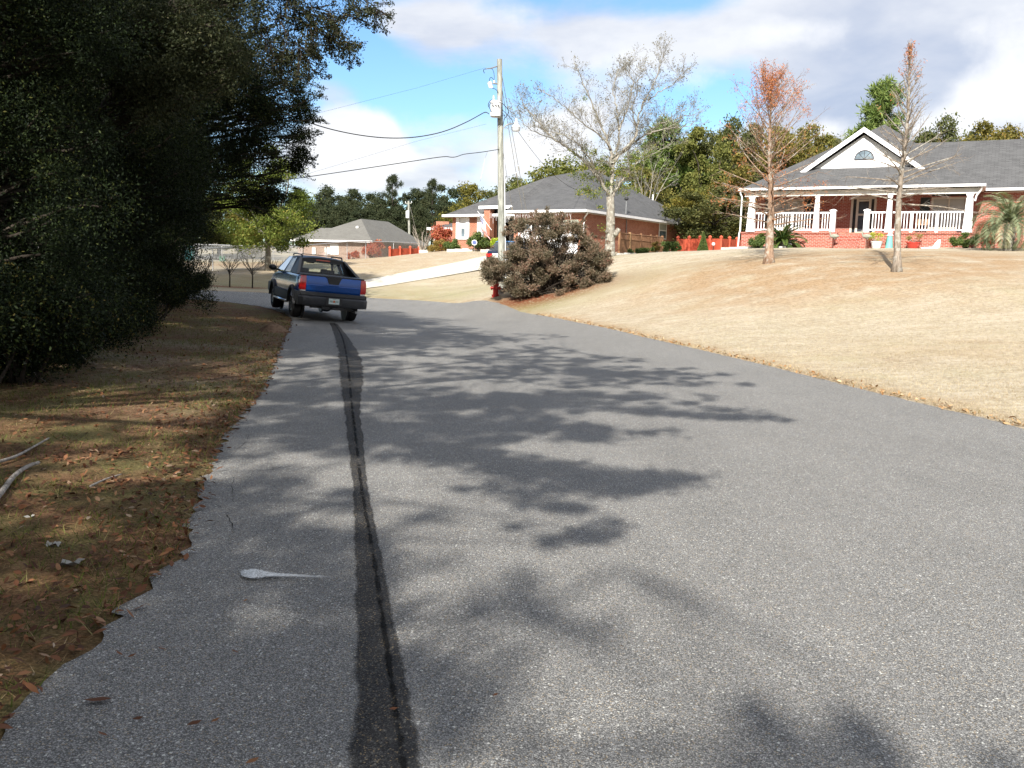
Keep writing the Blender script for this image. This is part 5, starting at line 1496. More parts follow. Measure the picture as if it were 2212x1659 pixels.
def text(body, size, loc, mat, parent, rot=(PI / 2, 0, 0), name='lettering', ext=.001):
    c = bpy.data.curves.new(name, 'FONT'); c.body = body; c.size = size; c.extrude = ext; c.align_x = 'CENTER'; c.align_y = 'CENTER'
    o = bpy.data.objects.new(name, c); COL.objects.link(o); o.location = loc; o.rotation_euler = rot; 
    bpy.context.view_layer.update()
    me = bpy.data.meshes.new_from_object(o.evaluated_get(bpy.context.evaluated_depsgraph_get()))
    q = bpy.data.objects.new(name, me); COL.objects.link(q); q.location = loc; q.rotation_euler = rot; me.materials.clear(); me.materials.append(mat); q.parent = parent
    bpy.data.objects.remove(o); return q
M_PLG = simple("plate_green", (.03, .16, .09), .5)
text("9BI", .075, (-.085, -1.337, .585), M_PLG, pl); text("J05", .075, (.085, -1.337, .585), M_PLG, pl)
mb = MB(); mb.lathe([(.0, 0), (.03, 0), (.033, .003), (.0, .004)], 14, (0, -1.336, .587), Matrix.Rotation(PI / 2, 3, 'X')); mb.build('emblem', simple("plate_orange", (.65, .16, .04), .5), pl)
text("FLORIDA", .026, (0, -1.337, .647), M_PLG, pl)
# tail lamps
for sx in (-1, 1):
    mb = MB()
    def tl(z, xi, xo, dy): return [(sx * xi, -1.135 - dy, z), (sx * xo, -1.10 - dy, z), (sx * (xo + .008), -.95, z), (sx * xi, -1.0, z)]
    mb.loft([tl(.84, .80, .955, 0), tl(.90, .80, .972, .012), tl(1.10, .795, .965, .012), tl(1.225, .80, .94, .0)])
    tlp = mb.build('taillight', M_TAIL, truck, smooth=S)
    mb = MB(); mb.loft([tl(.79, .805, .945, -.004), tl(.838, .80, .955, 0)]); mb.build('reverse_lens', M_CLEARL, tlp)
# cab (low greenhouse)
def ZS(z): return z if z <= 1.24 else 1.24 + (z - 1.24) * .80
class MZ(MB):
    def add(s, vs, fs): return MB.add(s, [(p[0], p[1], ZS(p[2])) for p in vs], fs)
mb = MB()
def rr(y, w, z, th): z = ZS(z); return [(-w, y, z - th), (-w + .03, y, z - .02), (-w * .6, y, z + .015), (0, y, z + .03), (w * .6, y, z + .015), (w - .03, y, z - .02), (w, y, z - th), (w * .8, y, z - th - .01), (-w * .8, y, z - th - .01)]
mb.loft([rr(.52, .66, 1.81, .07), rr(.7, .70, 1.845, .08), rr(1.5, .715, 1.855, .08), rr(2.1, .69, 1.82, .07), rr(2.28, .65, 1.78, .05)])
mb.build('roof', M_BLACKP, truck, smooth=S)
# rear wall round the window
mb = MZ()
mb.loft([[(-.68, .52, 1.66), (.68, .52, 1.66), (.68, .60, 1.66), (-.68, .60, 1.66)], [(-.66, .55, 1.80), (.66, .55, 1.80), (.66, .64, 1.80), (-.66, .64, 1.80)]])
mb.loft([[(-.86, .36, 1.255), (.86, .36, 1.255), (.86, .44, 1.255), (-.86, .44, 1.255)], [(-.84, .38, 1.33), (.84, .38, 1.33), (.84, .46, 1.33), (-.84, .46, 1.33)]])
for sx in (-1, 1):
    mb.loft([[(sx * .84, .38, 1.331), (sx * .66, .38, 1.331), (sx * .66, .46, 1.331), (sx * .84, .46, 1.331)], [(sx * .68, .52, 1.659), (sx * .57, .52, 1.659), (sx * .57, .60, 1.659), (sx * .68, .60, 1.659)]])
mb.build('rear_frame', M_BLACKP, truck)
MZ().poly((-.70, .43, 1.32), (.70, .43, 1.32), (.60, .565, 1.67), (-.60, .565, 1.67)).build('rear_window', M_CGLASS, truck)
MZ().bb(-.22, .22, .505, .535, 1.735, 1.775).build('brake_light', M_TAIL, truck)
# sail panels
for sx in (-1, 1):
    mb = MZ()
    mb.loft([[(sx * .955, -.50, 1.245), (sx * .955, .58, 1.245), (sx * .73, .80, 1.80), (sx * .69, .56, 1.815)], [(sx * .87, -.46, 1.245), (sx * .86, .50, 1.245), (sx * .66, .66, 1.79), (sx * .63, .52, 1.80)]])
    mb.build('sail_panel', M_BLACKP, truck)
    # pillars
    mb = MZ()
    def pil(ya, yb, w_=.055):
        a = Vector((sx * .93, ya, 1.235)); b = Vector((sx * .69, yb, 1.79))
        mb.loft([[a + Vector((0, -w_, 0)), a + Vector((0, w_, 0)), a + Vector((-sx * .05, w_, 0)), a + Vector((-sx * .05, -w_, 0))], [b + Vector((0, -w_, 0)), b + Vector((0, w_, 0)), b + Vector((-sx * .05, w_, 0)), b + Vector((-sx * .05, -w_, 0))]])
    pil(.62, .84); pil(1.72, 1.66); pil(3.02, 2.28, .04)
    mb.build('pillar', M_BLACKP, truck)
    for ya, yb, yc_, yd in ((.66, .88, 1.66, 1.60), (1.78, 1.72, 2.98, 2.24)):
        MZ().poly((sx * .92, ya, 1.24), (sx * .92, yc_, 1.235), (sx * .695, yd, 1.78), (sx * .695, yb, 1.79)).build('side_window', M_TGLASS, truck)
    # roof rail
    mb = MZ(); mb.tube([(sx * .61, .62, 1.84), (sx * .615, .72, 1.90), (sx * .625, 1.4, 1.915), (sx * .61, 2.0, 1.90), (sx * .60, 2.1, 1.84)], .022, 6); mb.build('roof_rail', M_BLACKP, truck, smooth=True)
    # mirror
    mb = MZ(); mb.lathe([(.0, 0), (.09, .012), (.105, .06), (.085, .12), (.0, .14)], 12, (sx * 1.13, 2.62, 1.30), Matrix.Rotation(-PI / 2, 3, 'X') @ Matrix.Diagonal((1.25, 1, 1)))
    mb.tube([(sx * .92, 2.66, 1.23), (sx * 1.05, 2.66, 1.25)], .03, 6); mr = mb.build('mirror', M_BLACKP, truck, smooth=True)
    # step
    mb = MZ(); mb.tube([(sx * .96, .55, .40), (sx * 1.03, .62, .40), (sx * 1.03, 2.65, .40), (sx * .96, 2.72, .40)], .038, 8); mb.build('running_board', M_CHROME, truck, smooth=True)
    # seats and head rests
    for yy in (1.15, 2.05):
        mb = MZ(); mb.rbox(min(sx * .16, sx * .64), max(sx * .16, sx * .64), yy - .08, yy + .08, .8, 1.24, .04); mb.rbox(min(sx * .28, sx * .52), max(sx * .28, sx * .52), yy - .07, yy + .03, 1.245, 1.42, .03); mb.build('seat', M_SEAT, truck, smooth=S)
mb = MZ(); mb.tube([(-.62, .70, 1.925), (-.3, .70, 1.935), (.3, .70, 1.935), (.62, .70, 1.925)], .014, 5); mb.build('cross_bar', M_BLACKP, truck)
MZ().poly((-.88, 3.02, 1.22), (.88, 3.02, 1.22), (.65, 2.30, 1.77), (-.65, 2.30, 1.77)).build('windshield', M_CGLASS, truck)
mb = MZ(); mb.rbox(-.13, .13, 2.32, 2.36, 1.60, 1.68, .015); mb.build('rear_view_mirror', M_BLACKP, truck)
mb = MZ(); mb.rbox(-.8, .8, 2.5, 3.0, .95, 1.12, .05); mb.build('dashboard', M_SEAT, truck)
# underside, exhaust, hitch
mb = MB(); mb.bb(-.5, .5, -1.0, 3.9, .42, .50); mb.tube([(-.82, 0, .39), (.82, 0, .39)], .06, 8); mb.lathe([(.0, -.14), (.12, -.11), (.16, 0), (.12, .11), (.0, .14)], 10, (.05, 0, .39), Matrix.Rotation(PI / 2, 3, 'Y'))
mb.build('chassis', M_BLACKP, truck)
mb = MB(); mb.bb(-.32, .32, -1.22, -1.12, .35, .43); mb.bb(-.05, .05, -1.36, -1.221, .36, .42); mb.build('tow_hitch', M_BLACKP, truck)
mb = MB(); mb.tube([(.62, -.2, .36), (.66, -.9, .34), (.70, -1.22, .33)], .035, 8); mb.build('exhaust_pipe', M_GREYMET, truck)
for yw in (0, 3.3):
    for sx in (-1, 1):
        Mr = Matrix.Rotation(PI / 2, 3, 'Y')
        mb = MB(); mb.lathe([(.22, -.12), (.33, -.135), (.375, -.11), (.388, -.06), (.390, 0), (.388, .06), (.375, .11), (.33, .135), (.22, .12)], 28, (sx * .84, yw, .39), Mr)
        tw = mb.build('wheel', M_TYRE, truck, smooth=S)
        mb = MB(); mb.lathe([(.0, -.02), (.06, -.03), (.09, .0), (.2, .03), (.235, .0), (.235, -.06), (.0, -.06)], 20, (sx * .935, yw, .39), Matrix.Rotation(sx * PI / 2, 3, 'Y'))
        for k in range(6):
            a = k * PI / 3; mb.box((sx * .945, yw + math.cos(a) * .13, .39 + math.sin(a) * .13), (.03, .05, .17), M=Matrix.Rotation(a - PI / 2, 3, 'X'))
        mb.build('rim', M_RIM, tw, smooth=S)

# ------------------------------------------------------------------ dark estate car on the driveway behind the bush
pc = at(1098, 560, 46.5)
car = thing('parked_car', 'dark blue car with a silver bumper on the driveway, half hidden by bush and pole', 'car', (pc.x, pc.y, H(pc.x, pc.y) + .06), ANG1 + math.radians(10))
M_DKPAINT = car_paint("paint_dark_blue", (.02, .035, .075))
mb = MB()
def cr(y, w, zb, zt): return [(-w * .95, y, zb), (-w, y, zb + .12), (-w, y, zt - .15), (-w * .93, y, zt), (w * .93, y, zt), (w, y, zt - .15), (w, y, zb + .12), (w * .95, y, zb)]
mb.loft([cr(-.95, .80, .32, .92), cr(-.8, .87, .25, .97), (cr(0, .9, .22, .98)), cr(2.0, .9, .22, .97), cr(3.2, .88, .24, .90), cr(3.7, .78, .3, .72)])
mb.build('body', M_DKPAINT, car, smooth=S)
mb = MB(); mb.loft([[(-.80, -.75, .98), (.80, -.75, .98), (.82, 2.5, .97), (-.82, 2.5, .97)], [(-.62, -.25, 1.42), (.62, -.25, 1.42), (.62, 1.5, 1.44), (-.62, 1.5, 1.44)]]); mb.build('window', M_GLASS, car)
mb = MB(); mb.loft([[(-.64, -.3, 1.421), (.64, -.3, 1.421), (.64, 1.55, 1.441), (-.64, 1.55, 1.441)], [(-.55, -.2, 1.48), (.55, -.2, 1.48), (.55, 1.4, 1.49), (-.55, 1.4, 1.49)]]); mb.build('roof', simple("car_roof_blue", (.05, .14, .30), .3, 0, .5), car)
for sx in (-1, 1): MB().bb(min(sx * .5, sx * .82), max(sx * .5, sx * .82), -.99, -.90, .62, .80).build('taillight', M_TAIL, car)
MB().bb(-.48, .48, -.985, -.90, .60, .82).build('license_plate_panel', M_CLEARL, car)
mb = MB(); mb.rbox(-.84, .84, -1.05, -.85, .3, .52, .04); mb.build('bumper', simple("silver_bumper", (.5, .5, .5), .35, .4), car)
for yw in (0, 2.6):
    for sx in (-1, 1):
        mb = MB(); mb.lathe([(.0, -.1), (.28, -.1), (.32, -.06), (.32, .06), (.28, .1), (.0, .1)], 18, (sx * .80, yw, .32), Matrix.Rotation(PI / 2, 3, 'Y')); mb.build('wheel', M_TYRE, car, smooth=S)
# ------------------------------------------------------------------ utility pole in front of the garage house
def wood_pole_mat(name, a, b):
    m, nt, out = new_mat(name); n = N(nt); o = n.obj()
    s_ = n.scalev(o, (1, 1, .12)); w = n.noise(s_, 16, 5, .6); w2 = n.noise(n.scalev(o, (1, 1, .4)), 5, 4, .6)
    c = n.mix(n.smooth(w, .4, .62), a, b); c = n.mix(n.math('MULTIPLY', n.smooth(w2, .5, .7), .55), c, tuple(x * .55 for x in a))
    nt.links.new(n.princ(c, .9, 0, .15, n.bump(w, .6, .02)), out.inputs[0]); return m
M_POLE = wood_pole_mat("weathered_pole", (.23, .235, .205), (.39, .395, .345))
PD = 37.5
pb = at(1084.5, 632, PD); pb.z = H(pb.x, pb.y)
ptop = at(1079, 128, PD)
pole = thing('utility_pole', 'tall grey-green wooden utility pole with white transformer and lamp beside the brown bush', 'utility pole', pb)
def pp(px, py, dd=0.): return at(px, py, PD + dd)
pa = (ptop - pb).normalized()
mb = MB(pb); mb.tube([pb - Vector((0, 0, .6)), pb.lerp(ptop, .3), pb.lerp(ptop, .65), ptop], [.155, .14, .12, .105], 14); mb.build('pole', M_POLE, pole, smooth=S)
M_PORC = simple("porcelain", (.62, .63, .64), .25, 0, .6, .05)
M_TRANS = simple("transformer_paint", (.72, .73, .73), .4, 0, .4, .05, 4)
tcn = pp(1071, 238, -.30)
mb = MB(tcn); s0 = Vector((tcn.x, tcn.y, 0))
zt_ = pp(1071, 221, -.3).z; zb_ = pp(1071, 253, -.3).z
mb.lathe([(.0, zb_), (.20, zb_), (.225, zb_ + .03), (.225, zt_ - .03), (.245, zt_ - .02), (.245, zt_), (.20, zt_ + .05), (.0, zt_ + .09)], 20, s0)
tr = mb.build('transformer', M_TRANS, pole, smooth=S); tr.location = tcn - pb
for ox, oy in ((-.10, -.05), (.13, .02)):
    mb = MB(tcn); c = Vector((tcn.x + ox, tcn.y + oy, zt_ + .03)); mb.lathe([(.05, 0), (.03, .04), (.055, .07), (.03, .1), (.05, .13), (.03, .16), (.04, .2), (.0, .24)], 10, c); b_ = mb.build('bushing', M_PORC, tr, smooth=S)
for ox in (-.12, .0, .1):
    mb = MB(tcn); mb.lathe([(.0, 0), (.035, 0), (.03, .06), (.0, .07)], 8, Vector((tcn.x + ox, tcn.y - .22, zt_ - .16)), Matrix.Rotation(PI / 2, 3, 'X')); mb.build('terminal', simple("terminal_dark", (.10, .10, .11), .5), tr)
# bracket, cut-out fuse, arrester, top wire clamp
def wire(mb, pts, r_=.012, n_=4): mb.tube(chaikin([Vector(p) for p in pts], 2), r_, n_)
M_WIRE = simple("wire_black", (.03, .03, .032), .6, 0, .3)
M_ALU = simple("wire_aluminium", (.55, .56, .58), .45, .7, .5)
mb = MB(pb); mb.tube([pp(1078, 181), pp(1064, 180, -.1)], .035, 6); mb.build('bracket', M_GREYMET, pole)
mb = MB(pb); mb.tube([pp(1058, 176, -.15), pp(1061, 186, -.15), pp(1063, 190, -.15)], [.07, .055, .06], 8); mb.tube([pp(1054, 178, -.2), pp(1058, 190, -.2)], .03, 6); mb.build('fuse_cutout', M_PORC, pole, smooth=S)
mb = MB(pb); mb.tube([pp(1067.5, 174, -.1), pp(1067.5, 180, -.1)], [.05, .04], 8); mb.build('arrester', M_PORC, pole, smooth=S)
mb = MB(pb); mb.tube([pp(1077, 142), pp(1062, 147, -.3), pp(1049, 149, -.6)], [.025, .03, .02], 6); mb.build('wire_clamp', M_GREYMET, pole)
def jumper(pts, r_=.012):
    mb = MB(pb); wire(mb, pts, r_); mb.build('jumper_wire', M_WIRE, pole)
jumper([pp(1059, 147, -.3), pp(1065, 150, -.2), pp(1068, 163, -.1), pp(1067.5, 174, -.1)]); jumper([pp(1067, 174, -.1), pp(1063, 167, -.15), pp(1058, 168, -.15), pp(1057, 176, -.15)])
jumper([pp(1063, 190, -.15), pp(1072, 193, -.1), pp(1076, 200, -.12)]); jumper([pp(1049, 149, -.6), pp(1044, 150, -.6), pp(1045, 156, -.6), pp(1047, 158, -.6)])
jumper([pp(1066, 214, -.3), pp(1057, 219, -.35), pp(1054, 228, -.35), pp(1058, 234, -.4)], .014); jumper([pp(1067, 222, -.5), pp(1058, 224, -.5), pp(1056, 232, -.5), pp(1062, 240, -.5)], .012)
jumper([pp(1084, 222, -.2), pp(1092, 230, -.2), pp(1099, 238, -.1), pp(1096, 250), pp(1088, 258)], .014); jumper([pp(1084, 236, -.2), pp(1094, 246, -.1), pp(1104, 256, 0), pp(1111, 270, 0)], .013); jumper([pp(1086, 245, -.2), pp(1092, 250), pp(1088, 262), pp(1086, 275)], .013)
jumper([pp(1060, 250, -.6), pp(1075, 251, -.55), pp(1090, 250, -.2)], .012)
mb = MB(pb); mb.tube([pp(1089.5, 345, -.16), pb + Vector((.17, -.05, -.2))], .022, 6); mb.build('ground_conduit', M_TRANS, pole)
# lamp
lc = pp(1115, 270, -.2)
lam = MB(pb); lam.tube(chaikin([pp(1086, 279), pp(1092, 271), pp(1100, 267), pp(1108, 268, -.1)], 2), .025, 6); la = lam.build('lamp_arm', M_GREYMET, pole, smooth=S)
mb = MB(pb); mb.lathe([(.0, .28), (.035, .27), (.05, .12), (.09, .10), (.10, .0), (.175, -.06), (.185, -.10), (.0, -.10)], 16, lc); lh = mb.build('lamp_head', M_TRANS, pole, smooth=S)
mb = MB(pb); mb.lathe([(.17, -.102), (.165, -.20), (.14, -.25), (.0, -.26)], 16, lc); mb.build('lamp_lens', simple("lamp_refractor", (.55, .57, .58), .2, 0, .6), lh, smooth=S)

def power_line(name, label, pts, r_, mat, n_=4, group=None, cat='wire'):
    o = pts[0]; mb = MB(o); mb.tube(pts, r_, n_)
    w = mb.build(name, mat); w.location = o
    return tag(w, label, cat, group)
def sag(a, b, s_, k=24): return [a.lerp(b, i / k) - Vector((0, 0, s_ * 4 * (i / k) * (1 - i / k))) for i in range(k + 1)]
def through(px_list, d0, d1):
    """wire following sight points, with depth interpolated"""
    n_ = len(px_list); return chaikin([at(p[0], p[1], d0 + (d1 - d0) * i / (n_ - 1)) for i, p in enumerate(px_list)], 3)
A = pp(1059, 248, -.4)
power_line('power_line', 'thick sagging black cable from the transformer to the dark woods at left', through([(1056, 246), (1049, 241), (1035, 249), (1010, 263), (960, 285), (900, 297), (840, 299), (780, 293), (720, 281), (670, 266), (620, 246), (540, 212), (430, 160)], 37.1, 30), .019, M_WIRE)
power_line('power_line', 'lower cable running left from the middle of the pole', through([(1083, 322), (1056, 326), (1052, 327), (1030, 330), (1000, 333), (986, 339), (974, 340), (962, 337), (880, 350), (800, 362), (720, 374), (650, 384), (500, 404)], 37.5, 31), .014, M_WIRE)
mb0 = pp(1053, 327, -.1)
power_line('dangling_wire', 'thin grey wire end dangling from the lower cable left of the pole', chaikin([mb0, pp(1049, 338), pp(1046, 350), pp(1044, 362), pp(1040, 380), pp(1037, 392)], 3), .008, M_ALU)
for q, (y0, y1, y2) in enumerate([(146, 193, 240), (282, 330, 352)]):
    power_line('power_line', ['thin faint wire from the pole top toward the upper left', 'faint wire crossing the white cloud left of the transformer'][q], [at(1050 - 0 * q, y0 if q == 0 else 268, 37), at(900, (190 if q == 0 else 305), 34), at(700, (241 if q == 0 else 365), 31), at(560, (276 if q == 0 else 405), 29)], .0032, M_WIRE)

power_line('power_line', 'service cable dropping from the lamp side of the pole to the garage house roof', sag(pp(1111, 272, 0), at(1253, 412, 56), .5), .012, M_WIRE)
GUY = [((1084.5, 165), (1100, 225), (1118, 352), (1142, 482)), ((1085, 195), (1096, 255), (1113, 375), (1131, 470)), ((1087, 330), (1098, 390), (1106, 440), (1114, 500))]
for i, pts in enumerate(GUY):
    a = at(*pts[0], PD); b = at(*pts[-1], 43)
    dirv = (b - a); 
    # continue to an anchor in the ground behind the bush
    t = 1.0
    while t < 3 and (a + dirv * t).z > H((a + dirv * t).x, (a + dirv * t).y): t += .02
    e_ = a + dirv * t
    g_ = thing('guy_wire', ['bright guy wire from the top of the pole slanting down to the right', 'second guy wire just inside the outer bright one', 'short lower guy wire starting at the middle of the pole'][i], 'guy wire', a)
    MB(a).tube([a, e_], .013 if i < 2 else .009, 5).build('strand', M_ALU, g_)
    m_ = a.lerp(e_, .42); MB(a).tube([m_ - dirv.normalized() * .14, m_ + dirv.normalized() * .14], .035, 6).build('insulator', M_TRANS, g_)
# far utility pole behind the grey-roofed house
fb = at(885.5, 545, 112); fb.z = H(fb.x, fb.y); ft = at(882.5, 434, 112)
fp = thing('utility_pole', 'small far utility pole with a crossarm rising behind the grey hipped roof', 'utility pole', fb)
mb = MB(fb); mb.tube([fb - Vector((0, 0, .5)), ft], [.17, .12], 10); mb.build('pole', M_POLE, fp, smooth=S)
mb = MB(fb); a = at(876, 439.5, 112); b = at(889, 439, 112); mb.tube([a, b], .06, 6); mb.build('crossarm', M_POLE, fp)
for q in (a, b, a.lerp(b, .5)):
    MB(fb).lathe([(.04, 0), (.06, .1), (.03, .2), (.0, .25)], 8, q + Vector((0, 0, .05))).build('insulator', M_PORC, fp)
c = at(880.5, 463, 111.7); MB(fb).lathe([(.0, -.45), (.22, -.45), (.24, .4), (.0, .5)], 12, c).build('transformer', M_TRANS, fp, smooth=S)
MB(fb).tube([at(886, 447, 112), at(899, 500, 114)], .03, 4).build('guy_wire', M_ALU, fp)

# ------------------------------------------------------------------ fire hydrant
hb = at(1070.5, 634, 37.0); hb.z = H(hb.x, hb.y)
hy = thing('fire_hydrant', 'red fire hydrant half hidden under the left side of the brown bush', 'hydrant', hb)
M_RED = simple("hydrant_red", (.52, .035, .025), .45, 0, .4, .12, 6)
mb = MB(); mb.lathe([(.15, -.1), (.15, .05), (.17, .05), (.17, .09), (.115, .09), (.105, .45), (.14, .46), (.14, .50), (.13, .56), (.09, .64), (.035, .67), (.035, .72), (.0, .73)], 18); mb.build('barrel', M_RED, hy, smooth=S)
for rotz, L in ((0, .20), (PI, .20), (-PI / 2, .22)):
    mb = MB(); mb.lathe([(.0, 0), (.065, .0), (.065, L - .05), (.085, L - .05), (.085, L), (.025, L), (.025, L + .03), (.0, L + .03)], 12, (0, 0, .36), Matrix.Rotation(rotz, 3, 'Z') @ Matrix.Rotation(PI / 2, 3, 'Y')); mb.build('nozzle_cap', M_RED, hy, smooth=S)

# ------------------------------------------------------------------ fences
def chain_fence(name, label, pts, height, post_d=3.0):
    """pts: ground points; mesh, top rail and posts are parts"""
    P = resample(pts, post_d); o = P[0].copy(); o.z = H(o.x, o.y)
    root = thing(name, label, 'fence', o)
    T = [Vector((p.x, p.y, H(p.x, p.y))) for p in P]
    mb = MB(o); V = []; 
    for a, b in zip(T[:-1], T[1:]): mb.poly(a, b, b + Vector((0, 0, height)), a + Vector((0, 0, height)))
    mb.build('mesh', M_CHAIN, root, fix=False)
    MB(o).tube([t + Vector((0, 0, height)) for t in T], .036, 6).build('top_rail', M_GALV, root)
    for t in T: MB(o).tube([t - Vector((0, 0, .3)), t + Vector((0, 0, height + .04))], .03, 6).build('post', M_GALV, root)
    return root
M_GALV = simple("galvanised_steel", (.50, .51, .52), .45, .6, .5, .08)
m, nt, out = new_mat("chain_link"); n = N(nt); uv = n.uv()
sp = n.n('ShaderNodeSeparateXYZ'); nt.links.new(uv, sp.inputs[0])
def tri(x): return n.math('ABSOLUTE', n.math('SUBTRACT', n.math('FRACT', x), .5))
d1 = n.math('MULTIPLY', n.math('ADD', sp.outputs[0], sp.outputs[1]), 12.0); d2 = n.math('MULTIPLY', n.math('SUBTRACT', sp.outputs[0], sp.outputs[1]), 12.0)
wm = n.math('MAXIMUM', n.math('LESS_THAN', tri(d1), .075), n.math('LESS_THAN', tri(d2), .075))
t_ = n.n('ShaderNodeBsdfTransparent'); mx = n.n('ShaderNodeMixShader'); n.set(mx.inputs[0], wm); nt.links.new(t_.outputs[0], mx.inputs[1]); nt.links.new(n.princ((.42, .43, .44), .5, .5, .5), mx.inputs[2]); nt.links.new(mx.outputs[0], out.inputs[0])
M_CHAIN = m
def gp(px, py, d): p = at(px, py, d); return Vector((p.x, p.y, 0))
chain_fence('chain_link_fence', 'galvanised chain-link fence along the yard behind the saplings', [gp(330, 590, 46.5), gp(460, 588, 48.5), gp(577, 585, 50.5), gp(655, 578, 56), gp(790, 565, 66), gp(905, 548, 72)], 1.25)
chain_fence('chain_link_fence', 'farther chain-link fence beyond the first one, with dark woods behind it', [gp(300, 580, 70), gp(480, 575, 72), gp(590, 568, 73), gp(655, 566, 73)], 1.3)

M_REDW = simple("red_stained_wood", (.50, .095, .050), .75, 0, .25, .14, 3, bump=.2)
def board_fence(name, label, pts, height, sink=0., post_w=.13):
    def H(x, y): return heights(np.array([x]), np.array([y]))[0] - sink
    o = pts[0].copy(); o.z = H(o.x, o.y); root = thing(name, label, 'fence', o)
    for (a, b) in zip(pts[:-1], pts[1:]):
        L = (b - a).length; d = (b - a).normalized(); s_ = Vector((d.y, -d.x, 0)); Mx = Matrix((d, s_, Vector((0, 0, 1)))).transposed()
        mb = MB(o); k = int(L / .145)
        for i in range(k):
            c = a.lerp(b, (i + .5) / k); z = H(c.x, c.y)
            mb.box((c.x, c.y, z + height / 2 - .1), (.138, .022, height + .2), M=Mx)
        for zz in (.35, height - .2):
            c = (a + b) / 2; za = H(a.x, a.y) + zz; zb2 = H(b.x, b.y) + zz
            mb.tube([Vector((a.x, a.y, za)) - s_ * .05, Vector((b.x, b.y, zb2)) - s_ * .05], .035, 4)
        mb.build('panel', M_REDW, root)
    for p in pts:
        z = H(p.x, p.y); mb = MB(o)
        mb.box((p.x, p.y, z + height / 2), (post_w, post_w, height + .12)); w = post_w * .75
        mb.loft([[(p.x - a_, p.y - a_, z + zz), (p.x + a_, p.y - a_, z + zz), (p.x + a_, p.y + a_, z + zz), (p.x - a_, p.y + a_, z + zz)] for a_, zz in ((w, height + .061), (w, height + .10), (w * .5, height + .17), (w * .15, height + .2))])
        mb.build('post', M_REDW, root)
    return root
zr = [(1463, 54), (1487, 54.2), (1510, 54.5), (1532, 55), (1556, 55.5), (1574, 57), (1590, 58.5), (1606, 60)]
board_fence('board_fence', 'red-stained board fence with capped posts between the two houses', [gp(px, 545, d) for px, d in zr], 1.02, .15)
board_fence('board_fence', 'short red fence before the grey-roofed house, left of the brick house', [gp(842, 553, 64), gp(864, 551, 65), gp(886, 549, 66), gp(905, 548, 67)], 1.15, .62)
# brown lattice-topped fence by the garage house
M_BRW = simple("brown_wood", (.30, .165, .09), .8, 0, .2, .15, 4, bump=.2)
M_BRW2 = simple("tan_wood_post", (.40, .25, .13), .8, 0, .2, .12, 4)
L0_ = gp(1338, 549, 51.0); L1_ = gp(1430, 549, 56.0)
lf = thing('lattice_fence', 'brown wooden privacy screen with lattice top beside the big bare tree', 'fence', Vector((L0_.x, L0_.y, H(L0_.x, L0_.y))))
o_ = Vector(lf.location); hgt = 1.32; d = (L1_ - L0_).normalized(); s_ = Vector((d.y, -d.x, 0)); Mx = Matrix((d, s_, Vector((0, 0, 1)))).transposed(); Ln = (L1_ - L0_).length; base = min(H(L0_.x, L0_.y), H(L1_.x, L1_.y)) - .05
def lp(t, z, off=0.): q = L0_ + d * (t * Ln) + s_ * off; return Vector((q.x, q.y, base + z))
mb = MB(o_); k = int(Ln / .15)
for i in range(k): mb.box(lp((i + .5) / k, .48), (.138, .02, .96), M=Mx)
mb.build('panel', M_BRW, lf)
mb = MB(o_)
kk = int(Ln / .11)
for i in range(-3, kk):
    for sg in (1, -1):
        t0 = i * .11 / Ln; t1 = (i * .11 + .32) / Ln
        if t0 < 0 or t1 > 1: continue
        mb.tube([lp(t0 if sg > 0 else t1, .98, .012 * sg), lp(t1 if sg > 0 else t0, 1.28, .012 * sg)], .012, 4)
mb.build('lattice', M_BRW, lf)
mb = MB(o_); mb.tube([lp(0, .97), lp(1, .97)], .035, 4); mb.tube([lp(0, 1.30), lp(1, 1.30)], .04, 4); mb.build('rail', M_BRW, lf)
for t in (0, .22, .47, .72, .86, 1):
    mb = MB(o_); mb.box(lp(t, .68, -.02), (.12, .12, 1.46), M=Mx); mb.build('post', M_BRW2 if t in (.22,) else M_BRW, lf)
# ------------------------------------------------------------------ the big bare tree by the garage house
def wp(px, py, d): return at(px, py, d)
bt0 = at(1318, 553, 44); bt0.z = H(bt0.x, bt0.y)
bt = thing('bare_tree', 'big pale bare tree with spreading limbs before the garage house', 'tree', bt0)
rg = random.Random(101); ng = np.random.default_rng(101)
mb = MB(bt0); tips = []
D0 = 44.0
trunk = [wp(1317, 560, D0), wp(1317, 548, D0), wp(1318, 520, D0), wp(1319, 480, D0), wp(1319, 450, D0), wp(1318, 425, D0)]
mb.tube(trunk, [.34, .275, .24, .215, .195, .19], 14)
for px, py, s_ in ((1311, 500, .10), (1330, 504, .15), (1326, 483, .07)):   # burls and the sawn stub
    q = wp(px, py, D0 - .18); mb.lathe([(.0, -s_), (s_ * .7, -s_ * .7), (s_, 0), (s_ * .7, s_ * .7), (.0, s_)], 8, q)
q0 = wp(1324, 510, D0); mb.tube([q0, wp(1334, 499, D0 - .1), wp(1337, 494, D0 - .1)], [.17, .13, .11], 8)
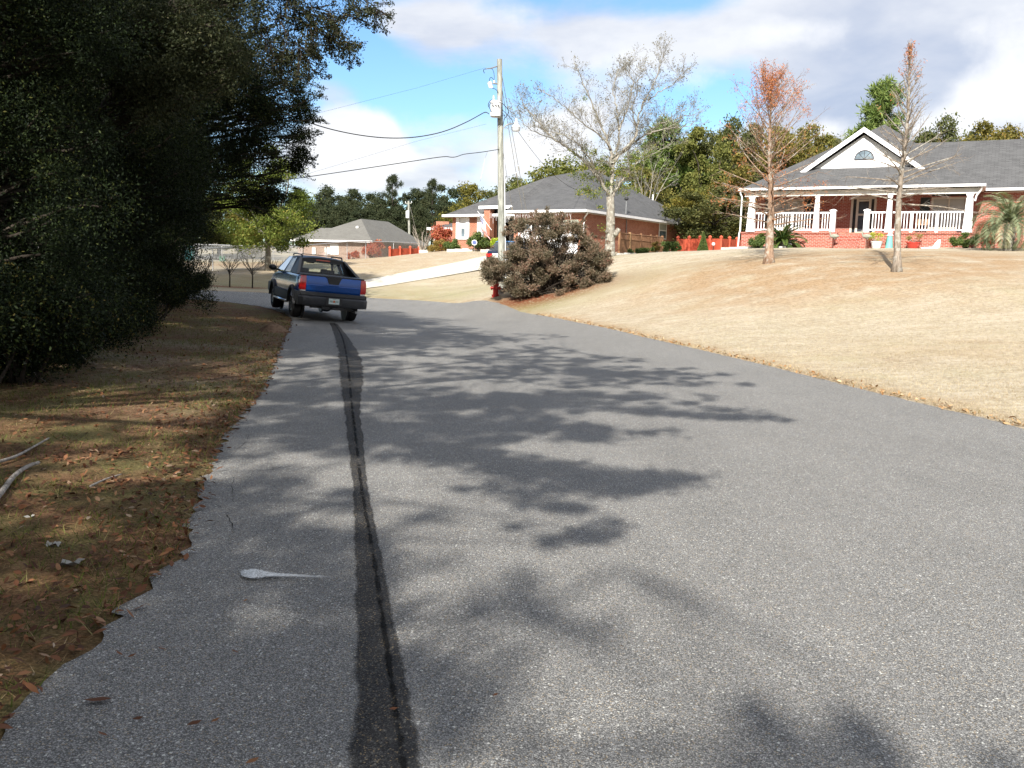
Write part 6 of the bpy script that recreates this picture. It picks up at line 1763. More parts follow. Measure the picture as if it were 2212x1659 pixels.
LIMBS = [
 ([(1318, 425), (1312, 412), (1296, 385), (1276, 360), (1250, 330), (1226, 312), (1196, 290), (1160, 250), (1128, 205)], -1.2, .14, .02),
 ([(1296, 385), (1282, 350), (1262, 318), (1235, 290), (1190, 270), (1150, 262)], -2.5, .07, .012),
 ([(1250, 330), (1215, 300), (1180, 285), (1140, 268), (1122, 240)], .6, .06, .012),
 ([(1318, 425), (1320, 400), (1321, 370), (1322, 340), (1318, 310), (1308, 280), (1292, 245), (1280, 205), (1262, 165), (1246, 125)], .5, .16, .015),
 ([(1321, 370), (1330, 330), (1338, 290), (1336, 250), (1330, 210), (1322, 170), (1335, 135)], 1.5, .10, .014),
 ([(1318, 310), (1300, 285), (1270, 262), (1240, 235), (1210, 205), (1180, 185)], -.8, .07, .012),
 ([(1336, 270), (1352, 230), (1362, 190), (1368, 150), (1352, 128)], .8, .07, .012),
 ([(1320, 428), (1330, 412), (1345, 385), (1362, 358), (1385, 338)], .6, .12, .03),
 ([(1322, 350), (1345, 320), (1372, 295), (1398, 278), (1412, 262), (1450, 245), (1500, 232)], 1.6, .09, .012),
 ([(1345, 320), (1372, 290), (1376, 262), (1382, 228), (1396, 190), (1418, 150), (1436, 92)], -.4, .10, .012),
 ([(1376, 262), (1362, 225), (1378, 180), (1374, 140)], -1.4, .06, .01),
 ([(1398, 200), (1425, 180), (1455, 160), (1470, 140)], .5, .05, .01),
 ([(1398, 278), (1430, 268), (1468, 262), (1495, 258)], -.6, .05, .01),
 ([(1385, 338), (1420, 318), (1460, 300)], .8, .035, .01),
 ([(1362, 358), (1352, 330), (1365, 300)], .2, .05, .012),
]
allp = []
for pts, dz, ra_, rb_ in LIMBS:
    P = []
    for i, (x, y) in enumerate(pts): P.append(wp(x, y + max(0, 425 - y) * .075, D0 + dz * i / (len(pts) - 1)))
    P = chaikin(P, 2); P = [p + Vector((rg.uniform(-1, 1), rg.uniform(-1, 1), rg.uniform(-1, 1))) * .05 for p in P]; k = len(P)
    R_ = [(ra_ + (rb_ - ra_) * (i / (k - 1)) ** .7) * .82 for i in range(k)]
    mb.tube(P, R_, 7, cap=False)
    for i in range(max(2, k // 5), k - 1, 1):
        for c in range(2 if i > k * .35 else 1):
            if rg.random() < .25: continue
            dd = (P[i] - P[i - 1]).normalized(); sd = Vector((rg.uniform(-1, 1), rg.uniform(-1, 1), rg.uniform(-.5, 1))).normalized()
            nd = (dd * .6 + sd * .75 + Vector((0, 0, .25))).normalized()
            twig_tree(mb, P[i], nd, rg.uniform(.55, 1.05), max(R_[i] * .42, .012), 2, dict(wig=.22, up=.05, kids=[0, 5, 5], ang=.7, len=.58, rad=.5, rmin=.006, seg=3), tips, rg)
mb.build('trunk', M_BARK_GREY, bt, smooth=True, uv=False)
tp = np.array([tuple(t[0]) for t in tips if t[2] <= 1]); 
sel = tp[ng.random(len(tp)) < .55]
Pl = sel + ng.normal(size=(len(sel), 3)) * .07
leaves('dry_leaves', Pl, .085, leaf_mat("leaf_dry_grey", [(0, (.09, .08, .055)), (.6, (.19, .17, .12)), (1, (.27, .24, .12))], .3), bt, ng, .45, origin=bt0)
lowc = [wp(rg.uniform(1235, 1400), rg.uniform(325, 425), D0 + rg.uniform(-1.3, 1.3)) for _ in range(60)] + [wp(1297, 447, 43.5), wp(1302, 492, 43.6), wp(1270, 420, 43.4), wp(1262, 318, 43), wp(1236, 330, 43), wp(1262, 213, 44), wp(1410, 318, 44)]
P, idx = clump_points([tuple(c) for c in lowc], [rg.uniform(.2, .5) for _ in lowc], 60, ng, .8, .1)
leaves('green_leaves', P, .09, M_LEAF_YG, bt, ng, .5, origin=bt0)

# ------------------------------------------------------------------ the two bald cypresses
M_NEEDLE = leaf_mat("needles_orange", [(0, (.26, .085, .035)), (.5, (.50, .17, .065)), (.9, (.58, .26, .12)), (1, (.42, .27, .14))], .3)
def cypress(label, pb_, pt_, d, seed, spread, sprays, fill, low=.26, nb=64, rt=.17, elmax=.95, bark=None):
    r = random.Random(seed); g = np.random.default_rng(seed)
    b = at(*pb_, d); b.z = H(b.x, b.y); t = at(*pt_, d); Hh = (t - b).length
    root = thing('bald_cypress', label, 'tree', b)
    mb = MB(b); ax = []
    for i in range(25):
        s_ = i / 24; ax.append(b.lerp(t, s_) + Vector((math.sin(s_ * 9 + seed) * .035, math.sin(s_ * 7) * .03, 0)) - Vector((0, 0, .12 if i == 0 else 0)))
    rad = [max(rt * (1 - s_ / 24) ** .9 + (.09 if s_ == 0 else .02 if s_ == 1 else 0), .012) for s_ in range(25)]
    mb.tube(ax, rad, 12)
    tips = []; C_ = []
    for k in range(nb):
        s_ = low + (.97 - low) * (k / nb) ** .92; i = min(int(s_ * 24), 23); q = ax[i].lerp(ax[i + 1], s_ * 24 - i)
        a = k * 2.399 + r.uniform(-.35, .35)
        L = spread(s_) * r.uniform(.72, 1.12)
        el = .05 + elmax * ((s_ - low) / (1 - low)) ** .8 + r.uniform(-.1, .14)
        dirv = Vector((math.cos(a) * math.cos(el), math.sin(a) * math.cos(el), math.sin(el)))
        pts = [q]; dd = dirv.copy(); n_ = 6
        for j in range(n_):
            dd = (dd + Vector((r.uniform(-1, 1), r.uniform(-1, 1), r.uniform(-.6, .6))) * .10 + Vector((0, 0, .06 if s_ > .45 else -.015))).normalized(); pts.append(pts[-1] + dd * L / n_)
        r0_ = .028 * (1 - s_) + .012
        rr_ = [r0_ * (1 - .75 * j / n_) for j in range(n_ + 1)]
        mb.tube(pts, rr_, 5, cap=False)
        for j in range(1, n_ + 1):
            for c in range(fill):
                side = Vector((r.uniform(-1, 1), r.uniform(-1, 1), r.uniform(-.5, .5))).normalized()
                nd = ((pts[j] - pts[j - 1]).normalized() * .8 + side * .7 + Vector((0, 0, .05 if s_ > .5 else -.12))).normalized()
                twig_tree(mb, pts[j - 1].lerp(pts[j], r.random()), nd, L * r.uniform(.14, .30), .006, 1, dict(wig=.2, up=0., kids=[0, 3 if s_ < .5 else 2], ang=.6, len=.5, rad=.6, rmin=.0035, seg=3), tips, r)
    mb.build('trunk', bark or M_BARK_CYP, root, smooth=True, uv=False)
    P = np.array([tuple(x[0]) for x in tips]); keep = []
    px = 1106 + FPX * (P - np.array(CAM)) @ np.array(_r) / ((P - np.array(CAM)) @ np.array(_f)); py_ = 829.5 - FPX * (P - np.array(CAM)) @ np.array(_u) / ((P - np.array(CAM)) @ np.array(_f))
    w = np.zeros(len(P))
    for cx, cy_, rx, ry, am in sprays: w = np.maximum(w, am * np.exp(-((px - cx) / rx) ** 2 - ((py_ - cy_) / ry) ** 2))
    sel = P[g.random(len(P)) < w]
    Pn = np.repeat(sel, 8, 0) + g.normal(size=(len(sel) * 8, 3)) * np.array([.055, .055, .075])
    dirs = rand_dirs(len(Pn), g); dirs[:, 2] -= .5; dirs /= np.linalg.norm(dirs, axis=1, keepdims=True)
    leaves('foliage', Pn, .085, M_NEEDLE, root, g, .22, dirs=dirs, origin=b)
    return root
# needles stay where they have not dropped yet: mostly the tops
cypress('bald cypress with a broad rust-orange top, left of the porch', (1663, 568), (1665, 172), 32, 5, lambda s: .9 * (2.6 - 1.0 * max(0, s - .3) - 11 * max(0, s - .72) ** 1.6),
        [(1660, 165, 45, 28, 1.0), (1605, 200, 45, 26, 1.0), (1715, 200, 32, 28, 1.0), (1665, 205, 75, 34, .9), (1640, 235, 70, 26, .4), (1741, 250, 14, 14, 1.0), (1575, 290, 18, 40, .3), (1565, 420, 45, 40, .35), (1765, 430, 30, 40, .5), (1660, 400, 130, 60, .10), (1700, 330, 110, 60, .08), (1600, 360, 60, 60, .10), (1680, 395, 26, 40, .35)], 2, .21, 74, .165)
cypress('thin bald cypress nearly bare with a small orange tip, before the porch steps', (1934, 593), (1969, 86), 27.5, 8, lambda s: (2.55 * (1.0 - s) ** .9 + .16) * (1 if s < .46 else .78),
        [(1965, 110, 18, 30, .12), (1946, 140, 9, 22, .42), (1940, 170, 24, 26, .08), (1985, 150, 20, 40, .08), (1910, 210, 30, 24, .12)], 2, .30, 74, .115, 1.15, bark_mat('bark_cypress_grey', (.13, .105, .08), (.31, .26, .21), lichen=(.36, .35, .31)))

# ------------------------------------------------------------------ saplings across the bend, each on red mulch
def sapling(label, px, py, d, hpx, seed, spread=.55):
    r = random.Random(seed); b = at(px, py, d); b.z = H(b.x, b.y); h = hpx * d / FPX
    root = thing('sapling', label, 'sapling', b, group='saplings along the far side of the bend')
    mb = MB(); tips = []
    mb.tube([(0, 0, -.1), (.02, 0, h * .3), (0, .01, h * .52)], [.036, .03, .026], 6)
    for k in range(9):
        a = k * 2.4; twig_tree(mb, (0, .01, h * (.36 + .02 * k)), (math.cos(a) * spread, math.sin(a) * spread, .8), h * .55, .017, 2, dict(wig=.10, up=.05, kids=[0, 3, 4], ang=.5, len=.5, rad=.65, rmin=.007), tips, r)
    mb.build('trunk', M_BARK_DARK, root, smooth=True, uv=False)
    g = np.random.default_rng(seed); Pp = np.array([tuple(t[0]) for t in tips]); Pp = Pp[g.random(len(Pp)) < .12]
    if len(Pp): leaves('leaves', Pp, .05, M_LEAF_YG, root, g)
    return root
sapling('slim dark sapling nearest the woods on red mulch', 444, 620, 41, 62, 1)
sapling('young sapling with a pale crooked trunk, middle one on red mulch', 496, 619.5, 41, 62, 2)
sapling('widest vase-shaped bare sapling on red mulch, beside the truck mirror', 545, 620, 41, 72, 3, .8)
sapling('bare sapling just left of the truck cab, its foot hidden by the truck', 598, 616, 42.5, 56, 4, .8)
# yellow-green oak behind the saplings
yo = proto_broad("oak_tree", 71, M_LEAF_YG, 60, .14, 560, 3.4, 5.2, 4.4, M_BARK_GREY)
yb = at(577, 586, 49); yo.location = (yb.x, yb.y, H(yb.x, yb.y) - .1); yt = at(577, 300, 49); yo.scale = (.80, .80, (yt.z - yo.location.z) / 9.8)
yo['label'] = 'yellow-green oak with a grey trunk at the chain-link fence behind the saplings'
# bare multi-stem shrub by the left house
b = at(912, 548, 63); b.z = H(b.x, b.y); root = thing('bare_shrub', 'bare multi-stemmed shrub left of the red-leaved one', 'shrub', b); mb = MB(); tips = []; r = random.Random(9)
for k in range(9):
    a = k * 2.4; twig_tree(mb, (0, 0, -.05), (math.cos(a) * .5, math.sin(a) * .5, 1), 1.7, .03, 2, dict(wig=.08, up=.05, kids=[0, 3, 3], ang=.35, len=.5, rad=.5, rmin=.008), tips, r)
mb.build('stems', M_BARK_PALE, root, uv=False)

# ------------------------------------------------------------------ big brown-green bush by the pole
bb = at(1180, 641, 35.6); bb.z = H(bb.x, bb.y)
root = thing('bush', 'big loose reddish-brown and green bush between the fire hydrant and the bare tree', 'bush', bb)
rg = random.Random(77); ng = np.random.default_rng(77)
BP = [(1045, 575), (1060, 556), (1090, 570), (1098, 530), (1095, 500), (1108, 478), (1140, 470), (1180, 464), (1225, 474), (1250, 490), (1262, 512), (1290, 530), (1312, 552), (1326, 575), (1318, 600), (1300, 622), (1262, 634), (1180, 644), (1110, 636), (1085, 618), (1058, 612), (1048, 592)]
C_ = []; R_ = []; per = []
for px, py in sample_poly(BP, 330, rg):
    open_ = 1.0
    if py < 560:
        open_ = .9 if (1115 < px < 1270 and 478 < py < 545) else 1.0
    hw = 1.3 * (1 - ((px - 1180) / 160) ** 2 * .7)
    if rg.random() > open_: continue
    c = at(px, py, 35.6 + rg.uniform(-hw, hw)); c.z = max(c.z, H(c.x, c.y) + .15)
    C_.append(c); R_.append(rg.uniform(.16, .34)); per.append(int(330 * (1.0 if py > 540 else .95)))
for _ in range(46):
    px = rg.uniform(1060, 1320); t_ = (px - 1180) / 150; top_ = 470 + 95 * t_ * t_ if px > 1180 else 468 + 120 * t_ * t_
    c = at(px, top_ + rg.uniform(-22, 12), 35.6 + rg.uniform(-.6, .6)); C_.append(c); R_.append(rg.uniform(.07, .16)); per.append(70)
mb = MB(bb)
for c in C_: limb(mb, bb + Vector((rg.uniform(-.7, .7), rg.uniform(-.4, .4), -.05)), c, .022, .006, .10, 5, 4, rg)
mb.build('stems', M_BARK_DARK, root, uv=False)
P, idx = clump_points([tuple(c) for c in C_], R_, per, ng, .85, .05)
dirs = P - np.array([tuple(c) for c in C_])[idx]; dirs /= np.linalg.norm(dirs, axis=1, keepdims=True) + 1e-9; dirs[:, 2] += .3; dirs += ng.normal(size=dirs.shape) * .5; dirs /= np.linalg.norm(dirs, axis=1, keepdims=True)
tint = np.clip(ng.random(len(P)) * .6 + ng.random(len(C_))[idx] * .4, 0, 1)
leaves('foliage', P, .085, leaf_mat("leaf_brown_bush", [(0, (.075, .070, .045)), (.35, (.150, .128, .085)), (.6, (.205, .155, .110)), (.82, (.26, .170, .125)), (.95, (.30, .145, .11)), (1, (.20, .20, .09))], .25, .65, .12), root, ng, .34, dirs=dirs, origin=bb, tint=tint)

# ------------------------------------------------------------------ garden shrubs and palms
LM_RED = leaf_mat("leaf_red", [(0, (.28, .05, .03)), (.6, (.48, .11, .07)), (1, (.55, .28, .12))], .3)
LM_HEDGE = leaf_mat("leaf_hedge", [(0, (.045, .075, .020)), (.6, (.10, .15, .035)), (1, (.17, .21, .06))], .2)
LM_OCHRE = leaf_mat("leaf_ochre", [(0, (.12, .085, .02)), (.6, (.24, .17, .04)), (1, (.32, .22, .06))], .2)
LM_LIME = leaf_mat("leaf_lime", [(0, (.20, .30, .02)), (.6, (.42, .52, .04)), (1, (.55, .58, .10))], .3)
shrub('red_shrub', 'tall red-leaved shrub at the left corner of the garage house', 953, 546, 62.5, 1.8, 2.1, 330, LM_RED, 81, .13)
shrub('red_shrub', 'red-leaved shrub by the chain-link fence above the truck roof', 806, 571, 70, 1.6, 1.55, 260, LM_RED, 82, .12)
shrub('red_shrub', 'small reddish twiggy shrub left of the bigger red one, over the truck roof', 762, 573, 69, 1.2, .9, 150, LM_RED, 83, .11, nclump=10)
shrub('ochre_shrub', 'low ochre shrub below the red-leaved one', 944, 546, 60.5, 1.7, .85, 380, LM_OCHRE, 84, .09)
shrub('round_shrub', 'clipped olive shrub at the house corner by the white edging', 976, 544, 58.8, 1.1, .9, 500, LM_HEDGE, 85, .08)
shrub('round_shrub', 'big round dark green shrub below the left shuttered windows', 1033, 542, 57.5, 1.75, 1.2, 560, LM_HEDGE, 86, .08, nclump=24)
shrub('potted_plant', 'lime green plant beside the brick entrance pillar', 1072, 530, 56.5, .85, 1.0, 300, LM_LIME, 87, .12, cat='plant')
shrub('garden_shrub', 'loose green shrub at the right end of the lattice fence', 1446, 549, 53, 1.2, .8, 260, LM_HEDGE, 88, .10)
shrub('garden_shrub', 'low green ground shrub in front of the lattice fence', 1378, 550, 50.8, 2.2, .5, 420, LM_HEDGE, 89, .09)
shrub('garden_shrub', 'reddish dry shrub against the lattice fence', 1415, 548, 52, .5, .9, 120, LM_OCHRE, 90, .10)
shrub('round_shrub', 'small dark green shrub at the left corner of the porch base', 1639, 533, 45.0, 1.05, .75, 520, LM_HEDGE, 91, .07)
shrub('round_shrub', 'wide low green shrub at the right end of the porch base', 2092, 530, 41.3, 1.75, .75, 560, LM_HEDGE, 92, .07)
shrub('brown_shrub', 'dark reddish shrub under the eave between the porch and the palm', 2132, 528, 42.0, 1.2, 1.5, 240, LM_RED, 93, .08)
# little cone tree before the red fence
cb = at(1518, 545, 52.5); cb.z = H(cb.x, cb.y) - .05; root = thing('cone_shrub', 'small bright green conical evergreen before the red fence', 'shrub', cb); ng = np.random.default_rng(94)
tt = ng.random(5000) ** .6; aa = ng.random(5000) * 6.283; rr_ = .36 * tt * (.75 + .3 * ng.random(5000))
MB().tube([(0, 0, -.05), (0, 0, 1.2)], [.04, .01], 6).build('stem', M_BARK_DARK, root)
leaves('foliage', np.stack([np.cos(aa) * rr_, np.sin(aa) * rr_, 1.25 * (1 - tt) + .08], 1), .07, LM_HEDGE, root, ng, .4)

def feather_palm(name, label, px, py, d, nfr, L, trunk_h, trunk_r, leafm, seed, leaflet=.38, arch=1.0, elev=(.1, 1.35), w_=.03):
    r = random.Random(seed); b = at(px, py, d); b.z = H(b.x, b.y); root = thing(name, label, 'palm', b)
    mb = MB(); prof = []
    if trunk_h > .05:
        rings = []
        for i in range(15):
            z = trunk_h * i / 14; rr = trunk_r * (1.1 - .25 * i / 14) * (1.12 if i % 2 else .92); rings.append((rr, z - .1))
        mb.lathe([(0, -.1)] + rings + [(0, trunk_h - .08)], 12)
        for k in range(40):
            a = r.uniform(0, 6.28); z = r.uniform(.1, trunk_h); mb.tube([(math.cos(a) * trunk_r * .8, math.sin(a) * trunk_r * .8, z), (math.cos(a) * trunk_r * 1.5, math.sin(a) * trunk_r * 1.5, z + .16)], [.04, .015], 4)
    else: mb.lathe([(0, -.05), (trunk_r, -.05), (trunk_r * .8, .18), (0, .2)], 10)
    mb.build('trunk', M_BARK_GREY, root)
    V = []; F = []; T = []; st = MB()
    for k in range(nfr):
        a = k * 2.4 + r.uniform(-.2, .2); e = elev[0] + (elev[1] - elev[0]) * ((k + .5) / nfr); l = L * r.uniform(.8, 1.1)
        p = Vector((0, 0, trunk_h)); h = Vector((math.cos(a), math.sin(a), 0)); pts = [p]; ang_ = e
        for i in range(14):
            ang_ -= arch * (.055 + .012 * i) * (1.2 - .35 * e); pts.append(pts[-1] + (h * math.cos(ang_) + Vector((0, 0, math.sin(ang_)))) * l / 14)
        st.tube(pts, [.018 * (1 - i / 15) + .004 for i in range(15)], 4)
        tf = r.random()
        for i in range(2, 15):
            for sub in range(3):
                q = pts[i - 1].lerp(pts[i], sub / 3); t = (pts[i] - pts[i - 1]).normalized(); side = t.cross(Vector((0, 0, 1))).normalized(); up_ = side.cross(t)
                ll = leaflet * (math.sin(PI * min(1, (i + sub / 3) / 15.5)) ** .6) * r.uniform(.85, 1.1)
                for sg in (-1, 1):
                    dv = (side * sg * .8 + t * .62 + up_ * .35).normalized(); wv_ = dv.cross(up_).normalized() * w_ * .5
                    mid = q + dv * ll * .5; tip = q + dv * ll - Vector((0, 0, ll * .28))
                    n0 = len(V); V += [tuple(q), tuple(mid + wv_), tuple(tip), tuple(mid - wv_)]; F.append((n0, n0 + 1, n0 + 2, n0 + 3)); T += [min(1, max(0, tf * .6 + r.random() * .4))] * 4
    st.build('stalks', leafm, root, uv=False)
    np_mesh('fronds', V, F, leafm, root, attrs={'tint': T}); return root
LM_PALM = leaf_mat("palm_frond", [(0, (.11, .14, .075)), (.6, (.23, .26, .15)), (.9, (.34, .34, .22)), (1, (.36, .28, .17))], .2)
LM_SAGO = leaf_mat("sago_frond", [(0, (.030, .06, .015)), (.6, (.075, .12, .025)), (1, (.17, .19, .05))], .15)
feather_palm('pindo_palm', 'shaggy grey-green palm at the right end of the porch house, cut by the picture edge', 2178, 528, 38.5, 36, 2.1, 1.25, .24, LM_PALM, 95, .55, 1.1, (-.15, 1.4), .034)
feather_palm('sago_palm', 'dark green sago palm against the porch base behind the orange cypress', 1688, 534, 45.2, 40, 1.5, .25, .16, LM_SAGO, 96, .24, .8, (.05, 1.3), .045)

# ------------------------------------------------------------------ white stone edging, pots and figures by the houses
M_STONE = simple("white_stone", (.62, .60, .55), .85, 0, .2, .12, 8)
def edging(label, pts, d0, d1, hh=.16):
    P = [at(px, py, d0 + (d1 - d0) * i / (len(pts) - 1)) for i, (px, py) in enumerate(pts)]; P = resample(P, .42); o = P[0].copy(); o.z = H(o.x, o.y)
    mb = MB(o); r = random.Random(int(o.x * 10))
    for a, b in zip(P[:-1], P[1:]):
        c = (a + b) / 2; c.z = H(c.x, c.y) + hh * .4; mb.box(c, ((b - a).length * .97, .2, hh * r.uniform(.85, 1.15)), math.atan2(b.y - a.y, b.x - a.x))
    e_ = mb.build('stone_edging', M_STONE); e_.location = o; return tag(e_, label, 'edging')
edging('pale stone edging along the bed under the left shuttered windows', [(966, 545), (1000, 543), (1022, 543)], 58.2, 57.6, .2)
edging('pale stone edging below the big round shrub', [(1040, 543), (1064, 544), (1084, 545)], 56.2, 55.2, .2)
edging('pale stone edging along the bed at the lattice fence', [(1334, 552), (1380, 552), (1432, 551), (1470, 549)], 50.0, 52.5)
edging('white rock edging at the left corner of the porch base', [(1560, 542), (1595, 536), (1625, 533), (1700, 534)], 47.5, 44.6, .13)
edging('pale stone edging left of the red-leaved shrub', [(905, 549), (925, 548)], 62, 62, .25)
M_TERRA = simple("terracotta", (.42, .12, .06), .8, 0, .2, .1, 8)
M_REDGL = simple("red_glaze_pot", (.48, .05, .035), .35, 0, .5, .06, 6)
M_TEAL = simple("teal_paint", (.16, .42, .38), .5, 0, .4, .08, 5)
def pot(name, label, px, mat, h, w, plant=None, cat='plant pot', off=-.35, seed=1):
    x, _ = F2.onp(px, 528, off); q = F2.world(x, off, 0); q.z = H(q.x, q.y); root = thing(name, label, cat, q, F2.ang)
    MB().lathe([(.0, 0), (w * .36, 0), (w * .40, .03), (w * .5, h * .88), (w * .54, h * .88), (w * .54, h), (w * .46, h), (w * .45, h * .9), (.0, h * .9)], 18).build('bowl', mat, root, smooth=S)
    if plant is not None:
        g = np.random.default_rng(seed); r = random.Random(seed); C_ = [(r.uniform(-.35, .35), r.uniform(-.2, .2), h + r.uniform(.1, .4)) for _ in range(9)]
        mb = MB()
        for c in C_: mb.tube([(0, 0, h * .85), c], [.012, .005], 4)
        mb.build('stems', M_BARK_PALE, root, uv=False)
        P, _i = clump_points(C_, [.14] * 9, 60, g); leaves('foliage', P, .06, plant, root, g)
    return root
pot('flower_pot', 'white pot with yellow-green plant left of the thin cypress trunk', 1893, M_WHITE, .34, .52, LM_LIME, seed=3)
pot('flower_pot', 'red glazed bowl with a sparse twiggy plant', 1973, M_REDGL, .30, .62, leaf_mat("leaf_sparse", [(0, (.25, .14, .06)), (1, (.30, .28, .10))], .2), seed=4)
x, _ = F2.onp(1921, 528, -.3); q = F2.world(x, -.3, 0); q.z = H(q.x, q.y); root = thing('toy_lighthouse', 'small teal garden lighthouse with a white top, right of the thin cypress trunk', 'ornament', q)
MB().lathe([(.0, 0), (.19, 0), (.18, .05), (.12, .62), (.0, .62)], 16).build('tower', M_TEAL, root, smooth=S)
mb = MB(); mb.lathe([(.0, .621), (.16, .621), (.16, .66), (.10, .67), (.10, .78), (.14, .79), (.02, .9), (.0, .9)], 14); mb.build('lantern', M_WHITE, root)
def figure(name, label, px, off, prof, mat, extra=None, z=None, cat='ornament', sc=1.):
    x, _ = F2.onp(px, 515, off); q = F2.world(x, off, 0); q.z = H(q.x, q.y) if z is None else G2 + z; root = thing(name, label, cat, q, F2.ang); root.scale = (sc,) * 3
    mb = MB(); extra_, = (extra,); prof(mb); mb.build('figure', mat, root, smooth=S); return root
def goose(mb):
    mb.lathe([(.0, -.30), (.08, -.26), (.15, -.10), (.16, .05), (.11, .2), (.03, .32), (.0, .34)], 12, (0, 0, .2), Matrix.Rotation(PI / 2, 3, 'Y'))
    mb.tube([(-.24, 0, .24), (-.30, 0, .36), (-.28, 0, .50), (-.31, 0, .57)], [.07, .05, .042, .055], 8); mb.tube([(-.33, 0, .57), (-.43, 0, .55)], [.035, .01], 6); mb.tube([(-.05, .05, .06), (-.05, .05, .0)], .03, 5); mb.tube([(.05, -.05, .06), (.05, -.05, .0)], .03, 5)
M_CONCF = simple("grey_statue", (.30, .31, .25), .85, 0, .2, .15, 8)
figure('bird_statue', 'grey concrete bird statue on the left stair wall', 1802, -1.2, goose, M_CONCF, z=.38, sc=.7)
figure('bird_statue', 'grey concrete bird statue with raised white neck on the right stair wall', 1872, -1.2, goose, M_CONCF, z=.38, sc=.7)
def boat(mb):
    mb.loft([[(-.45, -.12, .0), (-.45, .12, .0), (-.5, .0, .05)], [(.28, -.12, .0), (.28, .12, .0), (.28, 0, .10)]]); mb.prism([(.0, .06), (.34, .06), (.34, .42), (.22, .40)], -.05, .05, 'y')
figure('swan_planter', 'white swan-shaped planter low on the lawn before the porch base', 2015, -.4, boat, M_WHITE2)
figure('lawn_lantern', 'small white jug-like ornament right of the sago palm', 1707, -.25, lambda mb: mb.lathe([(.0, 0), (.10, 0), (.13, .1), (.10, .24), (.04, .32), (.0, .36)], 12), M_WHITE2)
# round yard sign by the big shrub, and small items by the red fence
q = at(1024.5, 541, 56.3); q.z = H(q.x, q.y); root = thing('yard_sign', 'small round white and blue yard sign on a thin stake', 'sign', q)
MB().tube([(0, 0, -.1), (0, 0, .5)], .012, 5).build('stake', M_GREYMET, root)
MB().lathe([(.0, 0), (.17, 0), (.17, .02), (.0, .02)], 20, (0, -.0, .62), Matrix.Rotation(PI / 2, 3, 'X')).build('disc', M_WHITE2, root)
MB().lathe([(.085, 0), (.13, 0), (.13, .006), (.085, .006)], 20, (0, -.021, .62), Matrix.Rotation(PI / 2, 3, 'X')).build('ring', simple("sign_blue", (.10, .14, .35), .5), root)
q = at(1541, 531, 53.6); zq = H(q.x, q.y); root = thing('garden_lamp', 'white globe garden lamp on a dark post at the red fence', 'lamp', (q.x, q.y, zq))
MB().tube([(0, 0, -.1), (0, 0, max(q.z - zq, .3))], .025, 6).build('post', M_BLACKP, root); MB().lathe([(.0, -.11), (.08, -.08), (.11, 0), (.08, .08), (.0, .11)], 12, (0, 0, max(q.z - zq, .3) + .1)).build('globe', M_TRANS, root, smooth=True)
# bin and green box at the far left yard
q = at(410, 578, 66); q.z = H(q.x, q.y); root = thing('wheelie_bin', 'teal wheeled bin glimpsed under the dark woods beyond the bend', 'bin', q)
mb = MB(); mb.loft([[(-.24, -.26, .05), (.24, -.26, .05), (.24, .26, .05), (-.24, .26, .05)], [(-.3, -.34, 1.0), (.3, -.34, 1.0), (.3, .34, 1.0), (-.3, .34, 1.0)]]); mb.build('bin_body', simple("bin_teal", (.04, .26, .28), .5, 0, .4), root)
MB().rbox(-.33, .33, -.38, .38, 1.002, 1.08, .02).build('lid', simple("bin_lid", (.03, .20, .22), .5), root)
q = at(481, 571, 76); q.z = H(q.x, q.y); root = thing('utility_box', 'low green utility box beyond the chain-link fence', 'utility box', q)
MB().rbox(-.22, .22, -.2, .2, -.1, .4, .03).build('cabinet', simple("box_green", (.04, .19, .10), .5), root); MB().rbox(-.25, .25, -.23, .23, .402, .45, .02).build('lid', simple("box_green_lid", (.05, .22, .12), .5), root)
# entrance chair glimpsed on the porch
x, _ = F2.onp(1992, 490, 1.6); root = thing('porch_chair', 'small wooden porch chair behind the right railing', 'chair', F2.world(x, 1.5, DZ), F2.ang)
M_CH = simple("chair_wood", (.36, .22, .13), .6)
mb = MB(); mb.rbox(-.26, .26, -.25, .25, .40, .45, .01); mb.build('seat', M_CH, root)
mb = MB(); 
for k in range(5): mb.bb(-.24 + k * .105, -.17 + k * .105, .22, .245, .451, 1.0)
mb.bb(-.26, .26, .215, .25, 1.001, 1.06); mb.build('backrest', M_CH, root)
for sx in (-1, 1):
    for sy in (-1, 1): MB().bb(sx * .22 - .02, sx * .22 + .02, sy * .21 - .02, sy * .21 + .02, 0, .399).build('leg', M_CH, root)
# ------------------------------------------------------------------ grass blades, leaf litter, sticks
def blades(name, X, Y, h, w, lean, mat, g, tint=None, zoff=-.01):
    k = len(X); Z = heights(X, Y) + vz(X, Y) + zoff
    a = g.random(k) * 2 * PI; hh = h * g.uniform(.5, 1.3, k); ww = w * g.uniform(.6, 1.3, k)
    la = g.random(k) * 2 * PI; ll = lean * hh * g.uniform(.2, 1.4, k)
    B = np.stack([X, Y, Z], 1); s_ = np.stack([np.cos(a), np.sin(a), 0 * a], 1) * ww[:, None] * .5
    tip = B + np.stack([np.cos(la) * ll, np.sin(la) * ll, hh], 1)
    V = np.stack([B - s_, B + s_, tip], 1).reshape(-1, 3); F = np.arange(k * 3).reshape(k, 3)
    t = g.random(k) if tint is None else tint
    return np_mesh(name, V, F, mat, attrs={'tint': np.repeat(t, 3)})
from bisect import bisect_left
def vz(X, Y):
    """small unevenness of the ground sheet away from the road, as in the ground mesh"""
    dl_ = polydist(X, Y, LP); dr_ = polydist(X, Y, RP); w_ = sstep(np.minimum(dl_, dr_) / 2.0)
    return ((vnoise(X, Y, 1.3, 3) - .5) * .05 + (vnoise(X, Y, 4.5, 4) - .5) * .10) * w_ + .012
g = np.random.default_rng(301)
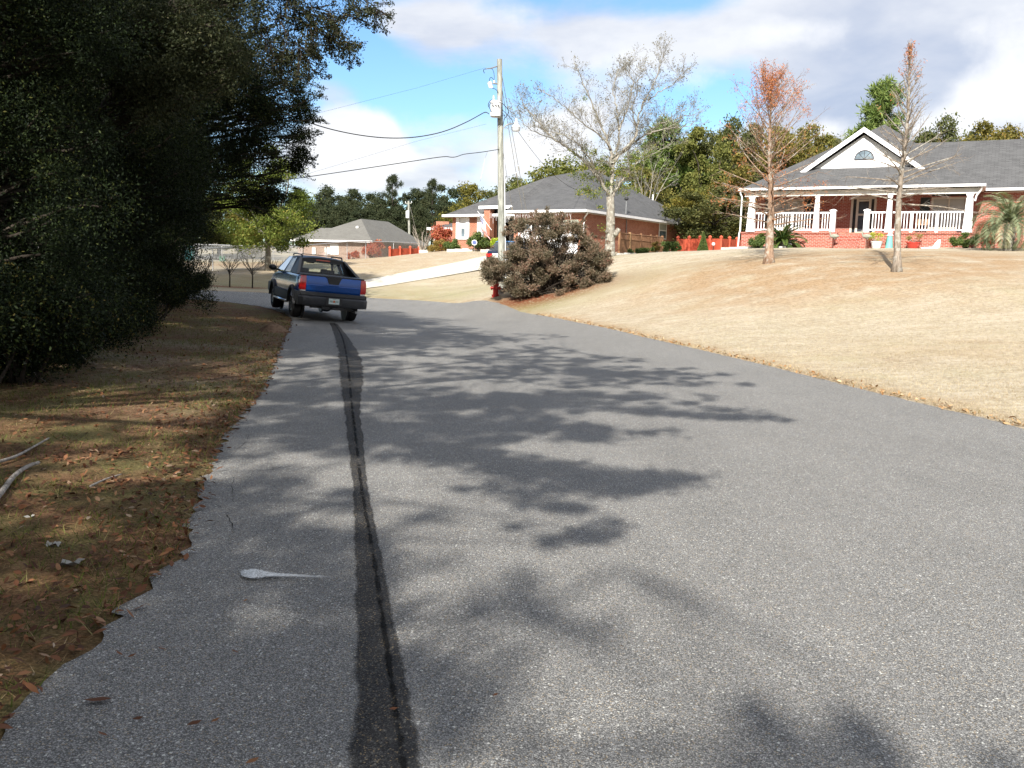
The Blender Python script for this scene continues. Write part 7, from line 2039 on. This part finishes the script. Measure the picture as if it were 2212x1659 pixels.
M_DRY = leaf_mat("grass_dry", [(0, (.24, .18, .11)), (.45, (.42, .34, .225)), (.8, (.55, .465, .335)), (.95, (.62, .54, .41)), (1, (.20, .20, .06))], .2, .8, .1)
def scatter(k, x0, x1, y0, y1, keep):
    X = g.uniform(x0, x1, k); Y = g.uniform(y0, y1, k); m_ = keep(X, Y); return X[m_], Y[m_]
def right_side(X, Y):
    i_ = inside(X, Y, ROADPOLY); dl_ = polydist(X, Y, LP); dr_ = polydist(X, Y, RP)
    fov = (np.abs(X) / np.maximum(Y, .1) < .66)
    return (~i_) & (dr_ < dl_) & fov
X1, Y1 = scatter(420000, 2, 17, 7, 25, right_side)
keep = g.random(len(X1)) < np.clip(1.5 - Y1 / 22, .2, 1); X1, Y1 = X1[keep], Y1[keep]
dre = polydist(X1, Y1, RP)
tint = np.clip(g.random(len(X1)) * .7 + .3 * vnoise(X1, Y1, .9, 12) - .25 * np.exp(-(dre / .35) ** 2), 0, 1)
tag(blades("dry_grass", X1, Y1, .034, .007, 1.3, M_DRY, g, tint), 'short dry tan lawn grass right of the road', 'grass', kind='stuff')
# left verge: sparse green and straw blades, thick oak leaf litter
def left_side(X, Y):
    i_ = inside(X, Y, ROADPOLY); dl_ = polydist(X, Y, LP); dr_ = polydist(X, Y, RP)
    return (~i_) & (dl_ < dr_) & (dl_ < 6.5) & (np.abs(X) / np.maximum(Y, .1) < .68)
M_GRN = leaf_mat("grass_green", [(0, (.05, .065, .016)), (.6, (.11, .135, .03)), (.85, (.17, .18, .05)), (1, (.30, .25, .12))], .25, .7, .1)
M_STRAW = leaf_mat("grass_straw", [(0, (.09, .055, .026)), (.5, (.19, .12, .06)), (.9, (.31, .22, .12)), (1, (.40, .32, .20))], .2, .8, .1)
X2, Y2 = scatter(210000, -13, 0, 1.5, 26, left_side)
dn = vnoise(X2, Y2, .8, 21) * .6 + vnoise(X2, Y2, .25, 22) * .4
keep = g.random(len(X2)) < np.clip(1.4 - Y2 / 20, .15, 1) * np.clip((dn - .36) * 4, .08, 1); 
tag(blades("verge_grass", X2[keep], Y2[keep], .065, .006, .9, M_GRN, g), 'thin green grass tufts growing through the leaf litter of the left verge', 'grass', kind='stuff')
X3, Y3 = scatter(170000, -13, 0, 1.5, 26, left_side)
keep = g.random(len(X3)) < np.clip(1.5 - Y3 / 18, .15, 1)
tag(blades("verge_straw", X3[keep], Y3[keep], .03, .005, 2.6, M_STRAW, g), 'brown pine straw and dead grass lying over the left verge', 'grass', kind='stuff')
def litter_leaves(name, X, Y, size, mat, label, zoff=.008, flat=.35):
    k = len(X); Z = heights(X, Y) + vz(X, Y) + zoff + g.random(k) * .012
    d = rand_dirs(k, g); d[:, 2] *= flat; d /= np.linalg.norm(d, axis=1, keepdims=True)
    nn = g.normal(size=(k, 3)) * flat; nn[:, 2] += 1
    w = np.cross(d, nn); w /= np.linalg.norm(w, axis=1, keepdims=True); nv = np.cross(w, d)
    L = (size * g.uniform(.55, 1.3, k))[:, None]; W = L * g.uniform(.25, .5, k)[:, None]; cu = (g.uniform(-.1, .35, k))[:, None]
    P = np.stack([X, Y, Z], 1)
    a = P - d * L * .5; b = P - d * L * .12 + w * W * .5 + nv * L * cu * .5; c = P + d * L * .22 + w * W * .42 + nv * L * cu * .5; e = P + d * L * .5 + nv * L * cu * .3
    c2 = P + d * L * .22 - w * W * .42 + nv * L * cu * .5; b2 = P - d * L * .12 - w * W * .5 + nv * L * cu * .5
    V = np.stack([a, b, c, e, c2, b2], 1).reshape(-1, 3); F = np.arange(k * 6).reshape(k, 6)
    return tag(np_mesh(name, V, F, mat, attrs={'tint': np.repeat(g.random(k), 6)}), label, 'leaves', kind='stuff')
M_DEAD = leaf_mat("dead_leaf", [(0, (.045, .020, .011)), (.4, (.115, .046, .022)), (.75, (.20, .082, .036)), (.93, (.25, .125, .06)), (1, (.32, .25, .18))], .1, .7, .25)
X4, Y4 = scatter(150000, -13, 0, 1.2, 26, left_side)
dle = polydist(X4, Y4, LP)
pr = np.clip(1.35 - Y4 / 16, .12, 1) * np.clip(.28 + .9 * np.exp(-(dle / .45) ** 2) + .7 * (vnoise(X4, Y4, .55, 31) > .55) * (Y4 < 7), 0, 1)
keep = g.random(len(X4)) < pr
litter_leaves("fallen_leaves", X4[keep], Y4[keep], .05, M_DEAD, 'brown oak leaves littering the left verge and its road edge')
# a few leaves and thatch on and along the asphalt
Xr = np.concatenate([g.normal(0, .09, 900) * 0, np.array([])])
pts = []
for p in resample(LEs, .03):
    if 1.3 < p.y < 22 and g.random() < .55: pts.append((p.x + abs(g.normal(0, .055)) - .03, p.y + g.normal(0, .05)))
pts = np.array(pts); litter_leaves("edge_leaves", pts[:, 0], pts[:, 1], .06, M_DEAD, 'dead leaves drifted along the ragged left road edge', .004)
M_THATCH = leaf_mat("thatch", [(0, (.22, .11, .045)), (.6, (.38, .24, .12)), (1, (.52, .42, .26))], .1, .8, .1)
pts = []
for p in resample(REs, .02):
    if 5 < p.y < 32 and g.random() < .8: pts.append((p.x + abs(g.normal(0, .16)) - .05, p.y + g.normal(0, .06)))
pts = np.array(pts); litter_leaves("edge_thatch", pts[:, 0], pts[:, 1], .075, M_THATCH, 'straw and dead leaves along the right road edge', .004)
onroad = [(212, 1515, .13), (258, 1415, .05), (222, 1590, .05), (298, 1556, .06), (420, 1566, .07), (545, 1648, .06), (508, 1411, .045), (285, 1420, .045), (800, 1097, .045), (850, 1535, .05), (640, 1022, .05), (350, 1405, .05), (465, 1560, .04), (530, 1300, .03), (1070, 1505, .03), (700, 1000, .04), (1345, 1400, .03), (395, 1268, .04)]
XY = np.array([tuple(ground(x, y))[:2] for x, y, s_ in onroad])
V = []; F = []; T = []
for i, (x, y, sz) in enumerate(onroad):
    q = ground(x, y); a = rnd.uniform(-.5, .5) + (PI if rnd.random() < .5 else 0); L = sz * .75; W = L * .4; n0 = len(V)
    for u_, v_, h_ in ((-.5, 0, .004), (-.15, .5, .010), (.2, .42, .012), (.5, 0, .016), (.2, -.42, .008), (-.15, -.5, .007)):
        V.append((q.x + math.cos(a) * u_ * L - math.sin(a) * v_ * W, q.y + math.sin(a) * u_ * L + math.cos(a) * v_ * W, q.z + h_))
    F.append(tuple(range(n0, n0 + 6))); T += [rnd.uniform(.3, .9)] * 6
for i in range(len(F)):
    o = np_mesh("fallen_leaf", np.array(V[i * 6:i * 6 + 6]) - np.array(V[i * 6]), np.arange(6)[None], M_DEAD, attrs={'tint': T[i * 6:i * 6 + 6]})
    o.location = V[i * 6]; tag(o, 'single brown leaf lying on the grey asphalt' if i else 'long dark curled leaf lying alone on the asphalt near the left bottom corner', 'leaf', None if i == 0 else 'single leaves on the asphalt')
# sticks
M_STICK = bark_mat("stick_bark", (.16, .14, .12), (.40, .37, .33), 20)
def stick(label, pts, r0, r1, twigs=0, lift=.03, name='fallen_stick', depth=None):
    P = []
    for i, q in enumerate(pts):
        p = at(*q) if len(q) == 3 else ground(*q, .12); 
        if len(q) == 2: p.z = H(p.x, p.y) + float(vz(np.array([p.x]), np.array([p.y]))[0]) + lift
        P.append(p)
    P = chaikin(P, 2); o = P[0]; mb = MB(o); k = len(P); mb.tube(P, [r0 + (r1 - r0) * i / (k - 1) for i in range(k)], 7)
    for t in range(twigs):
        i = rnd.randrange(k // 3, k - 1); d_ = (P[i + 1] - P[i]).normalized(); s_ = Vector((rnd.uniform(-1, 1), rnd.uniform(-.5, .5), rnd.uniform(.2, 1))).normalized(); mb.tube([P[i], P[i] + (d_ + s_).normalized() * .25, P[i] + (d_ * 1.3 + s_ * .8).normalized() * .55], [r1 * 1.3, r1, r1 * .5], 4)
    b_ = mb.build(name, M_STICK, smooth=True, uv=False); b_.location = o; return tag(b_, label, 'stick')
stick('thick pale grey stick lying at the left picture edge', [(-25, 1085), (0, 1060), (28, 1022), (60, 1000), (84, 993)], .022, .012)
stick('long thin dark stick behind the thick pale one', [(-20, 1000), (30, 985), (60, 968), (105, 940)], .014, .007)
stick('short twig half sunk in the litter right of the sticks', [(195, 1035), (225, 1020), (262, 1008)], .009, .004)
stick('bare white twig arching out of the dark shrubs at left', [(10, 725, 11.2), (70, 722, 11.2), (112, 715, 11.3), (150, 733, 11.2), (185, 780, 11.0), (210, 788, 11.0)], .010, .003, 3, name='bare_twig')
stick('thin bare twig drooping to the ground below the arching one', [(55, 740, 11.0), (62, 790, 10.8), (85, 815, 10.6), (105, 828, 10.5)], .008, .003, 1, name='bare_twig')
stick('pale crooked twig sticking up by the woods edge nearer the bend', [(270, 700, 18), (310, 660, 18.5), (350, 635, 19), (372, 618, 19.5)], .014, .004, 2, name='bare_twig')
# ant mound, scraps of litter
q = ground(588, 716, .08); q.z = H(q.x, q.y)
V = []; r_, c_ = 12, 20
for i in range(r_ + 1):
    for j in range(c_):
        a = 2 * PI * j / c_; t = i / r_; rr = .42 * t * (1 + .12 * math.sin(3 * a) + .06 * rnd.uniform(-1, 1)); V.append((rr * math.cos(a), rr * math.sin(a), .20 * math.cos(t * PI / 2) ** 1.5 - .02 + .008 * rnd.uniform(-1, 1)))
F = [(i * c_ + j, i * c_ + (j + 1) % c_, (i + 1) * c_ + (j + 1) % c_, (i + 1) * c_ + j) for i in range(r_) for j in range(c_)]
mo = np_mesh("ant_mound", V, F, simple("mound_soil", (.20, .13, .085), .95, 0, .1, .2, 14, bump=.5), smooth=True); mo.location = q; tag(mo, 'small brown soil mound at the road edge behind the truck', 'mound')
M_SCRAP = simple("pale_scrap", (.30, .29, .26), .8)
for i, (x, y, s_, lab) in enumerate([(152, 1195, .07, 'crumpled pale scrap lying among the leaves'), (115, 1155, .05, 'small pale scrap above the crumpled one'), (60, 1100, .04, 'tiny white scrap below the thick stick')]):
    q = ground(x, y, .1); V = []
    for a_ in range(5):
        for b_ in range(4): V.append(((a_ - 2) * s_ * .4 + rnd.uniform(-.1, .1) * s_, (b_ - 1.5) * s_ * .3, rnd.uniform(0, .5) * s_ + .01))
    o = np_mesh("litter_scrap", V, grid_faces(5, 4), M_SCRAP, smooth=True); o.location = (q.x, q.y, H(q.x, q.y) + .01); tag(o, lab, 'litter')

# ------------------------------------------------------------------ roadside oaks beside and behind the viewer; their limbs shade the road
SH = [  # sight point on the asphalt, spread on the ground (m), clumps, limb height range
 (860, 735, 3.6, 1.6, 34, 8.5, 9.5), (1010, 742, 2.6, 1.3, 26, 8.5, 9.5), (960, 775, 2.8, 1.5, 30, 8, 9.2), (1110, 790, 2.2, 1.0, 22, 8, 9), (1260, 800, 2.0, .7, 20, 7.5, 8.8), (1400, 805, 1.6, .5, 14, 7.5, 8.5), (1500, 820, 1.2, .4, 9, 7, 8.5),
 (1150, 850, 1.5, .7, 22, 7, 8), (1330, 850, 1.6, .6, 18, 7, 8), (1480, 880, 1.0, .35, 12, 7, 8), (1580, 895, .7, .2, 9, 6.8, 7.6), (1090, 900, 1.0, .5, 16, 6.8, 7.8), (1240, 915, 1.2, .35, 14, 6.8, 7.6), (950, 890, 1.3, .8, 15, 7, 8), (860, 930, .8, .9, 9, 6.8, 7.8),
 (1050, 985, .8, .35, 12, 6.5, 7.4), (1200, 1010, .5, .25, 9, 6.2, 7), (1310, 1035, .55, .28, 16, 6.2, 7), (1400, 1020, .5, .14, 8, 6.2, 7), (1230, 1140, .4, .3, 8, 6, 6.8), (1180, 1085, .25, .15, 4, 6, 6.8),
 (620, 760, 1.6, 3.0, 22, 8, 9.5), (650, 860, 1.2, 1.6, 22, 7.5, 9), (600, 940, 1.0, .9, 18, 7, 8.5), (560, 1080, .8, .6, 14, 6.8, 8), (480, 1160, .7, .7, 14, 6.5, 8), (560, 1230, .7, .4, 12, 6.5, 7.5), (640, 1160, .4, .25, 7, 6.3, 7.2), (400, 1330, .8, .6, 18, 6.3, 7.5), (600, 1400, .7, .5, 15, 6.2, 7.2), (300, 1500, .6, .5, 16, 6, 7), (520, 1560, .6, .5, 14, 6, 7),
 (150, 1150, 1.0, .9, 20, 6.2, 7.2), (250, 1010, 1.3, 1.2, 26, 6.5, 7.8), (340, 900, 1.4, 1.5, 20, 7, 8.2), (880, 850, 1.6, 1.0, 22, 7.6, 8.8), (900, 800, 2.0, 1.2, 24, 8, 9), (840, 960, .8, .6, 12, 7, 7.8), (990, 850, 1.2, .8, 18, 7.4, 8.4), (1060, 760, 2.6, 1.2, 26, 8.4, 9.4), (1210, 770, 2.0, .8, 16, 8.2, 9.2), (800, 720, 2.6, 1.6, 26, 8.8, 9.8), (1000, 715, 3.0, 1.4, 22, 8.8, 9.8), (700, 900, .8, 1.2, 14, 7.4, 8.4), (1150, 930, .9, .3, 12, 6.8, 7.6), (700, 800, 1.2, 1.8, 16, 8, 9), (700, 1180, .4, .5, 6, 7, 8), (660, 740, 1.6, 2.5, 22, 8.6, 9.8), (690, 830, 1.0, 1.6, 18, 7.8, 9), (560, 860, 1.0, 1.4, 18, 7.4, 8.6), (640, 950, .9, .8, 16, 7, 8), (830, 900, 1.0, .7, 16, 7.2, 8.2), (930, 930, 1.0, .5, 14, 7, 8), (1050, 870, 1.2, .6, 16, 7.2, 8.2), (760, 760, 1.6, 1.6, 20, 8.4, 9.6), (1180, 815, 1.8, .7, 18, 7.8, 8.8), (1330, 790, 1.8, .6, 16, 8, 9), (480, 1050, .6, .6, 10, 6.8, 7.8), (1130, 1050, .5, .25, 7, 6.4, 7.2), (660, 1300, .5, .5, 8, 7, 8), (700, 1560, .4, .4, 7, 7, 8), (400, 1600, .5, .4, 10, 7, 8), (150, 1620, .4, .3, 8, 7, 8), (660, 1480, .5, .4, 8, 7, 8), (450, 800, 1.6, 2.0, 22, 8, 9.2), (80, 1310, .8, .8, 16, 6, 7), (100, 1000, 1.4, 1.0, 18, 6.6, 7.6), (930, 1130, .5, .4, 6, 11, 13), (1000, 1250, .45, .35, 6, 11, 13), (1120, 1330, .4, .3, 5, 11, 13), (960, 1390, .35, .35, 5, 11, 13), (1000, 1520, .3, .3, 4, 11, 13), (900, 1600, .2, .25, 3, 11, 13),
 (1630, 1530, .07, .06, 3, 11, 12), (1680, 1580, .07, .06, 3, 11, 12), (1840, 1550, .09, .06, 4, 11, 12), (1870, 1600, .10, .06, 4, 11, 12), (1760, 1645, .16, .06, 5, 11, 12), (1900, 1650, .1, .05, 3, 11, 12), (2170, 1650, .08, .05, 3, 11, 12), (1570, 1660, .1, .04, 2, 11, 12),
]
r = random.Random(404); gg = np.random.default_rng(404)
HZ = Vector((TOSUN.x, TOSUN.y, 0)).normalized(); COT = 1 / math.tan(SUN_EL)
clumps = []; crad = {}
for px, py, rx, ry, k, h0, h1_ in SH:
    G = ground(px, py)
    for _ in range(int(k * 1.5) if 700 < py < 1050 and px > 700 else k):
        while True:
            a, b = r.uniform(-1, 1), r.uniform(-1, 1)
            if a * a + b * b < 1: break
        h = r.uniform(h0, h1_); q = Vector((G.x + a * rx, G.y + b * ry, 0)) + HZ * h * COT; q.z = h
        clumps.append(q); crad[tuple(q)] = (.075, .125) if py > 1450 and px > 1500 else (.10, .20) if py > 1050 and px > 780 else (.14, .33)
def canopy_tree(label, base, pick, limbs, seed):
    g_ = np.random.default_rng(seed); rr = random.Random(seed)
    z0 = H(*base); o = Vector((base[0], base[1], z0)); root = thing('oak_tree', label, 'tree', o, group='oaks overhanging the road beside the viewer')
    mb = MB(o); fork = o + Vector((.3, .3, 3.4)); mb.tube([o - Vector((0, 0, .3)), o + Vector((.05, 0, 1.2)), o + Vector((.2, .2, 2.4)), fork], [.42, .33, .30, .28], 12)
    nodes = []
    for L in limbs: nodes += limb(mb, fork, Vector(L), .09, .025, .09, 12, 7, rr)
    for c in pick:
        q = min(nodes, key=lambda n_: (n_ - c).length); limb(mb, q, c, .012, .004, .10, 5, 4, rr)
    mb.build('trunk', M_BARK_DARK, root, smooth=True, uv=False)
    P, idx = clump_points([tuple(c) for c in pick], [rr.uniform(*crad[tuple(c)]) for c in pick], [26 if crad[tuple(c)][0] < .08 else 34 if c.z > 10.4 else int(g_.integers(45, 105)) for c in pick], g_, .7, .05)
    leaves('crown', P, .085, M_LEAF_OAKG, root, g_, .5, origin=o)
nearc = [c for c in clumps if c.z < 10.4 and c.y > -2.5]; backc = [c for c in clumps if not (c.z < 10.4 and c.y > -2.5)]
canopy_tree('big oak left of the viewer whose high limbs shade the far part of the road', (-7.4, 3.6), nearc, [(-3.5, 1, 7.5), (-5, 7, 8.5), (-2.2, 4, 8), (-4.2, -1, 7), (-7, 10, 9), (-2.5, 6.5, 8.8), (-8, 6, 8)], 405)
canopy_tree('big oak behind the viewer whose limbs shade the near asphalt', (-7.6, -9.5), backc, [(-6, -5, 8), (-6, -7, 11), (-4.5, -11, 12), (-5, -13, 12), (-7, -4, 7.5), (-6.5, -12, 12.5)], 406)
for i, (x, y, s_) in enumerate([(-11, -3, 1.15), (-13, 2, 1.2), (-13.5, -11, 1.1), (-16, -5, 1.2)]):
    copy_tree(PW, (x, y, H(x, y) - .2), i * 1.7 + .4, s_, 'dark evergreen beside the viewer, outside the picture at left', 'woods beside the viewer')
